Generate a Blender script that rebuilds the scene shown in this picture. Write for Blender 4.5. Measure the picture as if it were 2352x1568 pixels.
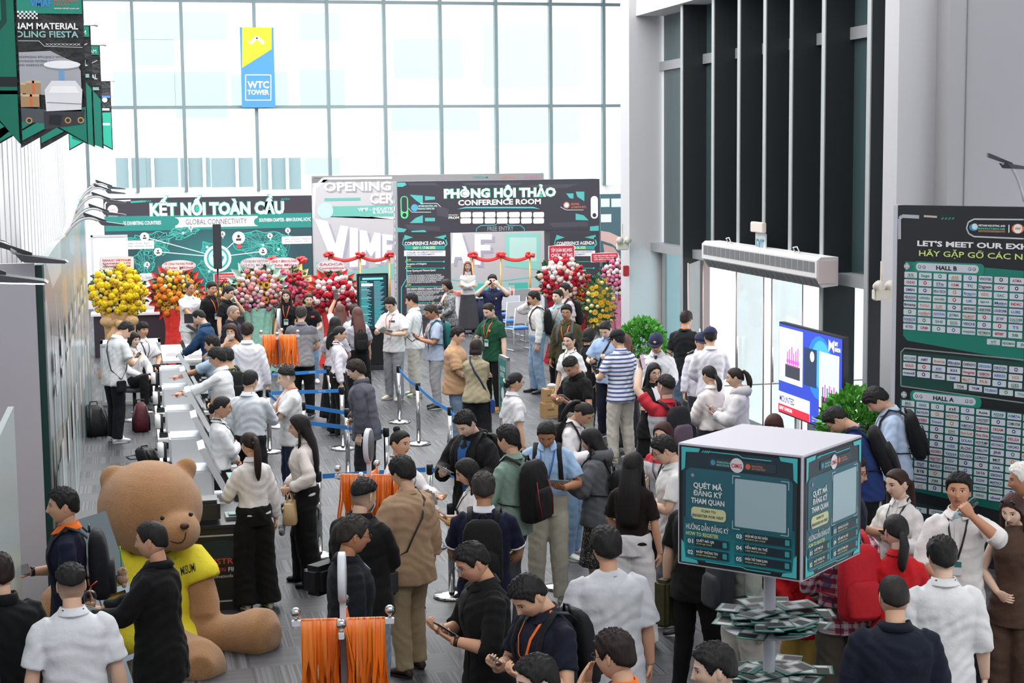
import bpy, bmesh, math, random
import numpy as np
from mathutils import Vector, Matrix, noise
S = bpy.context.scene
for _o in list(bpy.data.objects): bpy.data.objects.remove(_o)
# ------------------------------------------------------------ camera
CF, CH, CP, CR, CY = 3786.9, 4.0777, 0.113468, -0.010356, 0.22492
_fw = Vector((math.sin(CY)*math.cos(CP), math.cos(CY)*math.cos(CP), -math.sin(CP)))
_rt = Vector((math.cos(CY), -math.sin(CY), 0)); _up = _rt.cross(_fw)
_r2 = math.cos(CR)*_rt + math.sin(CR)*_up; _u2 = -math.sin(CR)*_rt + math.cos(CR)*_up
cam_d = bpy.data.cameras.new('camera'); cam = bpy.data.objects.new('camera', cam_d); S.collection.objects.link(cam)
cam_d.sensor_width = 36.0; cam_d.lens = CF*36.0/2352.0; cam_d.clip_end = 300
_m = Matrix((( _r2.x, _u2.x, -_fw.x, 0), (_r2.y, _u2.y, -_fw.y, 0), (_r2.z, _u2.z, -_fw.z, CH), (0, 0, 0, 1)))
cam.matrix_world = _m; S.camera = cam
# ------------------------------------------------------------ light
S.view_settings.view_transform = 'Standard'; S.view_settings.look = 'None'
S.view_settings.exposure = 0.50; S.view_settings.gamma = 1.0; S.view_settings.use_curve_mapping = False
wd = bpy.data.worlds.new('world'); S.world = wd; wd.use_nodes = True
_bg = wd.node_tree.nodes['Background']; _bg.inputs[0].default_value = (0.94, 0.975, 1.0, 1); _bg.inputs[1].default_value = 2.6
def light(name, kind, loc, direction, energy, color=(1, 1, 1), size=(1, 1), angle=None):
    l = bpy.data.lights.new(name, kind); o = bpy.data.objects.new(name, l); S.collection.objects.link(o)
    o.location = loc; o.rotation_euler = Vector(direction).to_track_quat('-Z', 'Y').to_euler(); l.energy = energy; l.color = color
    if kind == 'AREA': l.shape = 'RECTANGLE'; l.size, l.size_y = size
    if angle: l.angle = angle
    return o
light('ceiling_light_front', 'AREA', (3.5, 5, 9.2), (0, .15, -1), 780, (1, .98, .96), (12, 12))
light('ceiling_light_middle', 'AREA', (4, 20, 9.2), (0, 0, -1), 1100, (1, .99, .98), (12, 13))
light('ceiling_light_rear', 'AREA', (5, 36, 9.2), (0, 0, -1), 2300, (1, 1, 1), (12, 15))
light('sun', 'SUN', (0, 0, 12), (-0.55, -0.8, -0.36), 4.0, (1, .99, .98), angle=.7)
S.cycles.max_bounces = 5; S.cycles.diffuse_bounces = 2; S.cycles.glossy_bounces = 2; S.cycles.transmission_bounces = 4
S.cycles.transparent_max_bounces = 12; S.cycles.use_denoising = True; S.cycles.caustics_reflective = False; S.cycles.caustics_refractive = False
S.cycles.use_adaptive_sampling = True; S.cycles.adaptive_threshold = 0.02; S.cycles.sample_clamp_indirect = 4.0
# ------------------------------------------------------------ helpers
rnd = random.Random(7)
def ray(x, y): return _fw + _r2*((x-1176)/CF) - _u2*((y-784)/CF)
def at_z(x, y, z=0.0):
    d = ray(x, y); return Vector((0, 0, CH)) + d*((z-CH)/d.z)
def at_Y(x, y, Y):
    d = ray(x, y); return Vector((0, 0, CH)) + d*(Y/d.y)
def at_X(x, y, X):
    d = ray(x, y); return Vector((0, 0, CH)) + d*(X/d.x)
def lin(c):
    if isinstance(c, str): c = [int(c[i:i+2], 16)/255 for i in (0, 2, 4)]
    return tuple(v/12.92 if v <= .04045 else ((v+.055)/1.055)**2.4 for v in c[:3]) + (1,)
_mats = {}
def mat(color, rough=.6, metal=0, kind=None, **k):
    key = (color, rough, metal, kind, tuple(sorted(k.items())))
    if key in _mats: return _mats[key]
    m = bpy.data.materials.new((kind or 'paint')+'_'+str(color)); m.use_nodes = True
    nt = m.node_tree; b = nt.nodes['Principled BSDF']; col = lin(color)
    b.inputs['Base Color'].default_value = col; b.inputs['Roughness'].default_value = rough; b.inputs['Metallic'].default_value = metal
    if 'emit' in k: b.inputs['Emission Color'].default_value = col; b.inputs['Emission Strength'].default_value = k['emit']
    if 'alpha' in k: b.inputs['Alpha'].default_value = k['alpha']
    if 'spec' in k: b.inputs['Specular IOR Level'].default_value = k['spec']
    if kind:
        tc = nt.nodes.new('ShaderNodeTexCoord'); N = nt.nodes.new; L = nt.links.new
        def nz(scale, detail=2, vec=None, st=None):
            n = N('ShaderNodeTexNoise'); n.inputs['Scale'].default_value = scale; n.inputs['Detail'].default_value = detail
            if st:
                mp = N('ShaderNodeMapping'); mp.inputs['Scale'].default_value = st; L(tc.outputs['Object'], mp.inputs[0]); L(mp.outputs[0], n.inputs[0])
            else: L(tc.outputs['Object'], n.inputs[0])
            return n.outputs[0]
        def bump(h, s, d=.01):
            bp = N('ShaderNodeBump'); bp.inputs['Strength'].default_value = s; bp.inputs['Distance'].default_value = d; L(h, bp.inputs['Height']); L(bp.outputs[0], b.inputs['Normal'])
        def mixc(f, c2, c1=None):
            mx = N('ShaderNodeMix'); mx.data_type = 'RGBA'; L(f, mx.inputs[0]) if not isinstance(f, float) else None
            mx.inputs[6].default_value = c1 or col; mx.inputs[7].default_value = c2; L(mx.outputs[2], b.inputs['Base Color']); return mx
        def math_(op, a, bb=None, c=None):
            n = N('ShaderNodeMath'); n.operation = op
            for i, v in enumerate((a, bb, c)):
                if v is None: continue
                if isinstance(v, (int, float)): n.inputs[i].default_value = v
                else: L(v, n.inputs[i])
            return n.outputs[0]
        def sep(src=None):
            s_ = N('ShaderNodeSeparateXYZ'); L(src or tc.outputs['Object'], s_.inputs[0]); return s_.outputs
        if kind in ('cloth', 'hair') and sum(col[:3]) < .12: col = tuple(v*.55 for v in col[:3])+(1,); b.inputs['Base Color'].default_value = col
        if kind == 'cloth':
            bump(nz(9, 4), k.get('b', .45), .03); f = nz(260, 1); mixc(f, tuple(v*.95 for v in col[:3])+(1,), tuple(min(1, v*1.02) for v in col[:3])+(1,))
            b.inputs['Sheen Weight'].default_value = .04; b.inputs['Specular IOR Level'].default_value = .3
        elif kind == 'hair':
            h = nz(70, 3, st=(1, 1, .12)); bump(h, .6, .01); mixc(h, tuple(v*1.7+.002 for v in col[:3])+(1,)); b.inputs['Specular IOR Level'].default_value = .35
        elif kind == 'plush':
            f = nz(120, 4); bump(f, 1.0, .014); f2 = nz(5, 3); mixc(math_('MULTIPLY_ADD', f, .5, math_('MULTIPLY', f2, .55)), tuple(v*.55 for v in col[:3])+(1,), tuple(min(1, v*1.35) for v in col[:3])+(1,))
            b.inputs['Sheen Weight'].default_value = .5
        elif kind == 'crinkle':
            bump(nz(7, 4), .7, .05)
        elif kind == 'stripe':   # horizontal stripes; c2, period, duty
            z = sep()[2]; fr = math_('FRACT', math_('DIVIDE', z, k['per'])); mixc(math_('LESS_THAN', fr, k.get('duty', .5)), lin(k['c2'])); bump(nz(9, 4), .4, .03)
        elif kind == 'plaid':
            o_ = sep(); f = None; r = None
            s1 = math_('LESS_THAN', math_('FRACT', math_('MULTIPLY', math_('ADD', o_[0], math_('MULTIPLY', o_[1], .7)), 16)), .42)
            s2 = math_('LESS_THAN', math_('FRACT', math_('MULTIPLY', o_[2], 15)), .42)
            w1 = math_('LESS_THAN', math_('FRACT', math_('MULTIPLY_ADD', math_('ADD', o_[0], math_('MULTIPLY', o_[1], .7)), 16, .3)), .1)
            w2 = math_('LESS_THAN', math_('FRACT', math_('MULTIPLY_ADD', o_[2], 15, .3)), .1)
            m1 = mixc(math_('MULTIPLY', math_('ADD', s1, s2), .5), lin(k['c2'])); m2 = N('ShaderNodeMix'); m2.data_type = 'RGBA'
            L(math_('MULTIPLY', math_('MAXIMUM', w1, w2), .8), m2.inputs[0]); L(m1.outputs[2], m2.inputs[6]); m2.inputs[7].default_value = lin(k['c3']); L(m2.outputs[2], b.inputs['Base Color']); bump(nz(9, 4), .4, .03)
        elif kind == 'yoke':     # upper part another colour, object z above zc
            z = sep()[2]; mixc(math_('GREATER_THAN', z, k['zc']), lin(k['c2'])); bump(nz(9, 4), .4, .03)
        elif kind == 'side':     # raglan: |x| beyond xc another colour
            x = math_('ABSOLUTE', sep()[0]); mixc(math_('GREATER_THAN', x, k['xc']), lin(k['c2'])); bump(nz(9, 4), .4, .03)
        elif kind == 'speckle':
            f = math_('GREATER_THAN', nz(k.get('sc', 60), 3), k.get('th', .55)); mixc(f, lin(k['c2'])); bump(nz(9, 4), .4, .03)
        elif kind == 'brushed':
            bump(nz(40, 2, st=(1, 1, .05)), .1, .002)
        elif kind == 'leaf':
            f = nz(14, 3); mixc(f, tuple(v*.45 for v in col[:3])+(1,), tuple(min(1, v*1.5) for v in col[:3])+(1,))
        elif kind == 'wall':
            f = nz(.6, 3); mixc(f, tuple(v*.95 for v in col[:3])+(1,)); bump(nz(30, 3), .03, .01)
        elif kind == 'blobs':    # a printed poster: soft patches of several colours
            v = N('ShaderNodeTexVoronoi'); v.inputs['Scale'].default_value = k.get('sc', 2.0); v.feature = 'F1'
            mp = N('ShaderNodeMapping'); mp.inputs['Scale'].default_value = k.get('st', (1, 1, 1)); L(tc.outputs['Object'], mp.inputs[0]); L(mp.outputs[0], v.inputs[0])
            cr = N('ShaderNodeValToRGB'); s_ = sep(v.outputs['Color']); L(s_[0], cr.inputs[0]); cr.color_ramp.interpolation = k.get('ip', 'LINEAR')
            cs = k['cols'].split(','); cr.color_ramp.elements[0].color = lin(cs[0]); cr.color_ramp.elements[1].color = lin(cs[-1])
            for i, c in enumerate(cs[1:-1]): e = cr.color_ramp.elements.new((i+1)/(len(cs)-1)); e.color = lin(c)
            L(cr.outputs[0], b.inputs['Base Color'])
    _mats[key] = m; return m
def mat_glass(tint='e8f4f2', refl=.12, name='glass'):
    key = ('G', tint, refl)
    if key in _mats: return _mats[key]
    m = bpy.data.materials.new(name); m.use_nodes = True; nt = m.node_tree; nt.nodes.clear()
    o = nt.nodes.new('ShaderNodeOutputMaterial'); mx = nt.nodes.new('ShaderNodeMixShader'); t = nt.nodes.new('ShaderNodeBsdfTransparent'); g = nt.nodes.new('ShaderNodeBsdfGlossy')
    fr = nt.nodes.new('ShaderNodeLayerWeight'); fr.inputs[0].default_value = refl; fr2 = nt.nodes.new('ShaderNodeMath'); fr2.operation = 'MULTIPLY'; fr2.inputs[1].default_value = .35; g.inputs['Roughness'].default_value = .05
    t.inputs[0].default_value = lin(tint); nt.links.new(fr.outputs['Facing'], fr2.inputs[0]); nt.links.new(fr2.outputs[0], mx.inputs[0]); nt.links.new(t.outputs[0], mx.inputs[1]); nt.links.new(g.outputs[0], mx.inputs[2]); nt.links.new(mx.outputs[0], o.inputs[0])
    _mats[key] = m; return m
CHROME = mat('d8d8d8', .12, 1); BLACK = mat('1a1a1c', .5); WHITE = mat('eeeef0', .45)
def link(name, me, parent=None, loc=None):
    o = bpy.data.objects.new(name, me); S.collection.objects.link(o)
    if parent: o.parent = parent
    if loc is not None: o.location = loc
    return o
def tag(o, label=None, cat=None, group=None, kind=None):
    if label: o['label'] = label
    if cat: o['category'] = cat
    if group: o['group'] = group
    if kind: o['kind'] = kind
    return o
def empty(name, loc, rz, label, cat, group=None):
    o = link(name, None); o.location = loc; o.rotation_euler = (0, 0, rz); o.empty_display_size = .1; return tag(o, label, cat, group)
def copy_tree(o, parent=None):
    c = o.copy(); S.collection.objects.link(c)
    if parent: c.parent = parent
    for ch in list(o.children): copy_tree(ch, c)
    return c
class MB:
    """collects verts/faces with material slots, built as one mesh object"""
    def __init__(s): s.v = []; s.f = []; s.m = []; s.mats = []; s.cur = 0; s.n = 0; s.sm = []; s.smooth = False
    def use(s, m):
        if m not in s.mats: s.mats.append(m)
        s.cur = s.mats.index(m); return s
    def add(s, vs, fs, smooth=None):
        vs = np.asarray(vs, float).reshape(-1, 3); s.v.append(vs); b = s.n
        for f in fs: s.f.append(tuple(i+b for i in f)); s.m.append(s.cur); s.sm.append(s.smooth if smooth is None else smooth)
        s.n += len(vs); return s
    def box(s, x0, y0, z0, x1, y1, z1, M=None, bev=0):
        vs = [(x, y, z) for x in (x0, x1) for y in (y0, y1) for z in (z0, z1)]
        if bev:
            bm = bmesh.new(); bmesh.ops.create_cube(bm, size=1)
            for v in bm.verts: v.co = ((x0+x1)/2+v.co.x*(x1-x0), (y0+y1)/2+v.co.y*(y1-y0), (z0+z1)/2+v.co.z*(z1-z0))
            bmesh.ops.bevel(bm, geom=bm.edges[:], offset=bev, segments=2, affect='EDGES')
            vs = [tuple(v.co) for v in bm.verts]; fs = [tuple(v.index for v in f.verts) for f in bm.faces]; bm.free()
        else: fs = [(0, 1, 3, 2), (4, 6, 7, 5), (0, 4, 5, 1), (2, 3, 7, 6), (0, 2, 6, 4), (1, 5, 7, 3)]
        if M is not None: vs = [tuple(M @ Vector(v)) for v in vs]
        return s.add(vs, fs, False)
    def rings(s, R, cap=True, close=True, smooth=True):
        R = [np.asarray(r, float) for r in R]; n = len(R[0]); vs = np.concatenate(R); fs = []
        for i in range(len(R)-1):
            for j in range(n if close else n-1):
                k = (j+1) % n; fs.append((i*n+j, i*n+k, (i+1)*n+k, (i+1)*n+j))
        if cap: fs += [tuple(range(n))[::-1], tuple(range((len(R)-1)*n, len(R)*n))]
        return s.add(vs, fs, smooth)
    def tube(s, pts, rad, n=10, cap=True, smooth=True, flat=1.0, ref=None):
        pts = [Vector(p) for p in pts]; rad = [rad]*len(pts) if isinstance(rad, (int, float)) else rad
        R = []; prev = None
        for i, p in enumerate(pts):
            d = (pts[min(i+1, len(pts)-1)]-pts[max(i-1, 0)])
            if d.length < 1e-9: d = Vector((0, 0, 1))
            d.normalize()
            if prev is None:
                a = Vector(ref) if ref else (Vector((1, 0, 0)) if abs(d.x) < .8 else Vector((0, 1, 0)))
            else: a = prev
            a = (a-d*a.dot(d)).normalized(); prev = a; b_ = d.cross(a)
            R.append([tuple(p+a*(rad[i]*math.cos(t))+b_*(rad[i]*flat*math.sin(t))) for t in [2*math.pi*j/n for j in range(n)]])
        return s.rings(R, cap, True, smooth)
    def lathe(s, prof, n=20, c=(0, 0, 0), smooth=True, M=None):
        R = [[(c[0]+r*math.cos(t), c[1]+r*math.sin(t), c[2]+z) for t in [2*math.pi*j/n for j in range(n)]] for r, z in prof]
        if M is not None: R = [[tuple(M @ Vector(v)) for v in r] for r in R]
        return s.rings(R, True, True, smooth)
    def ball(s, c, r, n=12, sc=(1, 1, 1)):
        R = []
        for i in range(1, n):
            a = math.pi*i/n; R.append([(c[0]+r*sc[0]*math.sin(a)*math.cos(t), c[1]+r*sc[1]*math.sin(a)*math.sin(t), c[2]-r*sc[2]*math.cos(a)) for t in [math.pi*j/n for j in range(2*n)]])
        return s.rings(R)
    def quad(s, a, b, c, d): return s.add([a, b, c, d], [(0, 1, 2, 3)], False)
    def prism(s, pts, d):
        """extrude polygon pts (3-D) by vector d"""
        n = len(pts); pts = [Vector(p) for p in pts]; d = Vector(d); vs = pts+[p+d for p in pts]
        fs = [tuple(range(n))[::-1], tuple(range(n, 2*n))]+[(i, (i+1) % n, n+(i+1) % n, n+i) for i in range(n)]
        return s.add([tuple(v) for v in vs], fs, False)
    def mesh(s, name):
        me = bpy.data.meshes.new(name); V = np.concatenate(s.v) if s.v else np.zeros((0, 3))
        me.from_pydata(V.tolist(), [], s.f); me.polygons.foreach_set('material_index', s.m); me.polygons.foreach_set('use_smooth', s.sm)
        for m in s.mats: me.materials.append(m)
        me.update(); return me
    def build(s, name, m=None, parent=None, fix=False):
        if m: s.mats = [m] if not s.mats else s.mats
        me = s.mesh(name)
        if fix:
            bm = bmesh.new(); bm.from_mesh(me); bmesh.ops.recalc_face_normals(bm, faces=bm.faces); bm.to_mesh(me); bm.free()
        return link(name, me, parent)
# text: all strings are made at the end in one pass
_texts = []
class Sign:
    """flat printed surface: origin o, unit vectors u (to the right as read) and v (up); n = towards the reader"""
    def __init__(s, o, u, v, parent, name='printed_graphic'):
        s.o = Vector(o); s.u = Vector(u).normalized(); s.v = Vector(v).normalized(); s.n = s.u.cross(s.v); s.mb = MB(); s.parent = parent; s.name = name; s.lay = 0; s.tx = []
    def P(s, a, b, l=None): return s.o+s.u*a+s.v*b+s.n*(.004+.0015*(s.lay if l is None else l))
    def px(s, x, y):
        d = ray(x, y); c = Vector((0, 0, CH)); t = (s.o-c).dot(s.n)/d.dot(s.n); q = c+d*t-s.o; return q.dot(s.u), q.dot(s.v)
    def poly(s, pts, col, l=0, **k):
        s.mb.use(mat(col, k.pop('rough', .5), **k)); s.mb.add([tuple(s.P(a, b, l)) for a, b in pts], [tuple(range(len(pts)))], False)
    def rect(s, a0, b0, a1, b1, col, l=0, **k): s.poly([(a0, b0), (a1, b0), (a1, b1), (a0, b1)], col, l, **k)
    def ppoly(s, pts, col, l=0, **k): s.poly([s.px(*p) for p in pts], col, l, **k)
    def prect(s, x0, y0, x1, y1, col, l=0, **k):
        a0, b1 = s.px(x0, y0); a1, b0 = s.px(x1, y1); s.rect(a0, b0, a1, b1, col, l, **k)
    def disc(s, a, b, r, col, l=0, n=20, ry=None, **k): s.poly([(a+r*math.cos(2*math.pi*i/n), b+(ry or r)*math.sin(2*math.pi*i/n)) for i in range(n)], col, l, **k)
    def line(s, pts, w, col, l=0, **k):
        for (a, b), (c, d) in zip(pts[:-1], pts[1:]):
            L_ = math.hypot(c-a, d-b) or 1; nx, ny = -(d-b)/L_*w/2, (c-a)/L_*w/2; s.poly([(a-nx, b-ny), (c-nx, d-ny), (c+nx, d+ny), (a+nx, b+ny)], col, l, **k)
    def rrect(s, a0, b0, a1, b1, r, col, l=0, **k):
        p = []
        for cx, cy, t0 in ((a1-r, b1-r, 0), (a0+r, b1-r, 90), (a0+r, b0+r, 180), (a1-r, b0+r, 270)):
            p += [(cx+r*math.cos(math.radians(t0+i*22.5)), cy+r*math.sin(math.radians(t0+i*22.5))) for i in range(5)]
        s.poly(p, col, l, **k)
    def text(s, t, a0, b0, a1, b1, col, l=3, bold=.0, **k):
        """string filling the box a0..a1 x b0..b1 (cap height = b1-b0)"""
        s.tx.append((t, a0, b0, a1, b1, mat(col, .5, **k), l, bold))
    def ptext(s, t, x0, y0, x1, y1, col, l=3, **k):
        a0, b1 = s.px(x0, y0); a1, b0 = s.px(x1, y1); s.text(t, a0, b0, a1, b1, col, l, **k)
    def done(s): _texts.append(s); return s
_font_cache = {}
def make_texts():
    need = []
    for s in _texts:
        for t in s.tx:
            if (t[0], t[7]) not in _font_cache: _font_cache[(t[0], t[7])] = None; need.append((t[0], t[7]))
    tmp = []
    for t, bold in need:
        c = bpy.data.curves.new('t', 'FONT'); c.body = t; c.size = 1; c.resolution_u = 2; c.offset = bold; c.fill_mode = 'FRONT'
        o = bpy.data.objects.new('t', c); S.collection.objects.link(o); tmp.append((t, bold, o))
    dg = bpy.context.evaluated_depsgraph_get()
    for t, bold, o in tmp:
        me = o.evaluated_get(dg).to_mesh(); n = len(me.vertices); v = np.zeros(n*3); me.vertices.foreach_get('co', v); v = v.reshape(-1, 3)
        _font_cache[(t, bold)] = (v[:, :2].copy(), [tuple(p.vertices) for p in me.polygons])
        o.evaluated_get(dg).to_mesh_clear()
    for t, bold, o in tmp: c = o.data; bpy.data.objects.remove(o); bpy.data.curves.remove(c)
    for s in _texts:
        for t, a0, b0, a1, b1, m, l, bold in s.tx:
            v, f = _font_cache[(t, bold)]
            if not len(v): continue
            lo = v.min(0); hi = v.max(0); sx = (a1-a0)/max(hi[0]-lo[0], 1e-6); sy = (b1-b0)/.73
            if t.lower() == t and '\n' not in t and not any(ch in t for ch in 'bdfhklt0123456789'): sy = (b1-b0)/max(hi[1]-lo[1], .01); y0 = lo[1]
            elif '\n' in t: sy = (b1-b0)/(hi[1]-lo[1]); y0 = lo[1]
            else: y0 = 0
            s.mb.use(m); w = s.o+s.n*(.004+.0015*l); u = np.array(s.u); vv = np.array(s.v)
            s.mb.add(np.array(w)+np.outer(a0+(v[:, 0]-lo[0])*sx, u)+np.outer(b0+(v[:, 1]-y0)*sy, vv), f, False)
        if s.mb.n:
            o = s.mb.build(s.name); 
            if s.parent: o.parent = s.parent; o.matrix_parent_inverse = s.parent.matrix_basis.inverted()
# ------------------------------------------------------------ people
def sstep(x, a=0., b=1.):
    t = np.clip((np.asarray(x, float)-a)/(b-a), 0, 1); return t*t*(3-2*t)
def gs(x, w): return np.exp(-(x/w)**2)
def head_grid(nlat=58, nlon=80):
    t = np.linspace(-np.pi, np.pi, nlon, endpoint=False); ph = t-.45*np.sin(t); th = np.linspace(0.03, np.pi-.03, nlat)
    T, Pp = np.meshgrid(th, ph, indexing='ij'); d = np.stack([np.sin(T)*np.sin(Pp), np.sin(T)*np.cos(Pp), np.cos(T)], -1)
    fs = [(i*nlon+j, (i+1)*nlon+j, (i+1)*nlon+(j+1) % nlon, i*nlon+(j+1) % nlon) for i in range(nlat-1) for j in range(nlon)]
    fs += [tuple(range(nlon)), tuple(range((nlat-1)*nlon, nlat*nlon))[::-1]]
    return d.reshape(-1, 3), np.abs(Pp).reshape(-1), T.reshape(-1), fs
def head_base(d, fem=0):
    p = np.empty_like(d); e = np.sign(d)*np.abs(d)**.92
    p[:, 0] = e[:, 0]*(.075-.003*fem); p[:, 1] = np.where(d[:, 1] > 0, e[:, 1]*.090, e[:, 1]*.100); p[:, 2] = np.where(d[:, 2] > 0, e[:, 2]*.108, e[:, 2]*.118)
    t = np.clip(-p[:, 2]/.118, 0, 1); p[:, 0] *= 1-(.26+.06*fem)*t**1.7
    p[:, 1] = np.where(p[:, 1] < 0, p[:, 1]*(1-.62*sstep(t, .25, 1.0)), p[:, 1]*(1-.04*t))
    return p
def head_mesh(fem):
    d, ph, th, fs = head_grid(); p = head_base(d, fem); x, y, z = p.T.copy(); f = sstep(y, .02, .06); ax = np.abs(x)
    dy = .021*gs(x, .011)*gs(z+.030, .013)+.014*gs(x, .008)*gs(z+.008, .024)-.004*gs(ax-.012, .006)*gs(z+.042, .006)
    dy += -.011*gs(ax-.031, .017)*gs(z-.006, .013)+.0055*gs(ax-.031, .011)*gs(z-.006, .007)+.004*gs(ax-.03, .024)*gs(z-.027, .008)
    dy += .0075*gs(x, .02)*gs(z+.060, .011)-.004*gs(x, .022)*gs(z+.0605, .0022)-.004*gs(x, .02)*gs(z+.078, .007)+.008*gs(x, .02)*gs(z+.098, .014)
    dy += .004*gs(ax-.042, .02)*gs(z+.022, .02)
    hp = p.copy(); p[:, 1] += dy*f; x2 = .004*gs(z+.02, .03)*np.sign(x)*sstep(ax, .03, .06)*f; p[:, 0] += x2
    m = MB(); m.add(p, fs, True)
    for s in (-1, 1):
        R = []
        for i in range(9):
            a = np.pi*(i+.5)/9; R.append([(s*(.074+.006*np.cos(tt)*np.sin(a)+.006*np.sin(tt)*np.sin(a)*(-1)), -.012+.019*np.sin(a)*np.sin(tt)*(1.15 if i > 4 else .85), -.002-.033*np.cos(a)) for tt in np.linspace(0, 2*np.pi, 10, endpoint=False)])
        m.rings(R)
    w = .052 if not fem else .044
    m.tube([(0, -.018, -.04), (0, -.024, -.085), (0, -.030, -.135), (0, -.032, -.175), (0, -.034, -.20)], [w*.98, w*.98, w, w*1.05, w*.9], 20)
    V = np.concatenate(m.v); H = V.copy(); H[:len(hp)] = hp; H[len(hp):, 1] = -1
    return V, m.f, H
HEADS = [head_mesh(0), head_mesh(1)]
def hand_mesh(curls, thumb=(.55, .75, .35), tcurl=20):
    """right hand, wrist at origin: x = finger direction, y = thumb side, z = palm normal"""
    m = MB(); R = []
    for u, w, t in ((-.015, .024, .021), (0, .026, .019), (.03, .036, .017), (.06, .042, .015), (.085, .042, .013), (.097, .036, .008)):
        R.append([(u, w*math.cos(a), t*math.sin(a)) for a in [2*math.pi*i/14 for i in range(14)]])
    m.rings(R)
    for (v, L_), cu in zip(((.031, .070), (.0105, .079), (-.0105, .073), (-.031, .058)), curls):
        p = Vector((.086, v, 0)); a = 0; pts = [p.copy()]
        for seg, fr in zip(cu, (.42, .31, .27)):
            a += math.radians(seg); p = p+Vector((math.cos(a), v*.6*math.cos(a), math.sin(a)))*L_*fr; pts.append(p.copy())
        e = pts[-1]+(pts[-1]-pts[-2])*.1; m.tube(pts+[e], [.0098, .0088, .0080, .0066, .003], 8)
    p = Vector((.018, .022, .004)); d = Vector(thumb).normalized(); q = p+d*.042; d2 = (d+Vector((.5, -.15, math.sin(math.radians(tcurl))))).normalized(); r = q+d2*.030
    m.tube([p-d*.01, p, q, r, r+d2*.005], [.013, .0135, .0105, .0085, .003], 8)
    return m
HANDC = {'relax': [(18, 24, 18), (20, 28, 20), (24, 30, 22), (28, 32, 24)], 'hold': [(30, 45, 30), (32, 48, 32), (34, 50, 34), (36, 52, 36)],
         'open': [(4, 6, 6), (3, 6, 6), (5, 7, 6), (9, 8, 6)], 'grip': [(62, 75, 40), (64, 78, 42), (66, 80, 42), (68, 80, 42)], 'point': [(6, 5, 4), (55, 80, 40), (62, 82, 42), (66, 84, 44)]}
HANDS = {}
_tmp = []
for _k, _c in HANDC.items():
    _o = hand_mesh(_c, (.45, .55, .65) if _k in ('hold', 'grip') else (.55, .75, .35)).build('h'); _r = _o.modifiers.new('r', 'REMESH'); _r.mode = 'VOXEL'; _r.voxel_size = .0042
    _s = _o.modifiers.new('s', 'SMOOTH'); _s.iterations = 2; _s.factor = .4; _tmp.append((_k, _o))
def me_arrays(me):
    v = np.zeros(len(me.vertices)*3); me.vertices.foreach_get('co', v); return v.reshape(-1, 3), [tuple(p.vertices) for p in me.polygons]
_dg = bpy.context.evaluated_depsgraph_get()
for _k, _o in _tmp: HANDS[_k] = me_arrays(_o.evaluated_get(_dg).to_mesh())
for _k, _o in _tmp: bpy.data.objects.remove(_o)
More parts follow.
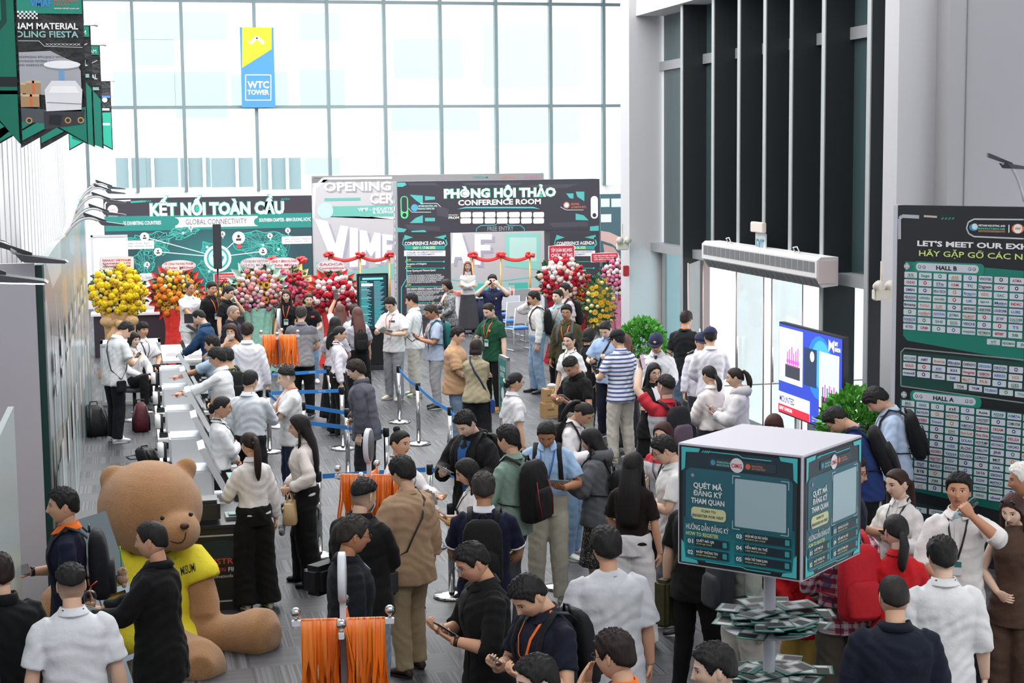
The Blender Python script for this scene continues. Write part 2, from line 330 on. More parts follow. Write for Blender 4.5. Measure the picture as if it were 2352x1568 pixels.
def skin_mat(tone='d9a688', lip='b5655c', fade=0, mask=0):
    key = ('skin', tone, lip, fade)
    if key in _mats: return _mats[key]
    m = bpy.data.materials.new('skin_'+tone); m.use_nodes = True; nt = m.node_tree; b = nt.nodes['Principled BSDF']; N = nt.nodes.new; L = nt.links.new
    b.inputs['Roughness'].default_value = .55; b.inputs['Subsurface Weight'].default_value = 0.0
    at = N('ShaderNodeAttribute'); at.attribute_name = 'hp'; sp = N('ShaderNodeSeparateXYZ'); L(at.outputs['Vector'], sp.inputs[0]); X, Y, Z = sp.outputs
    def mm(op, a, bb=None, c=None):
        n = N('ShaderNodeMath'); n.operation = op
        for i, v in enumerate((a, bb, c)):
            if v is None: continue
            if isinstance(v, (int, float)): n.inputs[i].default_value = v
            else: L(v, n.inputs[i])
        return n.outputs[0]
    AX = mm('ABSOLUTE', X)
    def ell(cx, cz, rx, rz, soft=.25, xx=AX, slope=0):
        zz = mm('SUBTRACT', Z, cz) if not slope else mm('SUBTRACT', mm('MULTIPLY_ADD', AX, slope, Z), cz+slope*cx)
        r = mm('ADD', mm('POWER', mm('ABSOLUTE', mm('DIVIDE', mm('SUBTRACT', xx, cx), rx)), 2), mm('POWER', mm('ABSOLUTE', mm('DIVIDE', zz, rz)), 2))
        n = N('ShaderNodeMapRange'); L(r, n.inputs[0]); n.inputs[1].default_value = 1+soft; n.inputs[2].default_value = 1-soft; return mm('MULTIPLY', n.outputs[0], mm('GREATER_THAN', Y, .03))
    cur = [None]
    base = N('ShaderNodeRGB'); base.outputs[0].default_value = lin(tone); cur[0] = base.outputs[0]
    def lay(f, c, k=1.0):
        mx = N('ShaderNodeMix'); mx.data_type = 'RGBA'; L(mm('MULTIPLY', f, k), mx.inputs[0]); L(cur[0], mx.inputs[6]); mx.inputs[7].default_value = lin(c); cur[0] = mx.outputs[2]
    t = lin(tone); 
    lay(ell(0, -.060, .023, .0105, .5, X), lip, .85); lay(ell(0, -.0605, .022, .0014, .6, X), '5c2a26', .8)
    lay(ell(.031, .0285, .019, .0042, .5, slope=.01), '2a201c', .85); lay(ell(.031, .0105, .0165, .0062, .4), '3a2a24', .8); lay(ell(.031, .0065, .0145, .0058), 'e6dfdb'); lay(ell(.030, .0068, .0062, .0062), '1c1210')
    lay(ell(.009, -.040, .0035, .0022, .5), '6a3a30', .6)
    if fade:   # closely shaved hair on the sides and the back of the scalp
        n = N('ShaderNodeMapRange'); L(mm('MULTIPLY_ADD', Y, -.55, Z), n.inputs[0]); n.inputs[1].default_value = -.045; n.inputs[2].default_value = .055
        lay(mm('MULTIPLY', n.outputs[0], mm('MULTIPLY', mm('GREATER_THAN', Y, -.5), mm('LESS_THAN', Y, .055))), '221e1e', fade)
    L(cur[0], b.inputs['Base Color']); nz = N('ShaderNodeTexNoise'); nz.inputs['Scale'].default_value = 40; bp = N('ShaderNodeBump'); bp.inputs['Strength'].default_value = .08; L(nz.outputs[0], bp.inputs['Height']); L(bp.outputs[0], b.inputs['Normal'])
    _mats[key] = m; return m
HS = {  # style: hairline heights at azimuth 0,35,60,78,95,120,180 deg; thickness top, side; tuft
 'short': ([.062, .058, .042, -.012, .022, -.035, -.062], .022, .011, 1.0), 'neat': ([.068, .062, .045, -.005, .024, -.03, -.055], .016, .008, .4),
 'mop': ([.036, .036, .030, -.015, .012, -.045, -.068], .026, .018, .8), 'fade': ([.064, .060, .048, .036, .036, .018, -.004], .022, .005, 1.0),
 'buzz': ([.062, .060, .046, .0, .026, -.03, -.055], .007, .005, .3), 'thin': ([.090, .085, .05, .0, .024, -.035, -.055], .006, .010, .3),
 'bob': ([.050, .046, .010, -.06, -.09, -.10, -.11], .018, .018, .3), 'long': ([.066, .052, .015, -.05, -.08, -.10, -.11], .015, .014, .25),
 'bang': ([.030, .028, .005, -.05, -.08, -.10, -.11], .018, .016, .25), 'tied': ([.070, .062, .045, .0, .018, -.02, -.055], .012, .009, .2)}
def hair_mesh(style, length, rs):
    """style shape plus: length>0 a curtain of loose hair, 'pony', 'bun', 'topbun' as length"""
    key = {'ponytail': 'tied', 'bun': 'tied', 'topbun': 'tied', 'lowpony': 'tied', 'clip': 'tied'}.get(style, style)
    hl, tt, ts, tf = HS[key]; d, ph, th, fs = head_grid(50, 76); p = head_base(d, 0)*1.0; nrm = d.copy()
    a = np.degrees(ph); zl = np.interp(a, [0, 35, 60, 78, 95, 120, 180], hl); s = sstep(p[:, 2]-zl, -.004, .010)
    top = sstep(p[:, 2], .0, .085); t = ts+(tt-ts)*top; o1, o2 = rs.uniform(0, 9), rs.uniform(0, 9); phs = np.arctan2(d[:, 0], d[:, 1])
    tuft = np.sin(7*phs+o1+3*np.sin(4*th+o2))*.5+np.sin(15*phs+2*np.sin(9*th+o1)+o2)*.35+np.sin(31*phs+5*np.sin(6*th))*.2
    spiky = np.sin(23*d[:, 0]+o1)*np.sin(19*d[:, 1]+o2)
    t = t*(1+.22*tf*tuft+(.08+.16*top)*tf*spiky)
    q = p+nrm*(-.007+(t+.007)*s)[:, None]; m = MB(); m.add(q, fs, True)
    def ring(c, rx, ry, n=22, rot=0): return [(c[0]+rx*math.cos(k)*(1+.03*math.sin(9*k+o1)), c[1]+ry*math.sin(k), c[2]) for k in [2*math.pi*i/n for i in range(n)]]
    if style in ('bob', 'long', 'bang') and length:
        L_ = length; R = []
        for f in np.linspace(0, 1, 12):
            z = .035-(.035+L_)*f; yb = float(np.interp(z, [-.5, -.25, -.17, -.1, 0, .03], [-.125, -.115, -.095, -.062, -.035, -.03])); dep = float(np.interp(z, [-.5, -.22, -.12, 0, .03], [.030, .038, .058, .072, .068])); w = float(np.interp(z, [-.55, -.3, -.15, 0, .03], [.075, .098, .094, .086, .080]))
            if f > .9: w *= .93; dep *= .75
            R.append(ring((0, yb, z), w, dep))
        m.rings(R)
        if style == 'long' and L_ > .2:
            for sx in (-1, 1): m.tube([(sx*.07, .0, .02), (sx*.084, .012, -.06), (sx*.088, .02, -.14), (sx*.098, .03, -.22), (sx*.10, .02, -.3)], [.012, .018, .02, .02, .008], 8, flat=.7)
    if style in ('ponytail', 'lowpony'):
        z0 = .045 if style == 'ponytail' else -.02; L_ = length or .3
        pts = [(0, -.075, z0), (0, -.115, z0+.012), (0, -.14, z0-.02)]+[(.012*math.sin(3*f+o1), -.148-.012*math.sin(3*f), z0-.03-L_*f) for f in (.2, .45, .7, .9, 1)]
        m.tube(pts, [.018, .022, .028, .034, .036, .032, .022, .006], 12)
    if style == 'bun': m.ball((0, -.112, -.012), .038, 9, (1.1, .8, 1)); m.tube([(0, -.08, -.01), (0, -.11, -.01)], .03, 10)
    if style == 'clip': m.ball((0, -.105, -.03), .046, 9, (1.2, .8, 1.2)); m.ball((.02, -.10, .0), .035, 8)
    if style == 'topbun': m.ball((0, -.055, .118), .034, 9, (1, 1, .95)); m.tube([(0, -.05, .085), (0, -.055, .11)], .024, 10)
    return m
TORSO_M = [(.80, .168, .120, 0), (.88, .166, .118, -.005), (.96, .160, .112, .0), (1.06, .148, .105, .005), (1.16, .156, .110, .005), (1.27, .172, .120, .005), (1.34, .172, .112, -.003), (1.39, .150, .096, -.010), (1.425, .112, .078, -.016), (1.455, .078, .066, -.022), (1.475, .066, .060, -.024)]
TORSO_F = [(.80, .174, .124, -.005), (.88, .172, .122, -.008), (.96, .152, .108, -.002), (1.06, .124, .090, .005), (1.16, .132, .098, .012), (1.26, .146, .120, .020), (1.33, .148, .102, .002), (1.38, .128, .086, -.008), (1.415, .094, .070, -.016), (1.445, .066, .058, -.022), (1.465, .056, .054, -.024)]
TOPT = {  # sleeve (1 elbow, 2 wrist), ease, hem, sleeve ease, collar
 'tee': (.78, .020, .80, .022, 'crew'), 'bigtee': (.92, .042, .76, .045, 'crew'), 'polo': (.72, .016, .80, .018, 'fold'), 'shirt': (1.93, .018, .80, .016, 'fold'), 'sshirt': (.80, .020, .80, .028, 'fold'), 'rshirt': (1.25, .020, .80, .024, 'fold'),
 'blazer': (1.93, .028, .74, .022, 'lapel'), 'jacket': (1.93, .040, .76, .034, 'stand'), 'hoodie': (1.90, .045, .76, .036, 'hood'), 'vest': (.12, .016, .80, .012, 'v'), 'blouse': (1.90, .018, .85, .024, 'fold'), 'sweat': (1.75, .040, .74, .036, 'crew')}
POSE = {  # wrist, pole, finger direction, palm normal, hand
 'down': ((.275, .03, .80), (.3, -1, 0), (.02, .18, -1), (-1, .1, 0), 'relax'), 'phone': ((.11, .28, 1.17), (.7, -.3, -1), (-.35, .75, .5), (-.1, -.55, .8), 'hold'), 'read': ((.15, .28, 1.13), (.8, -.3, -1), (-.6, .75, .3), (-.3, -.45, .85), 'hold'),
 'ear': ((.135, .10, 1.50), (.9, .5, -1), (-.15, -.15, 1), (-1, -.2, 0), 'hold'), 'cross': ((-.10, .20, 1.17), (.9, .1, -1), (-1, -.15, .1), (0, -1, 0), 'relax'), 'reach': ((.12, .50, 1.20), (.6, -.2, -1), (-.05, 1, .0), (-.2, 0, -1), 'point'),
 'up': ((.12, .24, 1.80), (1, .3, -.4), (-.2, .25, 1), (-.2, -1, 0), 'hold'), 'face': ((.07, .20, 1.43), (.8, .2, -1), (-.45, -.25, 1), (-.2, -1, -.1), 'open'), 'front': ((.07, .21, .98), (.9, -.2, -.5), (-.9, .25, -.3), (-.1, -1, .1), 'relax'),
 'bent': ((.20, .28, 1.12), (.5, -.6, -1), (-.1, 1, .15), (-.8, -.1, .5), 'hold'), 'drink': ((.10, .25, 1.50), (1, .3, -.8), (-.6, .1, .8), (-.5, -.8, .1), 'grip'), 'give': ((.09, .40, 1.13), (.6, -.2, -1), (-.2, 1, .05), (-.5, 0, .85), 'hold'),
 'pocket': ((.205, .07, .90), (.6, -1, 0), (-.1, .3, -1), (-1, 0, 0), 'relax'), 'desk': ((.10, .42, 1.03), (.8, -.2, -.7), (-.3, 1, -.15), (-.2, 0, -1), 'relax'), 'photo': ((.13, .26, 1.55), (1, .2, -.8), (-.55, .15, .8), (-.55, -.8, 0), 'hold'),
 'strap': ((.13, .17, 1.26), (.8, 0, -1), (-.3, -.1, 1), (-.2, -1, 0), 'grip'), 'bag': ((.23, .14, 1.02), (.5, -1, 0), (-.1, .9, -.3), (-.9, 0, .3), 'grip'), 'carry': ((.27, .05, .81), (.3, -1, 0), (0, .12, -1), (-1, 0, 0), 'grip'), 'lap': ((.10, .30, 1.02), (.8, -.2, -.5), (-.5, .9, -.1), (-.2, 0, -1), 'relax')}
PEND = []      # garments waiting for remesh: (object, material, voxel, wrinkle amplitude, seed)
PEOPLE = {}
class Person:
    def __init__(s, key, px, py, h, face, sex, hair, top, bottom, shoe, armL, armR, label, **k):
        s.k = k; s.key = key; fem = s.fem = sex == 'f'; s.s = sc = h/1.72; s.w = k.get('w', 1.0); s.lean = math.radians(k.get('lean', 3)); s.rs = random.Random(key+'x'); rs = s.rs
        s.tors = TORSO_F if fem else TORSO_M; s.sx = .146 if fem else .172; s.sz = 1.362 if fem else 1.378; s.cov = not bottom.startswith(('skirt', 'short')); s.tuck = 'tuck' in top; s.seat = k.get('seat', 0); s.top = top; s.ease = 0
        vox = .0105 if py > 940 else .0145
        # head frame
        piv = s.up(Vector((0, -.028, 1.47))); pitch = s.lean*.55+math.radians(k.get('nod', 8)); yaw = -math.radians(k.get('turn', rs.uniform(-6, 6))); roll = math.radians(k.get('tilt', 0))
        hk = 1.04*(sc**-.45)*(.97 if fem else 1.0); s.Mh = Matrix.Translation(piv*sc) @ Matrix.Rotation(yaw, 4, 'Z') @ Matrix.Rotation(-pitch, 4, 'X') @ Matrix.Rotation(roll, 4, 'Y') @ Matrix.Translation(Vector((0, .026, .142))*sc) @ Matrix.Scale(hk*sc, 4)
        s.Mt = Matrix.Translation(piv*sc) @ Matrix.Rotation(yaw*.3, 4, 'Z') @ Matrix.Rotation(-s.lean*.8, 4, 'X') @ Matrix.Translation(Vector((0, .026, .142))*sc) @ Matrix.Scale(hk*sc, 4)
        ht = s.Mh @ Vector((0, -.005, .125)); 
        g = at_z(px, py, ht.z); az = math.atan2(g.x, g.y)
        for _ in range(2):
            rz = -(az+math.radians(face)); off = Matrix.Rotation(rz, 3, 'Z') @ Vector((ht.x, ht.y, 0)); loc = Vector((g.x-off.x, g.y-off.y, 0)); az = math.atan2(loc.x, loc.y)
        s.rz = rz; s.loc = loc; s.root = empty('person', loc, rz, label, 'person', k.get('group')); PEOPLE[key] = s; s.W = Matrix.Translation(loc) @ Matrix.Rotation(rz, 4, 'Z')
        # arms
        s.arms = []
        for sd, nm in ((-1, armL), (1, armR)):
            nm, adj = nm if isinstance(nm, tuple) else (nm, (0, 0, 0)); P = POSE[nm]; Sh = s.up(Vector((sd*s.sx*s.w, -.012, s.sz))); f = lambda v: Vector((v[0]*sd, v[1], v[2]))
            T = Vector(P[0])+Vector(adj); T.x += (s.w-1)*.15
            if fem: T.x -= .02
            T = s.up(f(T), s.lean*k.get('follow', .6)); L1, L2 = .285, .245; v = T-Sh; dd = v.length
            if dd > (L1+L2)*.995: T = Sh+v*((L1+L2)*.995/dd); v = T-Sh; dd = v.length
            a = (L1*L1-L2*L2+dd*dd)/(2*dd); hh = math.sqrt(max(L1*L1-a*a, 1e-6)); dn = v/dd; po = f(P[1]); po = (po-dn*po.dot(dn)).normalized(); E = Sh+dn*a+po*hh
            s.arms.append((sd, Sh, E, T, f(P[2]).normalized(), f(P[3]), P[4]))
        s.legs = s.make_legs(k.get('stance', rs.choice([(.0, .03), (.03, -.03), (-.05, .06), (.02, .0)])))
        s.body(fem, k.get('skin', rs.choice(['ecc2a6', 'e6b898', 'dba788', 'eecab2'])), k.get('lip', 'c0605c' if fem else 'ad6a5e'), k.get('fade', .88 if hair.split(':')[0] == 'fade' else .35 if hair.split(':')[0] in ('buzz', 'thin') else 0))
        s.hair(hair)
        s.topwear(top, vox); s.bottomwear(bottom, vox); s.shoes(shoe)
        for e in k.get('wear', ()): s.wear(*((e,) if isinstance(e, str) else e))
    def up(s, p, ang=None, z0=.97):
        """bend of the upper body forward about the hips (and the drop when seated)"""
        p = Vector(p); ang = s.lean if ang is None else ang; f = min(max((p.z-z0+.05)/.30, 0), 1); a = ang*f; q = p-Vector((0, 0, z0)); y = q.y*math.cos(a)+q.z*math.sin(a); z = -q.y*math.sin(a)+q.z*math.cos(a)
        return Vector((p.x, y, z+z0-s.seat))
    def make_legs(s, st):
        out = []
        for sd, dy in zip((-1, 1), st):
            hx = .088*s.w
            if s.seat: K = Vector((sd*.13, .42, .98-s.seat+.03)); A = Vector((sd*.13, .40, .09)) if s.seat < .4 else Vector((sd*.13, .36, .09)); H = Vector((sd*hx, .02, .90-s.seat)); A.z = max(.09, K.z-.44); s.shz = A.z-.085
            else: H = Vector((sd*hx, 0, .90)); K = Vector((sd*(hx+.012), .02+dy*.6+abs(dy)*.2, .485)); A = Vector((sd*(hx+.024), dy-.02, .085)); s.shz = 0
            out.append((sd, H, K, A))
        return out
    def S(s, pts): return [tuple(Vector(p)*s.s) for p in pts]
    def torso_rings(s, ease, z0, z1=9, n=28, flare=0, body=False):
        R = []; T = s.tors; zs = [t[0] for t in T]; N = [z for z in np.arange(z0, 1.47, .045) if z < min(z1, T[-1][0])]+[min(z1, T[-1][0])]
        for z in N:
            rx, ry, yc = (float(np.interp(z, zs, [t[i] for t in T])) for i in (1, 2, 3)); e = ease*(1 if z < 1.38 else max(.25, 1-(z-1.38)/.1)); rx = (rx*s.w+e); ry = ry*(1+(s.w-1)*1.6)+e
            fl = flare*max(0, (1.0-z)/.2); rx += fl; ry += fl; R.append(s.S([s.up((rx*np.sign(math.cos(a))*abs(math.cos(a))**.86, yc+ry*np.sign(math.sin(a))*abs(math.sin(a))**.92, z)) for a in [2*math.pi*i/n for i in range(n)]]))
        return R
    def arm_pts(s, a):
        sd, Sh, E, W, *_ = a; c = Sh+Vector((-sd*.06, 0, .022)); up = (E-Sh); fo = (W-E)
        return [c, Sh+up*.06, Sh+up*.35, Sh+up*.7, Sh+up*.93, E+fo*.06, E+fo*.3, E+fo*.65, W-fo*.02, W+fo*.03]
    def body(s, fem, tone, lip, fade):
        m = MB(); m.smooth = True; kw = .86 if fem else 1.0; kw *= s.w**.7
        m.rings(s.torso_rings(-.022, .90, 1.46), smooth=True)
        for a in s.arms: m.tube(s.S(s.arm_pts(a)), [r*kw*s.s for r in (.030, .038, .040, .040, .039, .041, .042, .034, .027, .026)], 14)
        for sd, H, K, A in s.legs: m.tube(s.S([H+Vector((0, 0, .03)), H.lerp(K, .3), H.lerp(K, .8), K, K.lerp(A, .25), K.lerp(A, .6), A, A-Vector((0, 0, .03))]), [r*s.s*(.8 if s.cov else 1)*(.9 if s.fem else 1) for r in (.070, .080, .060, .054, .056, .042, .034, .036)], 14)
        n0 = m.n; V, F, H = HEADS[1 if fem else 0]; Mh = np.array(s.Mh); m.add(V @ Mh[:3, :3].T+Mh[:3, 3], F, True); n1 = m.n
        s.handM = {}
        for sd, Sh, E, W, d, n, hn in s.arms:
            Vh, Fh = HANDS[hn]; z = (n-d*n.dot(d)).normalized(); y = z.cross(d)*1.0; y = y if sd > 0 else y
            thumb = d.cross(z)*(-1)  # right hand: thumb side
            thumb = z.cross(d) if sd > 0 else d.cross(z)
            k = .97 if not fem else .88; B = Matrix((( d.x, thumb.x, z.x, 0), (d.y, thumb.y, z.y, 0), (d.z, thumb.z, z.z, 0), (0, 0, 0, 1)))
            M = Matrix.Translation(W*s.s) @ B @ Matrix.Scale(k*s.s, 4); A_ = np.array(M); m.add(Vh @ A_[:3, :3].T+A_[:3, 3], Fh if np.linalg.det(A_[:3, :3]) > 0 else [f[::-1] for f in Fh], True); s.handM[sd] = M
        me = m.mesh('body'); at = me.attributes.new('hp', 'FLOAT_VECTOR', 'POINT'); hp = np.full((m.n, 3), -1.0); hp[n0:n1] = H; at.data.foreach_set('vector', hp.ravel()); me.materials.append(skin_mat(tone, lip, fade)); link('body', me, s.root)
    def hair(s, spec):
        if spec == 'bald': return
        st, col, *L_ = spec.split(':'); m = hair_mesh(st, float(L_[0]) if L_ else 0, s.rs); V = np.concatenate(m.v); Mh, Mt = np.array(s.Mh), np.array(s.Mt); A = V @ Mh[:3, :3].T+Mh[:3, 3]; B = V @ Mt[:3, :3].T+Mt[:3, 3]; w = sstep(-V[:, 2], .07, .2)[:, None]; m.v = [A*(1-w)+B*w]
        m.build('hair', mat(col, .6, kind='hair'), s.root)
    def cloth(s, spec, alt=None):
        """'hex' or 'kind/hex/k=v,...'"""
        p = spec.split('/')
        if len(p) == 1: return mat(p[0], .85, kind='cloth')
        kw = {}
        for it in (p[2].split(',') if len(p) > 2 else []):
            a, b = it.split('='); kw[a] = b if a in ('c2', 'c3') else float(b)
        return mat(p[1], .8, kind=p[0], **kw)
    def topwear(s, spec, vox):
        ty, col, *o = spec.split(':'); sl, ease, hem, se, collar = TOPT[ty]; o = o[0].split(',') if o else []; s.ease = ease; kw = (.86 if s.fem else 1.0)*s.w**.7
        if 'tuck' in o: hem = .93
        if 'crop' in o: hem = .88
        if 'long' in o: hem = .70
        m = MB(); m.rings(s.torso_rings(ease, hem, 9, flare=.012 if 'tuck' not in o else .0))
        for a in s.arms:
            if sl < .2: continue
            P = s.arm_pts(a); P = [p_ for p_ in P]; tt = [0, .06, .35, .7, .93, 1.06, 1.3, 1.65, 1.98, 2.03]; rr = [.050, .054, .050, .047, .046, .046, .046, .040, .033, .032]
            pts = []; rad = []; end = min(sl, 1.95)
            for t in [0, .06, .2, .35, .52, .7, .85, .97, 1.06, 1.2, 1.35, 1.5, 1.65, 1.8, 1.95]:
                if t > end: break
                pts.append(Vector([float(np.interp(t, tt, [p_[i] for p_ in P])) for i in range(3)])); rad.append((float(np.interp(t, tt, rr))*kw+se*(.20+.80*min(t*1.6, 1)))*s.s)
            if abs(t-end) > .02 and end not in (1.95,):
                pts.append(Vector([float(np.interp(end, tt, [p_[i] for p_ in P])) for i in range(3)])); rad.append((float(np.interp(end, tt, rr))*kw+se*1.1)*s.s)
            if ty == 'blouse': rad[-1] *= .7
            m.tube(s.S(pts), rad, 16)
        nm = {'tee': 't_shirt', 'bigtee': 't_shirt', 'polo': 'polo_shirt', 'sshirt': 'shirt', 'rshirt': 'shirt', 'sweat': 'sweatshirt'}.get(ty, ty); M = s.cloth(col); ob = m.build(nm, M, s.root)
        PEND.append((ob, vox*s.s, .0045 if ty in ('polo', 'tee', 'vest') else .0045, s.rs.random()*9))
        cc = s.cloth([x[4:] for x in o if x.startswith('col=')][0]) if any(x.startswith('col=') for x in o) else M
        if collar in ('fold', 'stand', 'lapel', 'hood', 'crew'): s.collar(collar, cc, ease)
        if collar in ('lapel',) or 'open' in o:   # inner shirt seen in the front opening
            inner = [x[3:] for x in o if x.startswith('in=')]; s.front_panel(inner[0] if inner else 'e8e8ee', .055, 1.43, 1.08 if 'open' not in o else .85, 'shirt_front', ease+.006)
        if ty in ('shirt', 'sshirt', 'rshirt', 'blouse') or 'zip' in o: s.front_panel(None, .016, 1.42, hem+.03, 'placket', ease+.008, M)
        if 'bars' in o: pass
    def surf(s, x, z, ease, back=False):
        T = s.tors; zs = [t[0] for t in T]; rx, ry, yc = (float(np.interp(z, zs, [t[i] for t in T])) for i in (1, 2, 3)); e = ease*(1 if z < 1.38 else max(.25, 1-(z-1.38)/.1)); rx = rx*s.w+e; ry = ry*(1+(s.w-1)*1.6)+e
        q = max(0, 1-min(abs(x)/rx, .999)**2.2)**.46; return Vector((x, yc+(-ry if back else ry)*q, z))
    def front_panel(s, col, w, z1, z0, name, ease, M=None):
        m = MB(); L_ = []; R_ = []
        for z in np.linspace(z1, z0, 9):
            f = (z-z0)/(z1-z0); ww = w*(.15+.85*f) if name == 'shirt_front' else w
            L_.append([s.up(s.surf(-ww+2*ww*i/4, z, ease)) for i in range(5)])
        vs = [tuple(p*s.s) for r in L_ for p in r]; vs2 = [tuple((p+Vector((0, -.006, 0)))*s.s) for r in L_ for p in r]; fs = [(i*5+j, (i+1)*5+j, (i+1)*5+j+1, i*5+j+1) for i in range(8) for j in range(4)]; m.add(vs, fs, True)
        m.build(name, M or s.cloth(col), s.root)
    def collar(s, kind, M, ease):
        prof = {'fold': [(.062, -.012), (.060, .030), (.066, .036), (.086, -.004), (.090, -.010)], 'stand': [(.068, -.02), (.072, .03), (.080, .042), (.088, .03), (.098, -.02)], 'lapel': [(.064, -.015), (.066, .022), (.076, .028), (.100, -.018)], 'hood': [(.07, -.03), (.085, .03), (.11, .035), (.13, -.01), (.11, -.05)], 'crew': [(.070, -.014), (.071, -.004), (.078, -.002), (.084, -.018)]}[kind]
        k = .86 if s.fem else 1.0; m = MB(); g0 = {'fold': 18, 'stand': 12, 'lapel': 34, 'hood': 25, 'crew': 0}[kind]; n = 26; R = []
        for i in range(n+1):
            a = math.radians(g0+(360-2*g0)*i/n); fr = math.cos(a); row = []
            for r, z in prof:
                rr = r*k+.004; drop = .028*max(0, fr)**2*(1.6 if kind in ('lapel', 'hood') else 1); out = 1+(.25*max(0, fr) if kind in ('fold', 'lapel') and r > .08 else 0)
                if kind == 'hood' and fr < 0: out *= 1+.35*abs(fr); 
                row.append(tuple(s.up((rr*out*math.sin(a), -.024+rr*1.05*out*fr, 1.462-drop+z*(1.5 if kind == 'hood' and fr < 0 else 1)))*s.s))
            R.append(row)
        m.rings(R, cap=False, close=True); m.build('collar' if kind != 'hood' else 'hood', M, s.root)
    def bottomwear(s, spec, vox):
        ty, col, *o = spec.split(':'); M = s.cloth(col); m = MB()
        e, ek, ea, end = {'slim': (.012, .012, .014, .07), 'straight': (.020, .026, .030, .06), 'wide': (.028, .055, .085, .05), 'short': (.02, .03, .03, .5), 'baggy': (.026, .045, .055, .05)}.get(ty, (0, 0, 0, 0))
        if ty == 'skirt':
            hem = float(o[0]) if o else .12; R = []; T = s.tors; zs = [t[0] for t in T]
            for z in np.linspace(1.02, hem, 16):
                zz = max(z, .86); rx, ry, yc = (float(np.interp(zz, zs, [t[i] for t in T])) for i in (1, 2, 3)); g = max(0, .86-z); rx = rx*s.w+.012+g*.10; ry = ry*s.w+.012+g*.12
                R.append(s.S([s.up(((rx+g*.022*math.sin(11*a+s.lean))*math.cos(a), yc+(ry+g*.022*math.sin(13*a))*math.sin(a), z)) for a in [2*math.pi*i/44 for i in range(44)]]))
            m.rings(R); m.build('skirt', M, s.root); return
        zt = 1.02 if s.tuck else .96; te = s.ease+.017 if s.tuck else .002; R = []; T = s.tors; zs = [t[0] for t in T]
        for z in (zt, (zt+.92)/2, .92, .87, .83):
            te = (s.ease+.015 if z > .95 else s.ease*.6+.006 if z > .9 else .006) if s.tuck else .002
            rx, ry, yc = (float(np.interp(z, zs, [t[i] for t in T])) for i in (1, 2, 3)); R.append(s.S([s.up(((rx*s.w+te)*math.cos(a), yc+(ry*(1+(s.w-1)*1.6)+te)*math.sin(a), z)) for a in [2*math.pi*i/24 for i in range(24)]]))
        m.rings(R)
        for sd, H, K, A in s.legs:
            A2 = A+Vector((0, 0, end-.085+(0 if not s.seat else .03)))
            if ty == 'short': A2 = K+Vector((0, 0, .02)); P = [H+Vector((0, 0, .02)), H.lerp(K, .35), H.lerp(K, .7), A2]; rr = [.090+e, .090+ek, .084+ek, .082+ek]
            else: P = [H+Vector((-sd*.008, 0, .02)), H.lerp(K, .25), H.lerp(K, .6), K, K.lerp(A2, .3), K.lerp(A2, .65), A2]; rr = [.076+e*.4, .083+e, .070+(e+ek)/2, .058+ek, .056+ek, .044+(ek+ea)/2, .040+ea]
            rr = [r*s.s*s.w**.5 for r in rr]; m.tube(s.S(P), rr, 16)
        ob = m.build('trousers', M, s.root); PEND.append((ob, vox*1.1*s.s, .0035, s.rs.random()*9))
        if 'belt' in o:
            b = MB(); R = [s.S([s.up(((rx*s.w+.026)*math.cos(a), yc+(ry*(1+(s.w-1)*1.6)+.024)*math.sin(a), z)) for a in [2*math.pi*i/32 for i in range(32)]]) for z in (.955, .985) for rx, ry, yc in [s.tors[2][1:]]]; b.rings(R, cap=False); b.build('belt', BLACK, s.root)
    def shoes(s, spec):
        col, *o = spec.split(':'); sole = o[0] if o else 'd8d8d8'
        for sd, H, K, A in s.legs:
            m = MB(); m.smooth = True; R = []; toe = math.radians(8)*sd; ax, ay = A.x, A.y
            prof = [(-.105, .010, .02), (-.098, .030, .055), (-.07, .036, .085), (-.02, .037, .090), (.03, .039, .072), (.07, .045, .056), (.11, .044, .046), (.14, .034, .036), (.155, .012, .022)]
            for (y, w, z1) in prof:
                row = []
                for a in [2*math.pi*i/14 for i in range(14)]:
                    xx = w*math.cos(a); zz = (z1-.012)/2+(z1+.012)/2*math.sin(a)*(1 if math.sin(a) > 0 else .6)+.012; zz = max(zz, .010)
                    yy = y+.045; row.append((ax+xx*math.cos(toe)+yy*math.sin(toe), ay-.01+yy*math.cos(toe)-xx*math.sin(toe), zz+s.shz))
                R.append(s.S(row))
            m.use(mat(col, .45)); m.rings(R); m.use(mat(sole, .6))
            R = []
            for z in (0.0, .004, .022): R.append(s.S([(ax+(.046-.006*(z == 0))*math.cos(a)*(1 if math.sin(a) > 0 else .82)*math.cos(toe)+(.045+.128*math.sin(a)+.018)*math.sin(toe), ay-.01+(.045+.128*math.sin(a)+.02)*math.cos(toe)-(.046*math.cos(a))*math.sin(toe), z+s.shz) for a in [2*math.pi*i/20 for i in range(20)]]))
            m.rings(R, smooth=False); m.build('shoe', None, s.root)
    def local(s, m):
        return m
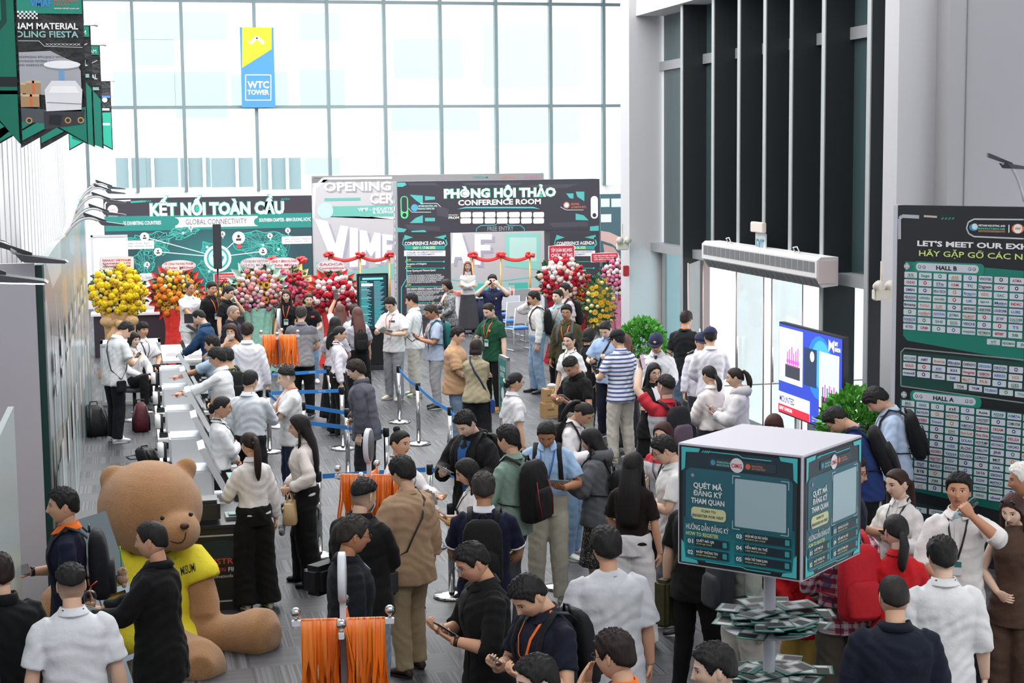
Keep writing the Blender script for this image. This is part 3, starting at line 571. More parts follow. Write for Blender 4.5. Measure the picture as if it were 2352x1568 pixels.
    def wear(s, kind, *a):
        H = s.Mh
        if kind == 'glasses':
            m = MB(); c = a[0] if a else '1c1c1e'
            for sd in (-1, 1):
                pts = [H @ Vector((sd*.032+.021*math.cos(t), .098, .004+.016*math.sin(t))) for t in [2*math.pi*i/14 for i in range(15)]]; m.tube(pts, .0016*s.s, 6)
                m.tube([H @ Vector((sd*.053, .096, .008)), H @ Vector((sd*.074, .06, .01)), H @ Vector((sd*.080, -.01, .008))], .0016*s.s, 6)
            m.tube([H @ Vector((-.011, .100, .007)), H @ Vector((.011, .100, .007))], .0015, 6); m.build('glasses', mat(c, .3), s.root)
        elif kind == 'sunglasses':
            m = MB()
            for sd in (-1, 1): m.ball(H @ Vector((sd*.034, .062, .098)), .024, 7, (1, .5, .7))
            m.tube([H @ Vector((-.06, .05, .1)), H @ Vector((0, .085, .1)), H @ Vector((.06, .05, .1))], .003, 6); m.build('sunglasses', mat('15151a', .1), s.root)
        elif kind == 'mask':
            m = MB(); R = []
            for z in np.linspace(-.026, -.108, 7):
                R.append([tuple(H @ Vector((.068*math.sin(t)*(1-.5*max(0, -(z+.06))/.06), .100*math.cos(t)**.8*(1-.10*abs(z+.06)/.05)+.004, z))) for t in np.linspace(-1.25, 1.25, 13)])
            m.rings(R, cap=False, close=False); m.build('face_mask', mat(a[0] if a else 'e8eef2', .8), s.root)
        elif kind == 'cap':
            col = a[0]; d, ph, th, fs = head_grid(30, 48); p = head_base(d); s_ = sstep(p[:, 2]-(.035-.03*np.cos(ph)*0), -.002, .004); q = p+d*(-.01+(.026+.006*sstep(p[:, 2], .03, .09)+.01)*s_)[:, None]; m = MB(); A = np.array(H); m.add(q @ A[:3, :3].T+A[:3, 3], fs, True)
            R = []
            for f in np.linspace(-1.15, 1.15, 13): R.append([tuple(H @ Vector((.094*math.sin(f), .1*math.cos(f), .040))), tuple(H @ Vector((.100*math.sin(f), .1*math.cos(f)+.075*math.cos(f*1.2), .028))), tuple(H @ Vector((.100*math.sin(f), .1*math.cos(f)+.072*math.cos(f*1.2), .024))), tuple(H @ Vector((.094*math.sin(f), .1*math.cos(f), .036)))])
            m.rings(R); m.ball(H @ Vector((0, 0, .145)), .008, 5); ob = m.build('cap', mat(col, .8, kind='cloth'), s.root)
            if len(a) > 1: b = MB(); b.lathe([(.001, 0), (.017, 0), (.019, .003), (.001, .006)], 12, M=H @ Matrix.Translation((0, .107, .072)) @ Matrix.Rotation(-math.radians(75), 4, 'X')); b.build('cap_badge', mat(a[1], .3, .4), ob)
        elif kind == 'lanyard':
            col = a[0]; bad = a[1] if len(a) > 1 else 'e8ecec'; e = s.ease+.012; m = MB(); zb = 1.16
            for sd in (-1, 1):
                P = [Vector((0, -.10, 1.475)), Vector((sd*.055, -.075, 1.487)), Vector((sd*.075, -.01, 1.487))]+[s.surf(sd*x, z, e) for x, z in ((.068, 1.44), (.055, 1.36), (.035, 1.27), (.006, zb))]
                m.tube(s.S([s.up(p) for p in P]), .008*s.s, 6, flat=.3, ref=(1, 0, 0))
            ob = m.build('lanyard', mat(col, .5), s.root)
            if bad != '-':
                c = s.up(s.surf(0, zb-.06, e+.006))*s.s; b = MB(); b.use(mat(bad, .4)); b.box(-.04, -.002, -.055, .04, .002, .055, M=Matrix.Translation(c), bev=.001); b.use(mat('2a7f7a', .5)); b.box(-.034, .001, .005, .034, .004, .045, M=Matrix.Translation(c)); b.build('badge', None, s.root)
        elif kind == 'watch':
            sd = a[0] if a else -1; arm = [q for q in s.arms if q[0] == sd][0]; f = (arm[3]-arm[2]).normalized(); m = MB(); c = arm[3]-f*.025; m.tube(s.S([c-f*.012, c+f*.012]), .033*s.s, 16); m.ball(tuple((c-Vector((0, 0, 1)).cross(f).cross(f).normalized()*0+Vector((0, 0, .030)))*s.s), .02, 6, (1, 1, .4)); m.build('watch', mat(a[1] if len(a) > 1 else '1a1a1e', .3), s.root)
        elif kind == 'logo':   # small chest print
            x, z, w, h, col = a; m = MB(); 
            P = [s.up(s.surf(x+dx*w, z+dz*h, s.ease+.009))*s.s for dx, dz in ((-.5, -.5), (.5, -.5), (.5, .5), (-.5, .5))]; m.add([tuple(p) for p in P], [(0, 1, 2, 3)], False); m.build('chest_logo', mat(col, .6), s.root)
        elif kind == 'tie':
            m = MB(); R = []
            for z, w in ((1.44, .016), (1.425, .02), (1.41, .013), (1.2, .034), (1.08, .04), (1.05, .004)): c = s.surf(0, z, s.ease+.014); R.append(s.S([s.up(c+Vector(v)) for v in ((-w, 0, 0), (w, 0, 0), (w, -.006, 0), (-w, -.006, 0))]))
            m.rings(R, smooth=False); m.build('tie', mat('1c2238', .6), s.root)
        elif kind == 'epaulette':
            m = MB()
            for sd in (-1, 1): M = Matrix.Translation(s.up((sd*.15*s.w, -.012, 1.45+.01))*s.s) @ Matrix.Rotation(sd*.42, 4, 'Y'); m.use(mat('1a1c30', .6)); m.box(-.055, -.028, 0, .055, .028, .008, M=M, bev=.003); m.use(mat('d8b040', .5)); m.box(sd*.035, -.026, .008, sd*.042, .026, .011, M=M)
            m.build('epaulette', None, s.root)
        elif kind == 'hairclip':
            m = MB(); m.tube([H @ Vector((-.03, -.135, .02)), H @ Vector((0, -.15, .0)), H @ Vector((.03, -.14, -.02))], .008, 8); m.build('hair_clip', mat(a[0], .4), s.root)
        elif kind == 'cuff':   # contrasting sleeve ends
            m = MB(); t0, t1 = a[1], a[2]; tt = [0, .06, .35, .7, .93, 1.06, 1.3, 1.65, 1.98, 2.03]; rr = [.050, .054, .050, .047, .046, .046, .046, .040, .033, .032]; se = TOPT[s.top.split(':')[0]][3]; kw = (.86 if s.fem else 1.0)*s.w**.7
            for ar in s.arms:
                m = MB()
                P = s.arm_pts(ar); pt = [Vector([float(np.interp(t, tt, [p_[i] for p_ in P])) for i in range(3)]) for t in (t0, t1)]; m.tube(s.S(pt), [(float(np.interp(t, tt, rr))*kw+se+.004)*s.s for t in (t0, t1)], 16); m.build('sleeve_cuff', s.cloth(a[0]), s.root)
def strap_tube(m, s, pts, w=.022, t=.22): m.tube(s.S([s.up(p) for p in pts]), w*s.s, 8, flat=t, ref=(1, 0, .2))
def backpack(key, col, label, col2=None, w=.15, d=.13, z0=1.0, z1=1.42, trim=None, name='backpack', front=False, off=0, cat='backpack', group=None):
    s = PEOPLE[key]; r = empty(name, s.loc, s.rz, label, cat, group); e = s.ease+.006; sg = 1 if front else -1; M1 = mat(col, .75, kind='cloth'); y0 = s.surf(0, 1.25, e, not front).y
    m = MB(); R = []
    for f, ww, dd in ((0, .75, .6), (.04, .95, .85), (.12, 1, 1), (.5, 1, 1), (.8, .96, .85), (.93, .8, .62), (1, .5, .35)):
        z = z0+(z1-z0)*f; R.append(s.S([s.up((off+w*ww*np.sign(math.cos(a))*abs(math.cos(a))**.5, y0+sg*(d/2+.5*d*dd*np.sign(math.sin(a))*abs(math.sin(a))**.6*1.0), z)) for a in [2*math.pi*i/24 for i in range(24)]]))
    m.rings(R); m.build('body_compartment', M1, r)
    p = MB(); R = []
    for f, ww in ((0, .6), (.08, .82), (.5, .85), (.85, .78), (1, .5)):
        z = z0+.03+(z1-z0)*.48*f; R.append(s.S([s.up((off+w*ww*np.sign(math.cos(a))*abs(math.cos(a))**.5, y0+sg*(d*.95+.035*np.sign(math.sin(a))*abs(math.sin(a))**.6), z)) for a in [2*math.pi*i/20 for i in range(20)]]))
    p.rings(R); p.build('front_pocket', mat(col2 or col, .7, kind='cloth'), r)
    for sd in (-1, 1):
        b = MB(); x = .10 if not s.fem else .085
        P = [Vector((off+sd*x*.9, y0+sg*.015, z1-.03)), Vector((sd*x, y0*.75, 1.445)), Vector((sd*x*1.05, -.015, 1.475+e*.3))]+[s.surf(sd*q, z, e+.010, front) for q, z in ((x*1.1, 1.40), (x*1.2, 1.30), (x*1.25, 1.2), (x*1.35, 1.1))]+[Vector((sd*(.155*s.w+e), 0, 1.08)), Vector((sd*.12, y0+sg*.01, 1.06))]
        strap_tube(b, s, P); b.build('strap', M1, r)
    h = MB(); h.tube(s.S([s.up((off-.03, y0+sg*.03, z1-.01)), s.up((off-.02, y0+sg*.03, z1+.035)), s.up((off+.02, y0+sg*.03, z1+.035)), s.up((off+.03, y0+sg*.03, z1-.01))]), .008, 8); h.build('carry_handle', BLACK, r)
    if trim:
        t = MB()
        for sx in (-1, 1): t.tube(s.S([s.up((off+sx*w*.55, y0+sg*(d+.034), z0+.05)), s.up((off+sx*w*.72, y0+sg*(d+.022), z0+.2)), s.up((off+sx*w*.55, y0+sg*(d*.98), z0+.34))]), .004, 6)
        t.build('piping', mat(trim, .5), r)
    return r
def crossbody(key, col, label, side=1, bag=(.11, .05, .15), drop=.95, bcol=None, at=None):
    s = PEOPLE[key]; r = empty('crossbody_bag', s.loc, s.rz, label, 'bag'); e = s.ease+.012; m = MB(); sh = -side; P = []
    for q, z in ((.05, 1.36), (-.01, 1.26), (-.08, 1.12), (-.13, 1.02)): P.append(s.surf(sh*q, z, e))
    P = [Vector((side*(.165*s.w+e), 0, drop)), *P[::-1], Vector((sh*.085, .03, 1.468)), Vector((sh*.09, -.03, 1.478)), s.surf(sh*.075, 1.40, e, True), s.surf(-side*.01, 1.26, e, True), s.surf(side*.08, 1.12, e, True), s.surf(side*.13, 1.02, e, True), Vector((side*(.165*s.w+e), -.01, drop))]
    strap_tube(m, s, P, .014, .3); m.build('strap', mat(col, .6), r)
    if bag:
        w, d, h = bag; a = at or (side*(.18*s.w+e+d*.6), -.02, drop-h*.6); b = MB(); c = s.up(a)*s.s; M = Matrix.Translation(c) @ Matrix.Rotation(math.radians(90)*0, 4, 'Z'); b.box(-d, -w, -h/2-.02, d, w, h/2, M=M, bev=min(w, d)*.42); b.build('bag_body', mat(bcol or col, .6, kind='cloth'), r)
    return r
def held(key, sd, kind, label, **k):
    """an item in the hand; its own top-level thing"""
    s = PEOPLE[key]; M = s.W @ s.handM[sd]; out = None
    loc = M.translation.copy(); hx = M.col[0].xyz.normalized(); hz = M.col[2].xyz.normalized(); hy = hz.cross(hx); B = Matrix(((hx.x, hy.x, hz.x, 0), (hx.y, hy.y, hz.y, 0), (hx.z, hy.z, hz.z, 0), (0, 0, 0, 1)))
    def put(o, T):
        o.matrix_world = Matrix.Translation(loc) @ B @ T; return o
    if kind in ('smartphone', 'tablet'):
        a, b_ = (.038, .078) if kind == 'smartphone' else (.08, .12); r = put(empty(kind, (0, 0, 0), 0, label, 'phone' if kind == 'smartphone' else 'tablet'), Matrix.Translation((.075, .01, .035)) @ Matrix.Rotation(k.get('ang', .35), 4, 'Z'))
        m = MB(); m.box(-b_, -a, -.004, b_, a, .004, bev=.003); m.build('casing', mat(k.get('col', '1c1c20'), .3), r); m = MB(); m.box(-b_*.94, -a*.92, .004, b_*.94, a*.92, .0055); m.build('screen', mat(k.get('scr', '2a3038'), .1, emit=k['lit']) if 'lit' in k else mat(k.get('scr', '23272e'), .1), r)
    elif kind == 'leaflets':
        r = put(empty('leaflet', (0, 0, 0), 0, label, 'leaflet'), Matrix.Translation((.10, 0, .03))); 
        for i in range(k.get('n', 3)):
            m = MB(); T = Matrix.Translation((0, 0, i*.006)) @ Matrix.Rotation(.25*(i-1), 4, 'Z') @ Matrix.Rotation(.06*(i-1), 4, 'X'); m.use(mat('dfe6e4', .5)); m.box(-.10, -.075, 0, .11, .075, .002, M=T); m.use(mat('1f6f68', .5)); m.box(-.08, -.06, .002, -.01, .06, .003, M=T); m.use(mat('2a2c30', .5)); m.box(.01, -.06, .002, .09, .06, .003, M=T); m.build('sheet', None, r)
    elif kind == 'water_bottle':
        r = put(empty('water_bottle', (0, 0, 0), 0, label, 'bottle'), Matrix.Translation((.06, 0, .04)) @ Matrix.Rotation(math.radians(90), 4, 'X')); m = MB(); m.lathe([(.001, -.1), (.030, -.1), (.032, -.09), (.031, .0), (.033, .05), (.02, .09), (.013, .10), (.013, .115), (.001, .116)], 16); m.build('bottle_body', mat_glass('d8e8ee', .35), r); m = MB(); m.lathe([(.0325, -.03), (.0325, .03)], 16); m.build('bottle_label', mat('6aa0c8', .4), r)
    elif kind == 'handbag':
        w, d, h = k.get('size', (.13, .06, .10)); c = k.get('col', 'c8ab7c'); r = empty('handbag', s.W @ (s.handM[sd].translation+Vector((k.get('dx', 0), 0, -k.get('drop', .14)-h))), s.rz+k.get('rot', 0), label, 'handbag'); m = MB(); R = []
        for z, kk in ((-h, 1.08), (-h*.9, 1.14), (0, 1.05), (h*.9, .86), (h, .8)): R.append([(w*kk*np.sign(math.cos(t))*abs(math.cos(t))**.4, d*kk*np.sign(math.sin(t))*abs(math.sin(t))**.5, z) for t in [2*math.pi*i/24 for i in range(24)]])
        m.rings(R); m.build('bag_body', mat(c, .45), r)
        for y in (-.5, .5): m = MB(); m.tube([(-w*.5, d*y, h*.7), (-w*.45, d*y*.6, h*.7+k.get('drop', .14)*.7), (0, 0, h*.7+k.get('drop', .14)), (w*.45, d*y*.6, h*.7+k.get('drop', .14)*.7), (w*.5, d*y, h*.7)], .006, 8); m.build('bag_handle', mat(c, .45), r)
        m = MB(); m.box(-w*.95, d*.8, h*.45, w*.95, d*1.02, h*.62, bev=.004); m.build('bag_flap_strap', mat(k.get('c2', c), .4), r)
        if k.get('charm'): m = MB(); m.smooth = True; m.ball((-w*.7, d*1.2, -h*1.2), .035, 9); m.ball((-w*.5, d*1.2, -h*1.5), .03, 8); m.ball((-w*.95, d*1.2, -h*1.5), .028, 8); m.ball((-w*.7, d*1.2, -h*1.75), .03, 8); tag(m.build('plush_keyring', mat('a8acb2', .95, kind='plush'), r), 'grey plush charm')
    return r
def finish_garments():
    dg = bpy.context.evaluated_depsgraph_get
    for ob, vox, amp, sd in PEND:
        r = ob.modifiers.new('r', 'REMESH'); r.mode = 'VOXEL'; r.voxel_size = vox; q = ob.modifiers.new('s', 'SMOOTH'); q.iterations = 4; q.factor = .5
    d = dg(); new = []
    for ob, vox, amp, sd in PEND: new.append(bpy.data.meshes.new_from_object(ob.evaluated_get(d)))
    for (ob, vox, amp, sd), me in zip(PEND, new):
        ob.modifiers.clear(); old = ob.data; n = len(me.vertices); v = np.zeros(n*3); me.vertices.foreach_get('co', v); v = v.reshape(-1, 3); nn = np.zeros(n*3); me.vertex_normals.foreach_get('vector', nn); nn = nn.reshape(-1, 3); x, y, z = v.T
        w = np.sin(31*z+7*np.sin(9*x+sd)+6*np.sin(8*y+sd*2))*np.sin(11*x+9*y+4*np.sin(13*z+sd)); w += .6*np.sin(24*(x+.6*z)+5*np.sin(7*y+sd))*np.sin(17*z+sd*3); w = np.sign(w)*np.abs(w)**.8
        v = v+nn*(amp*w)[:, None]; me.vertices.foreach_set('co', v.ravel()); me.polygons.foreach_set('use_smooth', [True]*len(me.polygons)); 
        if not me.materials: me.materials.append(old.materials[0])
        me.name = old.name; ob.data = me; bpy.data.meshes.remove(old)
# ------------------------------------------------------------ building shell
def box_obj(name, a, b, m, parent=None, kind='structure', bev=0):
    q = MB(); q.box(*a, *b, bev=bev); o = q.build(name, m, parent)
    if kind and not parent: o['kind'] = kind
    return o
WALLW = mat('e9e9ec', .7, kind='wall'); GREYW = mat('a6a6ab', .7, kind='wall'); MULL = mat('8f9b9e', .4); DARK = mat('23282b', .5)
def floor_mat():
    m = bpy.data.materials.new('carpet_tiles'); m.use_nodes = True; nt = m.node_tree; b = nt.nodes['Principled BSDF']; N = nt.nodes.new; L = nt.links.new; tc = N('ShaderNodeTexCoord'); sp = N('ShaderNodeSeparateXYZ'); L(tc.outputs['Object'], sp.inputs[0])
    def mm(op, a, bb=None, c=None):
        n = N('ShaderNodeMath'); n.operation = op
        for i, v in enumerate((a, bb, c)):
            if v is None: continue
            if isinstance(v, (int, float)): n.inputs[i].default_value = v
            else: L(v, n.inputs[i])
        return n.outputs[0]
    X, Y = sp.outputs[0], sp.outputs[1]; ix = mm('FLOOR', mm('MULTIPLY', X, 2.5)); iy = mm('FLOOR', mm('MULTIPLY', Y, 2)); par = mm('MODULO', mm('ABSOLUTE', mm('ADD', ix, iy)), 2)
    w = N('ShaderNodeTexWhiteNoise'); w.noise_dimensions = '2D'; cb = N('ShaderNodeCombineXYZ')
    sx = mm('FLOOR', mm('MULTIPLY', X, 70)); sy = mm('FLOOR', mm('MULTIPLY', Y, 60)); k = mm('ADD', mm('MULTIPLY', par, sx), mm('MULTIPLY', mm('SUBTRACT', 1, par), sy)); L(k, cb.inputs[0]); L(mm('ADD', mm('MULTIPLY', ix, 7), iy), cb.inputs[1]); L(cb.outputs[0], w.inputs[0])
    con = mm('MULTIPLY_ADD', par, .62, .30); v = mm('MULTIPLY_ADD', mm('SUBTRACT', mm('POWER', w.outputs[0], 1.8), .35), con, .5)
    tile = N('ShaderNodeTexWhiteNoise'); tile.noise_dimensions = '2D'; cb2 = N('ShaderNodeCombineXYZ'); L(ix, cb2.inputs[0]); L(iy, cb2.inputs[1]); L(cb2.outputs[0], tile.inputs[0])
    v = mm('MULTIPLY_ADD', tile.outputs[0], .10, v); cr = N('ShaderNodeValToRGB'); L(v, cr.inputs[0]); e = cr.color_ramp.elements; e[0].position = .15; e[0].color = lin('161719'); e[1].position = .95; e[1].color = lin('5e5f64'); L(cr.outputs[0], b.inputs['Base Color'])
    b.inputs['Roughness'].default_value = .5; b.inputs['Specular IOR Level'].default_value = .5; bp = N('ShaderNodeBump'); bp.inputs['Strength'].default_value = .25; bp.inputs['Distance'].default_value = .004; L(v, bp.inputs['Height']); L(bp.outputs[0], b.inputs['Normal']); return m
box_obj('floor', (-6, -4, -.1), (9.1, 46.3, 0), floor_mat()); box_obj('floor_rear', (9.1, 27.1, -.1), (14.3, 46.3, 0), floor_mat())
box_obj('ceiling', (-6, -4, 9.3), (9.4, 46.6, 9.5), mat('e4e4e6', .8)); box_obj('ceiling_rear', (9.4, 27, 9.3), (14.4, 46.6, 9.5), mat('e4e4e6', .8)); box_obj('ceiling_near', (9.4, -4, 9.3), (14.1, 17, 9.5), mat('e4e4e6', .8))
box_obj('wall_left', (-1.95, -4, 0), (-1.75, 46.3, 9.3), WALLW)
box_obj('wall_near', (-6, -4.2, 0), (14, -4, 9.3), WALLW)
box_obj('ground_outside', (-60, 46.3, -.3), (90, 140, -.1), mat('d8dadb', .9)); box_obj('ground_entrance', (9.1, 16.9, -.12), (60, 27.1, -.02), mat('f2f0f0', .9))
# pleated wall cladding on the left wall
m = MB()
for i in range(46): m.box(-1.75, .2+i*1.0, 0, -1.735, .215+i*1.0, 9.3)
m.build('trim_1', mat('cfcfd4', .6))['kind'] = 'structure'
# back glazing at Y=46
BY = 46.0
m = MB(); m.box(-1.75, BY, 0, 14.3, BY+.25, 2.95); m.box(-1.75, BY, 2.95, 14.3, BY+.12, 3.15); m.build('wall_back', mat('f4f4f6', .6))['kind'] = 'structure'
m = MB()
for X in (-1.12, .17, 1.46, 3.41, 5.39, 6.97, 8.55, 10.14, 11.72, 13.29): m.box(X-.045, BY-.10, 3.15, X+.045, BY+.10, 9.3)
for z in (5.37, 8.22): m.box(-1.75, BY-.09, z, 14.3, BY+.09, z+.085)
m.build('window_frame_back', mat('76868a', .4))['kind'] = 'structure'
m = MB(); m.box(-1.75, BY, 3.15, 14.3, BY+.012, 9.3); m.build('window_1', mat_glass('f2fbfa', .08))['kind'] = 'structure'
# white fascia bands of the tower outside and its glass bands
OY = 66.0
o = link('building', None); tag(o, 'pale office tower with bluish glass bands, seen through the tall back glazing', 'building')
m = MB(); m.box(-22, OY, -.1, 40, OY+6, 22); m.build('facade_wall', mat('f7f7f7', .8), o)
def outq(x0, y0, x1, y1, col, dep=.05):
    a = at_Y(x0, y1, OY); b_ = at_Y(x1, y0, OY); q = MB(); q.box(a.x, OY-dep, a.z, b_.x, OY+.01, b_.z); return q.build('glass_band', mat(col, .3), o)
for r in ((262, 165, 400, 250), (405, 165, 520, 270), (532, 172, 590, 248), (630, 165, 660, 245), (268, 362, 335, 432), (338, 362, 408, 430), (416, 362, 482, 430), (487, 362, 580, 430), (600, 362, 690, 436), (900, 250, 1100, 300), (905, 90, 1060, 180), (1110, 60, 1330, 200), (1130, 250, 1330, 330)): outq(*r, 'a8aeb0' if r[1] < 300 else '858e93')
for r in ((268, 28, 520, 90), (690, 30, 780, 92), (300, 92, 400, 150), (690, 160, 790, 250), (700, 362, 780, 400)): outq(*r, 'a9acad')
for x in (300, 352, 430, 470, 545, 620, 660): q = MB(); a = at_Y(x, 430, OY); q.box(a.x-.06, OY-.2, a.z-.3, a.x+.06, OY-.06, a.z+1.3); q.build('facade_post', mat('f4f4f4', .6), o)
# right side: pillar, recessed bay with fins, header, near walls
GX = 8.72; HX = 8.25
box_obj('pillar_rear', (8.13, 26.6, 0), (9.3, 27.1, 9.3), mat('cfcfd3', .7, kind='wall'))
box_obj('wall_outer', (9.3, 27.1, 0), (40, 27.3, 9.3), mat('f4f2f2', .7)); box_obj('wall_right_rear', (14.2, 27.1, 0), (14.4, 46.3, 9.3), WALLW)
m = MB(); m.box(HX, 17.3, 6.32, 9.3, 26.6, 9.3); m.build('wall_header', mat('ececee', .7))['kind'] = 'structure'
box_obj('pillar_near', (HX, 16.9, 0), (9.4, 17.25, 9.3), mat('c2c2c7', .7, kind='wall'))
m = MB(); m.box(HX+.45, 16.6, 0, 14.0, 16.9, 9.3); m.build('wall_right', GREYW)['kind'] = 'structure'
m = MB(); m.box(8.90, 16.585, 0, 8.908, 16.6, 9.3); m.build('trim_2', mat('8a8a8e', .6))['kind'] = 'structure'
box_obj('wall_right_near', (13.8, -4, 0), (14.0, 16.6, 9.3), GREYW)
FIN = [(24.5, 0), (23.09, 2.5), (22.03, 2.5), (21.06, 2.5), (20.14, 2.5), (19.12, 0), (17.83, 0)]
for Y, z0 in FIN:
    m = MB(); m.use(mat('272c30', .45)); m.box(8.345, Y-.045, z0, GX+.05, Y+.045, 6.32); m.use(mat('a3a7aa', .4)); m.box(8.33, Y-.05, z0, 8.345, Y+.05, 6.32); o = m.build('trim_fin'); o['kind'] = 'structure'
m = MB(); 
for z in (5.42,): m.box(GX-.06, 17.3, z, GX+.02, 26.6, z+.15)
m.box(GX-.22, 17.3, 2.42, GX+.03, 26.6, 2.56); m.build('trim_transom', mat('9ea1a4', .4))['kind'] = 'structure'
# the tinted upper panes: each bay its own pane
Ys = [26.6]+[f[0] for f in FIN]+[17.3]
for i in range(len(Ys)-1):
    m = MB(); m.box(GX, Ys[i+1]+.05, 2.56, GX+.02, Ys[i]-.05, 6.32); o = m.build('window_%d' % (i+2), mat('44585a', .25, spec=.8)); o['kind'] = 'structure'
m = MB()
for Y in (24.5-.05, 19.12+.05): m.box(GX-.05, Y-.05, 0, GX+.05, Y+.05, 2.42)
for Y in (26.55, 17.85): m.box(GX-.04, Y-.04, 0, GX+.04, Y+.04, 2.42)
m.build('window_frame_entrance', mat('9c8f8e', .4))['kind'] = 'structure'
m = MB(); m.box(GX, 24.5, .02, GX+.012, 26.5, 2.42); m.build('window_10', mat_glass('d6ecee', .2))['kind'] = 'structure'
m = MB(); m.box(GX, 17.9, .02, GX+.012, 19.1, 2.42); m.build('window_11', mat_glass('eef4f4', .15))['kind'] = 'structure'
# door leaves: the open one stands into the hall
def door(n, x0, y0, x1, y1):
    o = link('door_%d' % n, None); o['kind'] = 'structure'; m = MB(); m.prism([(x0, y0, .02), (x1, y1, .02), (x1, y1, 2.42), (x0, y0, 2.42)], (.012, .012, 0)); m.build('door_glass', mat_glass('f0f6f6', .3), o)
    m = MB(); d = Vector((x1-x0, y1-y0, 0)).normalized()
    for t in ((x0, y0), (x1, y1)): m.tube([(t[0], t[1], 0.02), (t[0], t[1], 2.44)], .012, 8)
    m.build('door_stile', mat('b8a09e', .3, .5), o); m = MB(); hx, hy = x1-d.x*.12, y1-d.y*.12; m.tube([(hx-.04, hy-.04, .85), (hx-.04, hy-.04, 1.35)], .012, 8); m.build('door_handle', CHROME, o)
door(1, 8.0, 23.2, 8.62, 24.3); door(2, GX, 22.0, GX, 23.1); door(3, GX, 20.6, GX, 21.7)
# things fixed to the right side
def air_curtain():
    a, b_ = at_X(1612, 560, 8.05), at_X(1876, 600, 8.05); r = empty('air_curtain', (8.12, a.y, 0), 0, 'long white air curtain unit with grilles mounted above the entrance door', 'air curtain'); Y0, Y1 = b_.y, a.y
    r.location = (8.05, Y0, 2.42); L_ = Y1-Y0; m = MB(); m.prism([(0, 0, .12), (0, 0, .33), (.05, 0, .37), (.28, 0, .37), (.28, 0, .02), (.08, 0, 0)], (0, L_, 0)); m.build('housing', mat('e6e4e4', .4), r)
    m = MB(); m.use(mat('6f7173', .5))
    n = 22
    for i in range(n): y0 = .06+i*(L_-.12)/n; m.box(-.004, y0, .18, .002, y0+(L_-.12)/n-.02, .31); m.prism([(-.002, y0, .11), (-.002, y0+(L_-.12)/n-.02, .11), (.075, y0+(L_-.12)/n-.02, -.003), (.075, y0, -.003)], (-.003, 0, -.001))
    m.build('grille', None, r)
    m = MB()
    for y in (.8, L_-.9): m.tube([(.12, y, .37), (.12, y+.1, .45), (.15, y+.3, .43), (.2, y+.35, .37)], .008, 6)
    m.build('cable', mat('d8d8d8', .5), r); m = MB(); m.box(.02, -.006, .05, .26, 0, .33); m.build('end_cap', mat('e8d8d6', .4), r)
air_curtain()
a = at_X(1745, 554, 8.2); r = empty('exit_sign', (8.2, a.y, a.z), 0, 'small EXIT sign box hanging in front of the dark fins above the air curtain', 'sign')
m = MB(); m.box(-.06, -.24, .12, .0, .20, .26, bev=.01); m.build('emergency_battery_box', mat('e9dfd6', .5), r); m = MB(); m.box(0, -.2, -.20, .02, .16, .11); m.build('sign_plate', mat('cfdcdc', .3), r)
sg = Sign(Vector((8.2-.002, a.y+.16, a.z-.2)), (0, -1, 0), (0, 0, 1), r, 'lettering'); sg.text('EXIT', .04, .07, .32, .24, '4a86b8', 1, bold=.01); sg.line([(.28, .03), (.10, .03)], .02, 'b8506a', 1); sg.done(); m = MB(); m.tube([(.01, 0, -.2), (.01, 0, -.34)], .008, 6); m.build('cable', BLACK, r)
def twin_spot(px, py, plane, lab, nrm):
    p = plane(px, py); r = empty('emergency_light', p, 0, lab, 'emergency light'); m = MB(); m.box(-.10, -.05, -.13, .10, .05, .0, bev=.015); m.build('battery_box', mat('e8e0d2', .5), r)
    for sx in (-.07, .07): q = MB(); q.tube([(sx, -.01, .02), (sx, -.09, .04)], [.045, .06], 14); q.build('lamp_head', mat('ded8cc', .4), r)
    m = MB(); m.box(-.01, .0, .0, .01, .02, .3); m.build('conduit', mat('e8e0d2', .5), r)
twin_spot(2025, 662, lambda x, y: at_Y(x, y, 16.84), 'cream emergency light box with two lamp heads on the near white pillar', 0)
twin_spot(1430, 556, lambda x, y: at_Y(x, y, 26.5), 'cream emergency light with two round lamp heads on the rear white pillar', 0)
p = at_Y(1437, 622, 26.55); m = MB(); m.box(-.04, -.05, -.09, .05, .04, .09, bev=.01); o = m.build('fire_alarm', mat('b02a30', .4)); o.location = p; tag(o, 'small red fire alarm box on the rear white pillar', 'fire alarm')
for i, (x, y, lab) in enumerate(((110, 572, 'nearer grey floodlight on a curved arm at the tall grey side board, upper one'), (75, 634, 'nearest grey floodlight with a lit lens at the tall grey side board, lower one'))):
    pass
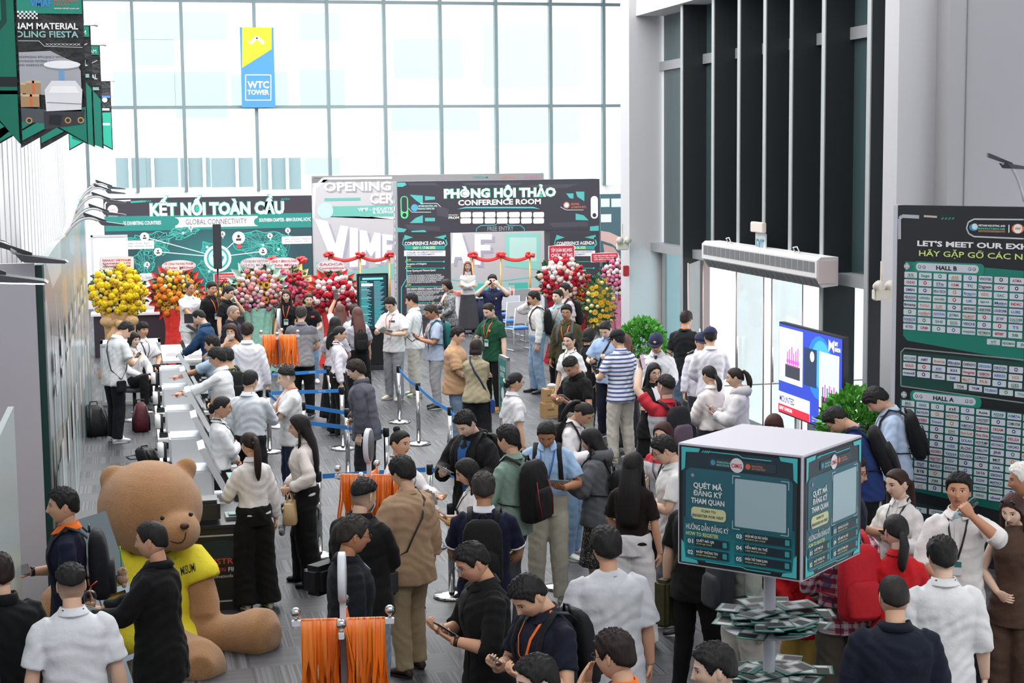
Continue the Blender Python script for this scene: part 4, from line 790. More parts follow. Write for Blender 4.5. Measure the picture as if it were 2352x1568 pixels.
# ------------------------------------------------------------ hanging banners, upper left
def swallow_banner(Dy, xl, xr, z0, z1, paint, label, tail=.28):
    r = empty('hanging_banner', ((xl+xr)/2, Dy, z0), 0, label, 'banner', None); W_ = xr-xl; m = MB(); N = 12; R1 = []
    for i in range(N+1):
        u = i/N; x = -W_/2+W_*u; yb = .018*math.sin(u*9)+.008*math.sin(u*17+Dy); zz = -tail*0+tail*abs(1-abs(2*u-1)) if True else 0
        R1.append([(x, yb+.008*math.sin(z*5+u*3), zz+(z1-z0-zz)*z) for z in np.linspace(0, 1, 9)])
    F = []; B = []
    vs = [v for c in R1 for v in c]; vs2 = [(a, b+.01, c) for a, b, c in vs]; fs = [(i*9+j, (i+1)*9+j, (i+1)*9+j+1, i*9+j+1) for i in range(N) for j in range(8)]
    m.use(mat('1d1f22', .35, kind='crinkle')); m.add(vs, fs, True); m.add(vs2, [f[::-1] for f in fs], True); m.build('banner_cloth', None, r)
    m = MB(); m.tube([(-W_/2-.12, .005, z1-z0), (W_/2+.06, .005, z1-z0)], .012, 8); m.ball((W_/2+.08, .005, z1-z0), .025, 7); m.tube([(-W_/2-.12, .005, z1-z0), (-W_/2-.12, .005, 4.8)], .004, 5); m.build('banner_rod', mat('b8b8bc', .3, .6), r)
    bpy.context.view_layer.update(); s = Sign(Vector((xl, Dy-.036, z0)), (1, 0, 0), (0, 0, 1), r, 'printed_graphic'); paint(s, W_, z1-z0); s.done(); return r
TE = '10806c'
def paint_agv(s, W, H):
    s.poly([(.02, H-.01), (W-.01, H-.01), (W-.01, H-.19), (.3, H-.19), (.22, H-.12), (.02, H-.12)], TE, 0); s.poly([(W*.0+.01, .16), (W/2, .42), (.02, .06)], TE, 0); s.poly([(.01, .02), (.01, .50), (W/2, .30)], TE, 0); s.poly([(W-.01, .02), (W-.01, .42), (W/2, .30)], TE, 0)
    for i in range(10):
        for j in range(4):
            if (i+j) % 2: s.rect(.28+i*.022, H-.25+j*.022, .302+i*.022, H-.228+j*.022, 'd8dcdc', 1)
    s.text('VMAF', .42, H-.115, .66, H-.03, '3a78c8', 2, bold=.03); s.text('MATERIAL\nFIESTA', .68, H-.10, .95, H-.035, 'c84a50', 2); s.text('www.vmal.com.vn', .68, H-.14, .95, H-.115, 'e0e0e0', 2)
    s.text('VIETNAM MATERIAL', -.02+.05, H-.36, W-.06, H-.29, 'eceeee', 2, bold=.02); s.text('HANDLING FIESTA', .03, H-.45, W-.06, H-.38, '8fb8b8', 2, bold=.02); s.line([(.2, H-.49), (.5, H-.49), (.56, H-.55), (W-.02, H-.56)], .006, 'c8cccc', 1); s.text('XXXXXXXXX', W-.42, H-.54, W-.04, H-.515, 'd0d4d4', 2)
    s.poly([(.2, H-.62), (.62, H-.60), (.78, H-.68), (.88, H-.72), (.94, H-.82), (.94, H-1.12), (.2, H-1.06)], 'a3a6ae', 1)
    for i, t in enumerate(('MAXIMIZING EFFICIENCY WITH', 'ADVANCED MATERIAL HANDLING', 'AND WAREHOUSING SOLUTIONS')): s.text(t, .27, H-.68-i*.045, .76, H-.655-i*.045, '2a2c32', 2)
    s.o -= s.v*.13
    for a, b_, c, d in ((.12, .55, .30, .70), (.30, .55, .48, .69), (.16, .70, .34, .82), (.34, .69, .50, .84)): s.rect(a, b_, c, d, 'a98a64', 2); s.rect(a, d-.025, c, d, 'cdb492', 3); s.rect((a+c)/2-.012, b_, (a+c)/2+.012, d, 'd8683a', 3)
    s.poly([(.06, .42), (.56, .36), (.56, .52), (.06, .56)], '4a4f57', 2); s.poly([(.52, .30), (.95, .36), (.97, .52), (.52, .50)], '30343c', 3); s.poly([(.55, .50), (.93, .50), (.95, .74), (.88, .84), (.62, .84), (.54, .74)], 'dfe1e6', 3); s.line([(.56, .60), (.94, .58)], .008, '7a7f88', 4); s.poly([(.58, .70), (.92, .70), (.88, .78), (.62, .78)], 'f0f2f4', 4); s.rect(.70, .82, .76, 1.0, '6f9cc8', 2); s.disc(.74, 1.02, .2, 'e8eaee', 3, ry=.045); s.disc(.74, 1.0, .19, '8a8f98', 2.9, ry=.04); s.poly([(.57, .36), (.70, .34), (.72, .46), (.58, .46)], '14161a', 4)
    for x in (.16, .36, .78, .92): s.disc(x, .40, .035, 'caa060', 4); s.disc(x, .40, .022, '2a2c30', 5)
    s.o += s.v*.13
def paint_dark(s, W, H):
    s.poly([(W-.30, .02+.10), (W-.02, .02), (W-.02, .8), (W-.14, .95), (W-.30, .85)], TE, 0); s.line([(W-.35, H-.4), (W-.05, H-.25)], .012, 'c0c8c8', 1); s.rect(W-.4, H-.16, W-.02, H-.02, TE, 0); s.text('VIETNAM', W-.38, H-.13, W-.06, H-.07, 'dfe6e6', 2); s.text('INDUSTRIAL', W-.5, H-.55, W-.06, H-.47, 'dfe6e6', 2, bold=.02); s.rect(W-.5, .95, W-.04, 1.0, '8fb8b8', 1); s.poly([(.02, .10), (.4, .3), (.02, .5)], TE, 0)
def paint_green(s, W, H):
    s.rect(.02, .42, W-.02, H-.02, '108a72', 0); s.poly([(.02, .02), (.02, .45), (W/2, .45), (W/2, .31)], '108a72', 0); s.poly([(W-.02, .02), (W-.02, .45), (W/2, .45), (W/2, .31)], '108a72', 0); s.poly([(W-.6, .85), (W-.2, .85), (W-.08, 1.0), (W-.08, 1.5), (W-.6, 1.5)], '0c5248', 1); s.poly([(W-.6, .89), (W-.22, .89), (W-.12, 1.02), (W-.12, 1.5), (W-.6, 1.5)], '14967e', 2); s.rect(.02, .48, W-.02, .56, '20282a', 1); s.text('Design', W-.4, 1.25, W-.08, 1.33, 'e8f0f0', 4, bold=.01)
def paint_far(s, W, H):
    s.poly([(.02, .04), (.02, .9), (W-.02, .9), (W-.02, .04), (W/2, .32)], '1aa086', 0); s.rect(W-.3, .95, W-.05, 1.0, 'e8f4f4', 1); s.rect(W-.3, .6, W-.05, .65, 'e8f4f4', 1); s.disc(W-.15, 1.2, .06, 'e8f4f4', 1); s.rect(W-.5, 1.25, W-.02, 1.3, '4a78c8', 1)
swallow_banner(14.2, -1.35, -.86, 4.18, 6.2, paint_green, 'closest hanging banner, bright green with a dark octagon outline, cut by the frame edge')
swallow_banner(19.4, -1.45, -.46, 4.23, 5.87, paint_agv, 'hanging swallowtail banner picturing a white robot carrier and cartons, fully seen one')
swallow_banner(23.6, -1.45, -.47, 4.22, 5.88, paint_dark, 'dark hanging banner just behind the robot carrier banner')
swallow_banner(28.0, -1.42, -.42, 4.22, 5.90, paint_dark, 'dark hanging banner between the second banner and the bright green far one')
swallow_banner(41.0, -1.42, -.40, 4.25, 5.90, paint_far, 'farthest hanging banner, light green lower half, close to the glazing')
# sign stuck on the glazing
r = empty('tower_sign', at_Y(593, 247, 45.7), 0, 'yellow and blue vertical panel reading WTC TOWER on the back glazing', 'sign'); a, b_ = at_Y(556, 247, 45.7), at_Y(628, 63, 45.7); m = MB(); m.box(a.x, 45.7, a.z, b_.x, 45.75, b_.z); o = m.build('sign_panel', mat('3f88c0', .5)); o.parent = r; o.matrix_parent_inverse = r.matrix_basis.inverted()
s = Sign(Vector((a.x, 45.7, a.z)), (1, 0, 0), (0, 0, 1), r); s.ppoly([(556, 63), (624, 63), (624, 113), (556, 156)], 'f6c90c', 1); s.ppoly([(556, 63), (624, 63), (624, 111), (556, 154)], 'f8cf10', 2)
s.line([s.px(574, 100), s.px(590, 85), s.px(606, 100)], .09, 'f6f6f6', 3); s.line([s.px(564, 172), s.px(622, 172), s.px(622, 230), s.px(564, 230), s.px(564, 172)], .025, 'f0f6fa', 2); s.ptext('WTC', 568, 186, 618, 202, 'f4f8fc', 3, bold=.03); s.ptext('TOWER', 568, 206, 618, 217, 'f4f8fc', 3, bold=.03); s.done()
# ------------------------------------------------------------ left side boards
r = empty('exhibition_board', (-.76, 21.5, 0), 0, 'long glossy printed wall board with a wavy top along the left side', 'display board'); NW = 24; Y0, Y1 = 14.9, 27.8; vs = []
def topz(f): return 3.16+.30*f**2+.05*math.sin(f*9)
for i in range(NW+1):
    f = i/NW; y = Y0+(Y1-Y0)*f; x = -.77+.02*math.sin(f*7); vs += [(x, y, 0), (x, y, topz(f)), (x-.07, y, 0), (x-.07, y, topz(f))]
fs = []
for i in range(NW): a = i*4; fs += [(a, a+4, a+5, a+1), (a+2, a+3, a+7, a+6), (a+1, a+5, a+7, a+3)]
fs += [(0, 1, 3, 2), (NW*4, NW*4+2, NW*4+3, NW*4+1)]
m = MB(); m.use(mat('9aa4aa', .22, kind='blobs', cols='8d9aa0,b4bfc6,d6dcde,b0aaa4,ccb8a4,98a6ae,c2ccd0', st=(1, .22, .45), sc=2.2)); m.add(vs, fs, False); o = m.build('board_panel'); o.parent = r; o.matrix_parent_inverse = r.matrix_basis.inverted()
s = Sign(Vector((-.745, Y0, 0)), (0, 1, 0), (0, 0, 1), r)
def sg2(ya, za, yb, zb, c, l=0): s.rect(ya-Y0, za, yb-Y0, zb, c, l, rough=.25)
s.v = Vector((0, 0, 1)); s.u = Vector((0, -1, 0)); s.n = Vector((1, 0, 0)); s.o = Vector((-.745, Y1, 0))
def L_(y, z): return (Y1-y, z)
def bq(ya, za, yb, zb, c, l=0): s.poly([L_(yb, za), L_(ya, za), L_(ya, zb), L_(yb, zb)], c, l, rough=.25)
bq(15.0, 0, 15.25, 1.6, '0f5048'); bq(15.3, .3, 16.4, 1.25, 'a4adb0', 0)
for i in range(9): bq(15.5+i*1.3, .2+.1*(i % 3), 15.62+i*1.3, 2.6-.1*(i % 4), 'd9e2e4' if i % 2 else '70a094', 1)
for i in range(8): bq(15.4+i*1.4, 1.9, 16.1+i*1.4, 2.0, 'e4e6e6', 1); bq(15.4+i*1.4, 2.1, 15.9+i*1.4, 2.3, 'dfe4e4', 1); bq(16.2+i*1.4, .9, 16.6+i*1.4, 1.35, 'e6eaea', 2); bq(16.0+i*1.5, .15, 16.1+i*1.5, .9, '1a7a68', 1)
for i in range(10): s.line([L_(15.3+i*1.2, .1), L_(16.3+i*1.2, 1.8), L_(16.2+i*1.2, 2.8)], .03, ('e8f0f0', '5ba090', 'aac8d8')[i % 3], 2, rough=.25)
for i in range(5): s.text(('INDUSTRY 4.0', 'AUTOMATION', 'ROBOTICS', 'MACHINERY', 'LOGISTICS')[i], *L_(17.8+i*2.2, 2.35), *L_(16.2+i*2.2, 2.5), 'eef2f2', 3, bold=.02) if False else None
s.done()
m = MB(); m.box(-1.74, 14.78, 0, -.84, 14.86, 3.18); o = m.build('side_board', mat('d0ced8', .55)); tag(o, 'plain lilac grey end board beside the long printed wall board', 'display board')
m = MB(); m.box(-.84, 14.80, 0, -.78, 14.90, 3.16); o = m.build('board_end_trim', mat('113f3c', .4)); tag(o, 'dark green edge strip on the near end of the wavy printed board', 'trim')
r = empty('exhibition_board', (-.9, 11, 0), 0, 'nearest printed board at the frame edge with pale green and yellow print', 'display board'); m = MB(); m.box(-.90, 9.6, 0, -.86, 11.95, 2.35); o = m.build('board_panel', mat('c2d0d0', .3)); o.parent = r; o.matrix_parent_inverse = r.matrix_basis.inverted()
s = Sign(Vector((-.858, 11.95, 0)), (0, -1, 0), (0, 0, 1), r); s.rect(.02, .05, .6, 2.2, 'b9cccb', 0, rough=.3); s.rect(.04, 1.1, .2, 1.32, 'd9c94a', 2); s.line([(.05, .1), (.3, 1.9)], .04, '4f8f80', 1); s.line([(.12, .1), (.12, 2.2)], .02, 'f0f2f2', 2); s.rect(.05, .5, .12, .9, 'c87a80', 2); s.done()
def floodlight(base, head, lab, lit=False, sz=1.0):
    b_, h = Vector(base), Vector(head); r = empty('floodlight', b_, 0, lab, 'floodlight', None); mid = (b_+h)/2+Vector((0, 0, .22*sz)); pts = [b_.lerp(mid, t).lerp(mid.lerp(h, t), t)-b_ for t in np.linspace(0, 1, 9)]
    m = MB(); m.tube(pts, .016*sz, 8); m.build('arm', mat('dcdde0', .4), r); m = MB(); m.tube([p+Vector((0, .02, .02)) for p in pts], .006*sz, 6); m.build('cable', BLACK, r)
    d = h-b_; M = Matrix.Translation(d); m = MB(); m.prism([M @ Vector(v) for v in ((0, -.09*sz, 0), (.30*sz, -.07*sz, -.05*sz), (.32*sz, -.07*sz, -.065*sz), (.04*sz, -.09*sz, -.05*sz))], (0, .17*sz, 0)); m.build('lamp_head', mat('4a4e55', .4), r)
    m = MB(); m.prism([M @ Vector(v) for v in ((-.16*sz, -.01, .10*sz), (.10*sz, -.01, .0), (.10*sz, -.01, -.025*sz), (-.16*sz, -.01, .06*sz))], (0, .03, 0)); m.build('bracket', mat('3c4046', .4), r)
    m = MB(); m.prism([M @ Vector(v) for v in ((.05*sz, -.08*sz, -.054*sz), (.30*sz, -.065*sz, -.068*sz), (.30*sz, .065*sz, -.068*sz), (.05*sz, .08*sz, -.054*sz))], (0, 0, -.004)); m.build('lens', mat('f8f8ff', .3, emit=6.0) if lit else mat('c8ccd0', .3), r)
floodlight((-1.35, 14.7, 3.15), (-.98, 14.6, 3.28), 'grey floodlight on a curved white arm at the top of the lilac end board', sz=1.35)
floodlight((-1.6, 12.6, 3.1), (-1.02, 12.2, 3.28), 'nearest floodlight with its lens lit, low at the frame edge', True, 1.3)
for i, y in enumerate((20.0, 22.5, 24.4, 26.0, 27.4)):
    z = topz((y-Y0)/(Y1-Y0)); floodlight((-.80, y, z-.05), (-.40, y, z+.16), ('first', 'second', 'third', 'fourth', 'last')[i]+' dark floodlight along the wavy board top, counted from the viewer', sz=1.0)
floodlight((7.9, 13.6, 3.6), (7.45, 13.2, 3.95), 'dark floodlight above the green exhibitor board', sz=.9)
# ------------------------------------------------------------ banner walls at the back
def board(x0, x1, ytop, Y, label, name='backdrop', thick=.12, z0=0, col='3a3a44', cat='backdrop'):
    a = at_Y(x0, ytop, Y); b_ = at_Y(x1, ytop, Y); r = empty(name, (a.x, Y, 0), 0, label, cat); m = MB(); m.box(0, 0, z0, b_.x-a.x, thick, a.z); m.build('panel', mat(col, .5), r); bpy.context.view_layer.update(); return Sign(Vector((a.x, Y, 0)), (1, 0, 0), (0, 0, 1), r), b_.x-a.x, a.z
s, W_, H_ = board(237, 716, 456, 37, 'wide dark and teal backdrop reading KẾT NỐI TOÀN CẦU with a glowing world map')
s.rect(.01, .05, W_-.01, H_-.02, '3c3842', 0); tl = s.px(250, 530)[1]; s.rect(.02, .3, W_-.02, tl, '2f5058', 1)  # dark print lifted to a washed-out tone, haze put into the colour
cx, cy = s.px(505, 600)
for i in range(14): f = 1-i/14; s.disc(cx, cy, 1.9*f, '%02x%02x%02x' % (int(38+9*f), int(146-66*f), int(138-50*f)), 2+i*.12, n=32, ry=.86*f)
s.prect(240, 497, 716, 522, '2a8c84', 3.8); s.prect(402, 499, 592, 519, 'f2f4f6', 4.2); a0, b0 = s.px(402, 509); s.disc(a0, b0, .085, '2a8c84', 4.6); a0, b0 = s.px(592, 509); s.disc(a0, b0, .085, '2a8c84', 4.6)
s.ptext('35 EXHIBITING COUNTRIES', 283, 508, 370, 515, 'f2f6f6', 5, bold=.02); s.ptext('GLOBAL CONNECTIVITY', 426, 503, 567, 513, '4a4a5a', 5, bold=.0); s.ptext('SOUTHERN CHAPTER - BINH DUONG, HCMC', 595, 501, 714, 507, 'f2f6f6', 5, bold=.02)
for dx, dy, c, l, bb in ((.0, -.0, '2fb5a2', 5, .085), (0, 0, 'd8fff4', 5.5, .05), (0, 0, 'f4f6fa', 6, .015)): s.ptext('KẾT NỐI TOÀN CẦU', 343, 467, 653, 489, c, l, bold=bb)
s.disc(*s.px(259, 482), .11, 'f4f4f6', 3); s.ptext('OMG', 253, 479, 265, 484, 'c0405a', 4); s.ptext('ORGANIZER', 248, 493, 271, 497, 'e8e8ec', 4); s.line([s.px(241, 505), s.px(241, 468), s.px(247, 462), s.px(300, 460)], .03, 'e8eaee', 3); s.line([s.px(300, 464), s.px(335, 462)], .04, '2fb5a2', 3)
for i in range(4): s.ppoly([(327+i*5, 464), (330+i*5, 460), (333+i*5, 460), (330+i*5, 464)], '2a9a8c', 4); s.ppoly([(645+i*5, 459), (648+i*5, 455), (651+i*5, 455), (648+i*5, 459)], '2a9a8c', 4)
rr = random.Random(3)
MAP = [[(292, 548), (330, 538), (375, 532), (400, 545), (372, 560), (388, 580), (350, 590), (330, 575), (300, 560)], [(390, 528), (440, 522), (460, 530), (430, 545), (410, 552), (395, 540)], [(308, 590), (330, 575), (355, 600), (350, 625), (335, 645), (322, 620)], [(468, 555), (490, 560), (480, 580), (465, 575)], [(460, 600), (505, 605), (500, 640), (480, 650), (455, 620)], [(540, 540), (580, 530), (640, 535), (675, 545), (640, 560), (660, 585), (620, 590), (590, 600), (560, 580), (535, 560)], [(620, 550), (655, 570), (650, 590), (630, 580)], [(470, 650), (500, 655), (495, 700), (478, 690)]]
for P in MAP:
    Q0 = [s.px(x, y) for x, y in P]; Q = []
    for (xa, ya), (xb, yb) in zip(Q0, Q0[1:]+Q0[:1]):
        for t in (0, .2, .4, .6, .8): Q.append((xa+(xb-xa)*t+rr.uniform(-.045, .045), ya+(yb-ya)*t+rr.uniform(-.035, .035)))
    s.line(Q+[Q[0]], .016, '43c8b8', 4.5)
    for _ in range(len(Q)): i, j = rr.randrange(len(Q)), rr.randrange(len(Q)); s.line([Q[i], Q[j]], .007, '49b8ac', 4.2)
    mx = (sum(q[0] for q in Q)/len(Q), sum(q[1] for q in Q)/len(Q)); s.disc(*mx, .03, 'c8fff4', 4.8, n=8)
    for q in Q[::2]: s.line([mx, q], .007, '5fd0c4', 4.3)
s.disc(*s.px(500, 593), .30, 'e0f2f4', 5); s.disc(*s.px(500, 593), .24, '3fb0b0', 5.2); s.disc(*s.px(500, 593), .20, 'cfe4ee', 5.4); s.poly([s.px(488, 585), s.px(500, 580), s.px(515, 590), s.px(508, 605), s.px(492, 600)], '4a8ab8', 5.6)
for (x, y), rad in (((332, 544), .10), ((363, 578), .09), ((338, 607), .06), ((438, 522), .05), ((511, 537), .06), ((548, 546), .14), ((604, 577), .09), ((620, 541), .06), ((661, 529), .06)):
    a0, b0 = s.px(x, y); s.line([(a0, b0), s.px(500, 590)] if rad > .08 else [(a0, b0), (a0+.01, b0-.1)], .02, 'dfeaf0', 5.1); s.disc(a0, b0, rad, 'f6f6f8', 6); s.disc(a0, b0+rad*.25, rad*.24, '3c3c44', 6.4, n=10); s.rect(a0-rad*.4, b0-rad*.45, a0+rad*.4, b0-rad*.1, '3c3c44', 6.4)
s.disc(*s.px(549, 565), .05, 'e04848', 6)
for x0, y0, x1, y1, t in ((283, 553, 354, 571, 'Thailand · Korea · Brazil\nTurkey · Indonesia · Russia'), (647, 543, 716, 559, 'Japan · Denmark · Malaysia\nAmerica · Vietnam · India'), (308, 628, 358, 645, 'Mexico · Germany'), (690, 632, 716, 652, 'Thailand\nKorea')): s.prect(x0, y0, x1, y1, 'f0f0f6', 5); s.ptext(t, x0+6, y0+4, x1-5, y1-4, '8a8a9a', 6)
s.done()
# opening ceremony backdrop
s, W_, H_ = board(716, 1250, 404, 41.5, 'tall pale grey backdrop reading OPENING with giant metallic letters, behind the portal', col='b0aeb2')
s.rect(.01, .05, W_-.01, H_-.01, 'bebcc0', 0); s.prect(716, 404, 1248, 412, '8a8a8c', 1); s.ppoly([(721, 408), (760, 408), (726, 432), (721, 500)], 'eceef0', 1); s.line([s.px(720, 500), s.px(720, 432), s.px(742, 410), s.px(900, 408)], .05, 'f4f4f6', 2); s.prect(716, 409, 740, 420, '77777a', 1.5)
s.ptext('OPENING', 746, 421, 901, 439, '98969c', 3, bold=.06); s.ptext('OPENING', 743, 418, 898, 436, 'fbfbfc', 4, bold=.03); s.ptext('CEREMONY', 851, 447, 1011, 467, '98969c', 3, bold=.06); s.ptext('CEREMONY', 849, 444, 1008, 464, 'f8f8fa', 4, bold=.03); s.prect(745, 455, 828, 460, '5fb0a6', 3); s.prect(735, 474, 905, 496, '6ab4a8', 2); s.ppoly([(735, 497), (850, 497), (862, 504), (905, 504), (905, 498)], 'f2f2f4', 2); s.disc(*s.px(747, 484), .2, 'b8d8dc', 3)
s.ptext("VIMF - INDUSTRY'S DIGITAL", 822, 477, 960, 482, 'f4f8f8', 4, bold=.02); s.ptext('& SUPPORTING', 856, 485, 930, 489, 'f4f8f8', 4, bold=.02)
for i, x in enumerate((1085, 1150, 1205)): s.ptext(('VIETNAM', 'INDUSTRIAL', 'FIESTA')[i], x, 404, x+36, 409, ('4a9a94', 'c08078', 'b87898')[i], 4, bold=.02)
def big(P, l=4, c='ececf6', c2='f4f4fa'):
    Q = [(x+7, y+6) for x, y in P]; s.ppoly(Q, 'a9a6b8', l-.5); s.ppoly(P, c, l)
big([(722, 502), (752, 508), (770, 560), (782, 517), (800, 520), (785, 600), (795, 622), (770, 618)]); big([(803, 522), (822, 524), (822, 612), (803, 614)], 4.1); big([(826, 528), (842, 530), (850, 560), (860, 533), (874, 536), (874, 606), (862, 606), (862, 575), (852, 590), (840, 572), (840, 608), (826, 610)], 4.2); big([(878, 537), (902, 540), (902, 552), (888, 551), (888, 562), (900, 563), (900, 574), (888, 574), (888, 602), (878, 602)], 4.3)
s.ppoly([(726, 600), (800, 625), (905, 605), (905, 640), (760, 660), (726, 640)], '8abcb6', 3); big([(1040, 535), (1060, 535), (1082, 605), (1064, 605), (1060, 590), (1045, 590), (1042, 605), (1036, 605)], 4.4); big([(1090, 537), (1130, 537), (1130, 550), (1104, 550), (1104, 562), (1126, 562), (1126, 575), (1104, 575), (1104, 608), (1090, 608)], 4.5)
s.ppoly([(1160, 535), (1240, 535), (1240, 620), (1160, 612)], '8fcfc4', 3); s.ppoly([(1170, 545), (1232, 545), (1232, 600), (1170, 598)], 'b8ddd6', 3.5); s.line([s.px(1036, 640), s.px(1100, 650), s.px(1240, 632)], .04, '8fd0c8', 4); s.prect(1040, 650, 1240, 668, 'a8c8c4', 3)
for i in range(5): s.disc(*s.px(1170+i*6, 652), .03, '5fb0a6', 4, n=8)
s.done()
# portal of the conference room
PY = 36.0
def PX(x, y=500): return at_Y(x, y, PY)
a, b_ = PX(912, 417), PX(1377, 409); ztop, zbot = a.z, at_Y(1100, 533, PY).z; xl, xr = a.x, b_.x; c1, c2 = PX(1034).x, PX(1262).x
r = empty('conference_portal', ((xl+xr)/2, PY, 0), 0, 'black portal with a header reading PHÒNG HỘI THẢO CONFERENCE ROOM', 'portal')
def rel(o): o.parent = r; o.matrix_parent_inverse = r.matrix_basis.inverted(); return o
KP = mat('3b3b45', .5); GP = mat('8d9298', .5)  # portal black lightened in its colour to imitate the veiling haze
for nm, A, B in (('header', (xl, PY, zbot), (xr, PY+.5, ztop)), ('column', (xl, PY, 0), (c1, PY+.5, zbot)), ('column', (c2, PY, 0), (xr, PY+.5, zbot))): q = MB(); q.box(*A, *B); rel(q.build(nm, KP))
q = MB(); q.box(xl-.02, PY+.0, 0, xl, PY+.5, ztop); rel(q.build('side_cladding', GP))
bpy.context.view_layer.update()
s = Sign(Vector((xl, PY, 0)), (1, 0, 0), (0, 0, 1), r); s.poly([(.01, zbot+.01), (xr-xl-.01, zbot+.01), (xr-xl-.01, ztop-.01), (.01, ztop-.01)], '3a3943', 0)
for dx in ((930, 'k'),):
    for P in ([(912, 419), (930, 419), (934, 424), (925, 429), (912, 429)], [(912, 522), (934, 526), (928, 533), (912, 533)], [(941, 447), (971, 449), (971, 471), (955, 460)], [(955, 500), (971, 494), (971, 512), (941, 512)], [(1322, 440), (1342, 440), (1342, 462), (1326, 452)], [(1322, 490), (1340, 494), (1352, 506), (1322, 505)], [(1300, 444), (1317, 444), (1317, 456), (1308, 455)], [(976, 450), (999, 452), (999, 458), (976, 460)], [(976, 500), (999, 500), (999, 508), (976, 508)], [(1355, 520), (1375, 518), (1375, 530), (1355, 530)], [(945, 530), (975, 528), (980, 533), (945, 533)]): s.ppoly(P, '58b8b4', 2)
for P in ([(935, 420), (1000, 420), (1010, 426), (940, 426)], [(1060, 420), (1200, 420), (1190, 425), (1070, 425)], [(1210, 425), (1330, 422), (1300, 432), (1230, 432)], [(930, 515), (1010, 520), (1010, 530), (940, 528)], [(1260, 512), (1350, 508), (1350, 520), (1270, 522)], [(1000, 470), (1030, 480), (1030, 500), (1005, 495)]): s.ppoly(P, '4a4953', 1)
for c, l, bb in (('3cc49a', 4, .08), ('d6ffe4', 4.5, .05), ('f6faf6', 5, .02)): s.ptext('PHÒNG HỘI THẢO', 1019, 434, 1277, 450, c, l, bold=bb)
s.ptext('CONFERENCE ROOM', 1052, 459, 1242, 468, 'ececf0', 5, bold=.035); s.ppoly([(1050, 480), (1070, 475), (1225, 475), (1240, 480), (1225, 478), (1070, 478)], '6cd0dc', 4)
s.ptext('SPEAKERS', 1030, 492, 1052, 495, 'ececec', 5); s.ptext('FROM', 1030, 497, 1054, 502, 'f0f4e0', 5, bold=.03)
for j in range(2):
    for i in range(7): x = 1057+i*27.9; y = 487+j*14; a0, b1 = s.px(x, y); a1, b0 = s.px(x+25, y+12); s.rrect(a0, b0, a1, b1, .03, 'f2f2f6', 5)
s.line([s.px(1094, 532), s.px(1094, 525), s.px(1104, 518), s.px(1136, 517), s.px(1145, 511), s.px(1160, 511), s.px(1167, 517), s.px(1196, 518), s.px(1204, 525), s.px(1204, 532)], .02, '4aa8ac', 4); s.ptext('FREE ENTRY', 1119, 520, 1180, 529, '8a8f96', 5, bold=.03)
for x, c, t in ((929, '68d890', 1), (1365, 'e8eef0', 0)):
    a0, b0 = s.px(x, 500); a1, b1 = s.px(x, 452); s.rrect(a0-.085, b0-.02, a0+.085, b1+.02, .08, c, 4); s.disc(a0, b0+.06, .045, '30303a', 5); 
    if t: s.rrect(a0-.06, b0+.13, a0+.06, b1, .05, '3a3943', 4.5)
s.ptext('VIETNAM INDUSTRIAL AND\nMANUFACTURING FAIR', 960, 471, 1004, 481, 'bfeee4', 5, bold=.02); s.disc(*s.px(952, 477), .08, '58a8c8', 5); s.ptext('INDUSTRIAL\nAUTOMATION FIESTA', 1311, 466, 1346, 478, 'd08070', 5, bold=.02); s.disc(*s.px(1301, 471), .075, 'd08070', 5); s.disc(*s.px(1301, 471), .05, 'f0e8e8', 5.5); s.line([s.px(938, 478), s.px(946, 487), s.px(990, 487)], .012, 'dfe4e8', 4); s.line([s.px(965, 467), s.px(1004, 467), s.px(1012, 475)], .012, 'dfe4e8', 4); s.line([s.px(1287, 475), s.px(1300, 482), s.px(1340, 482)], .012, 'dfe4e8', 4)
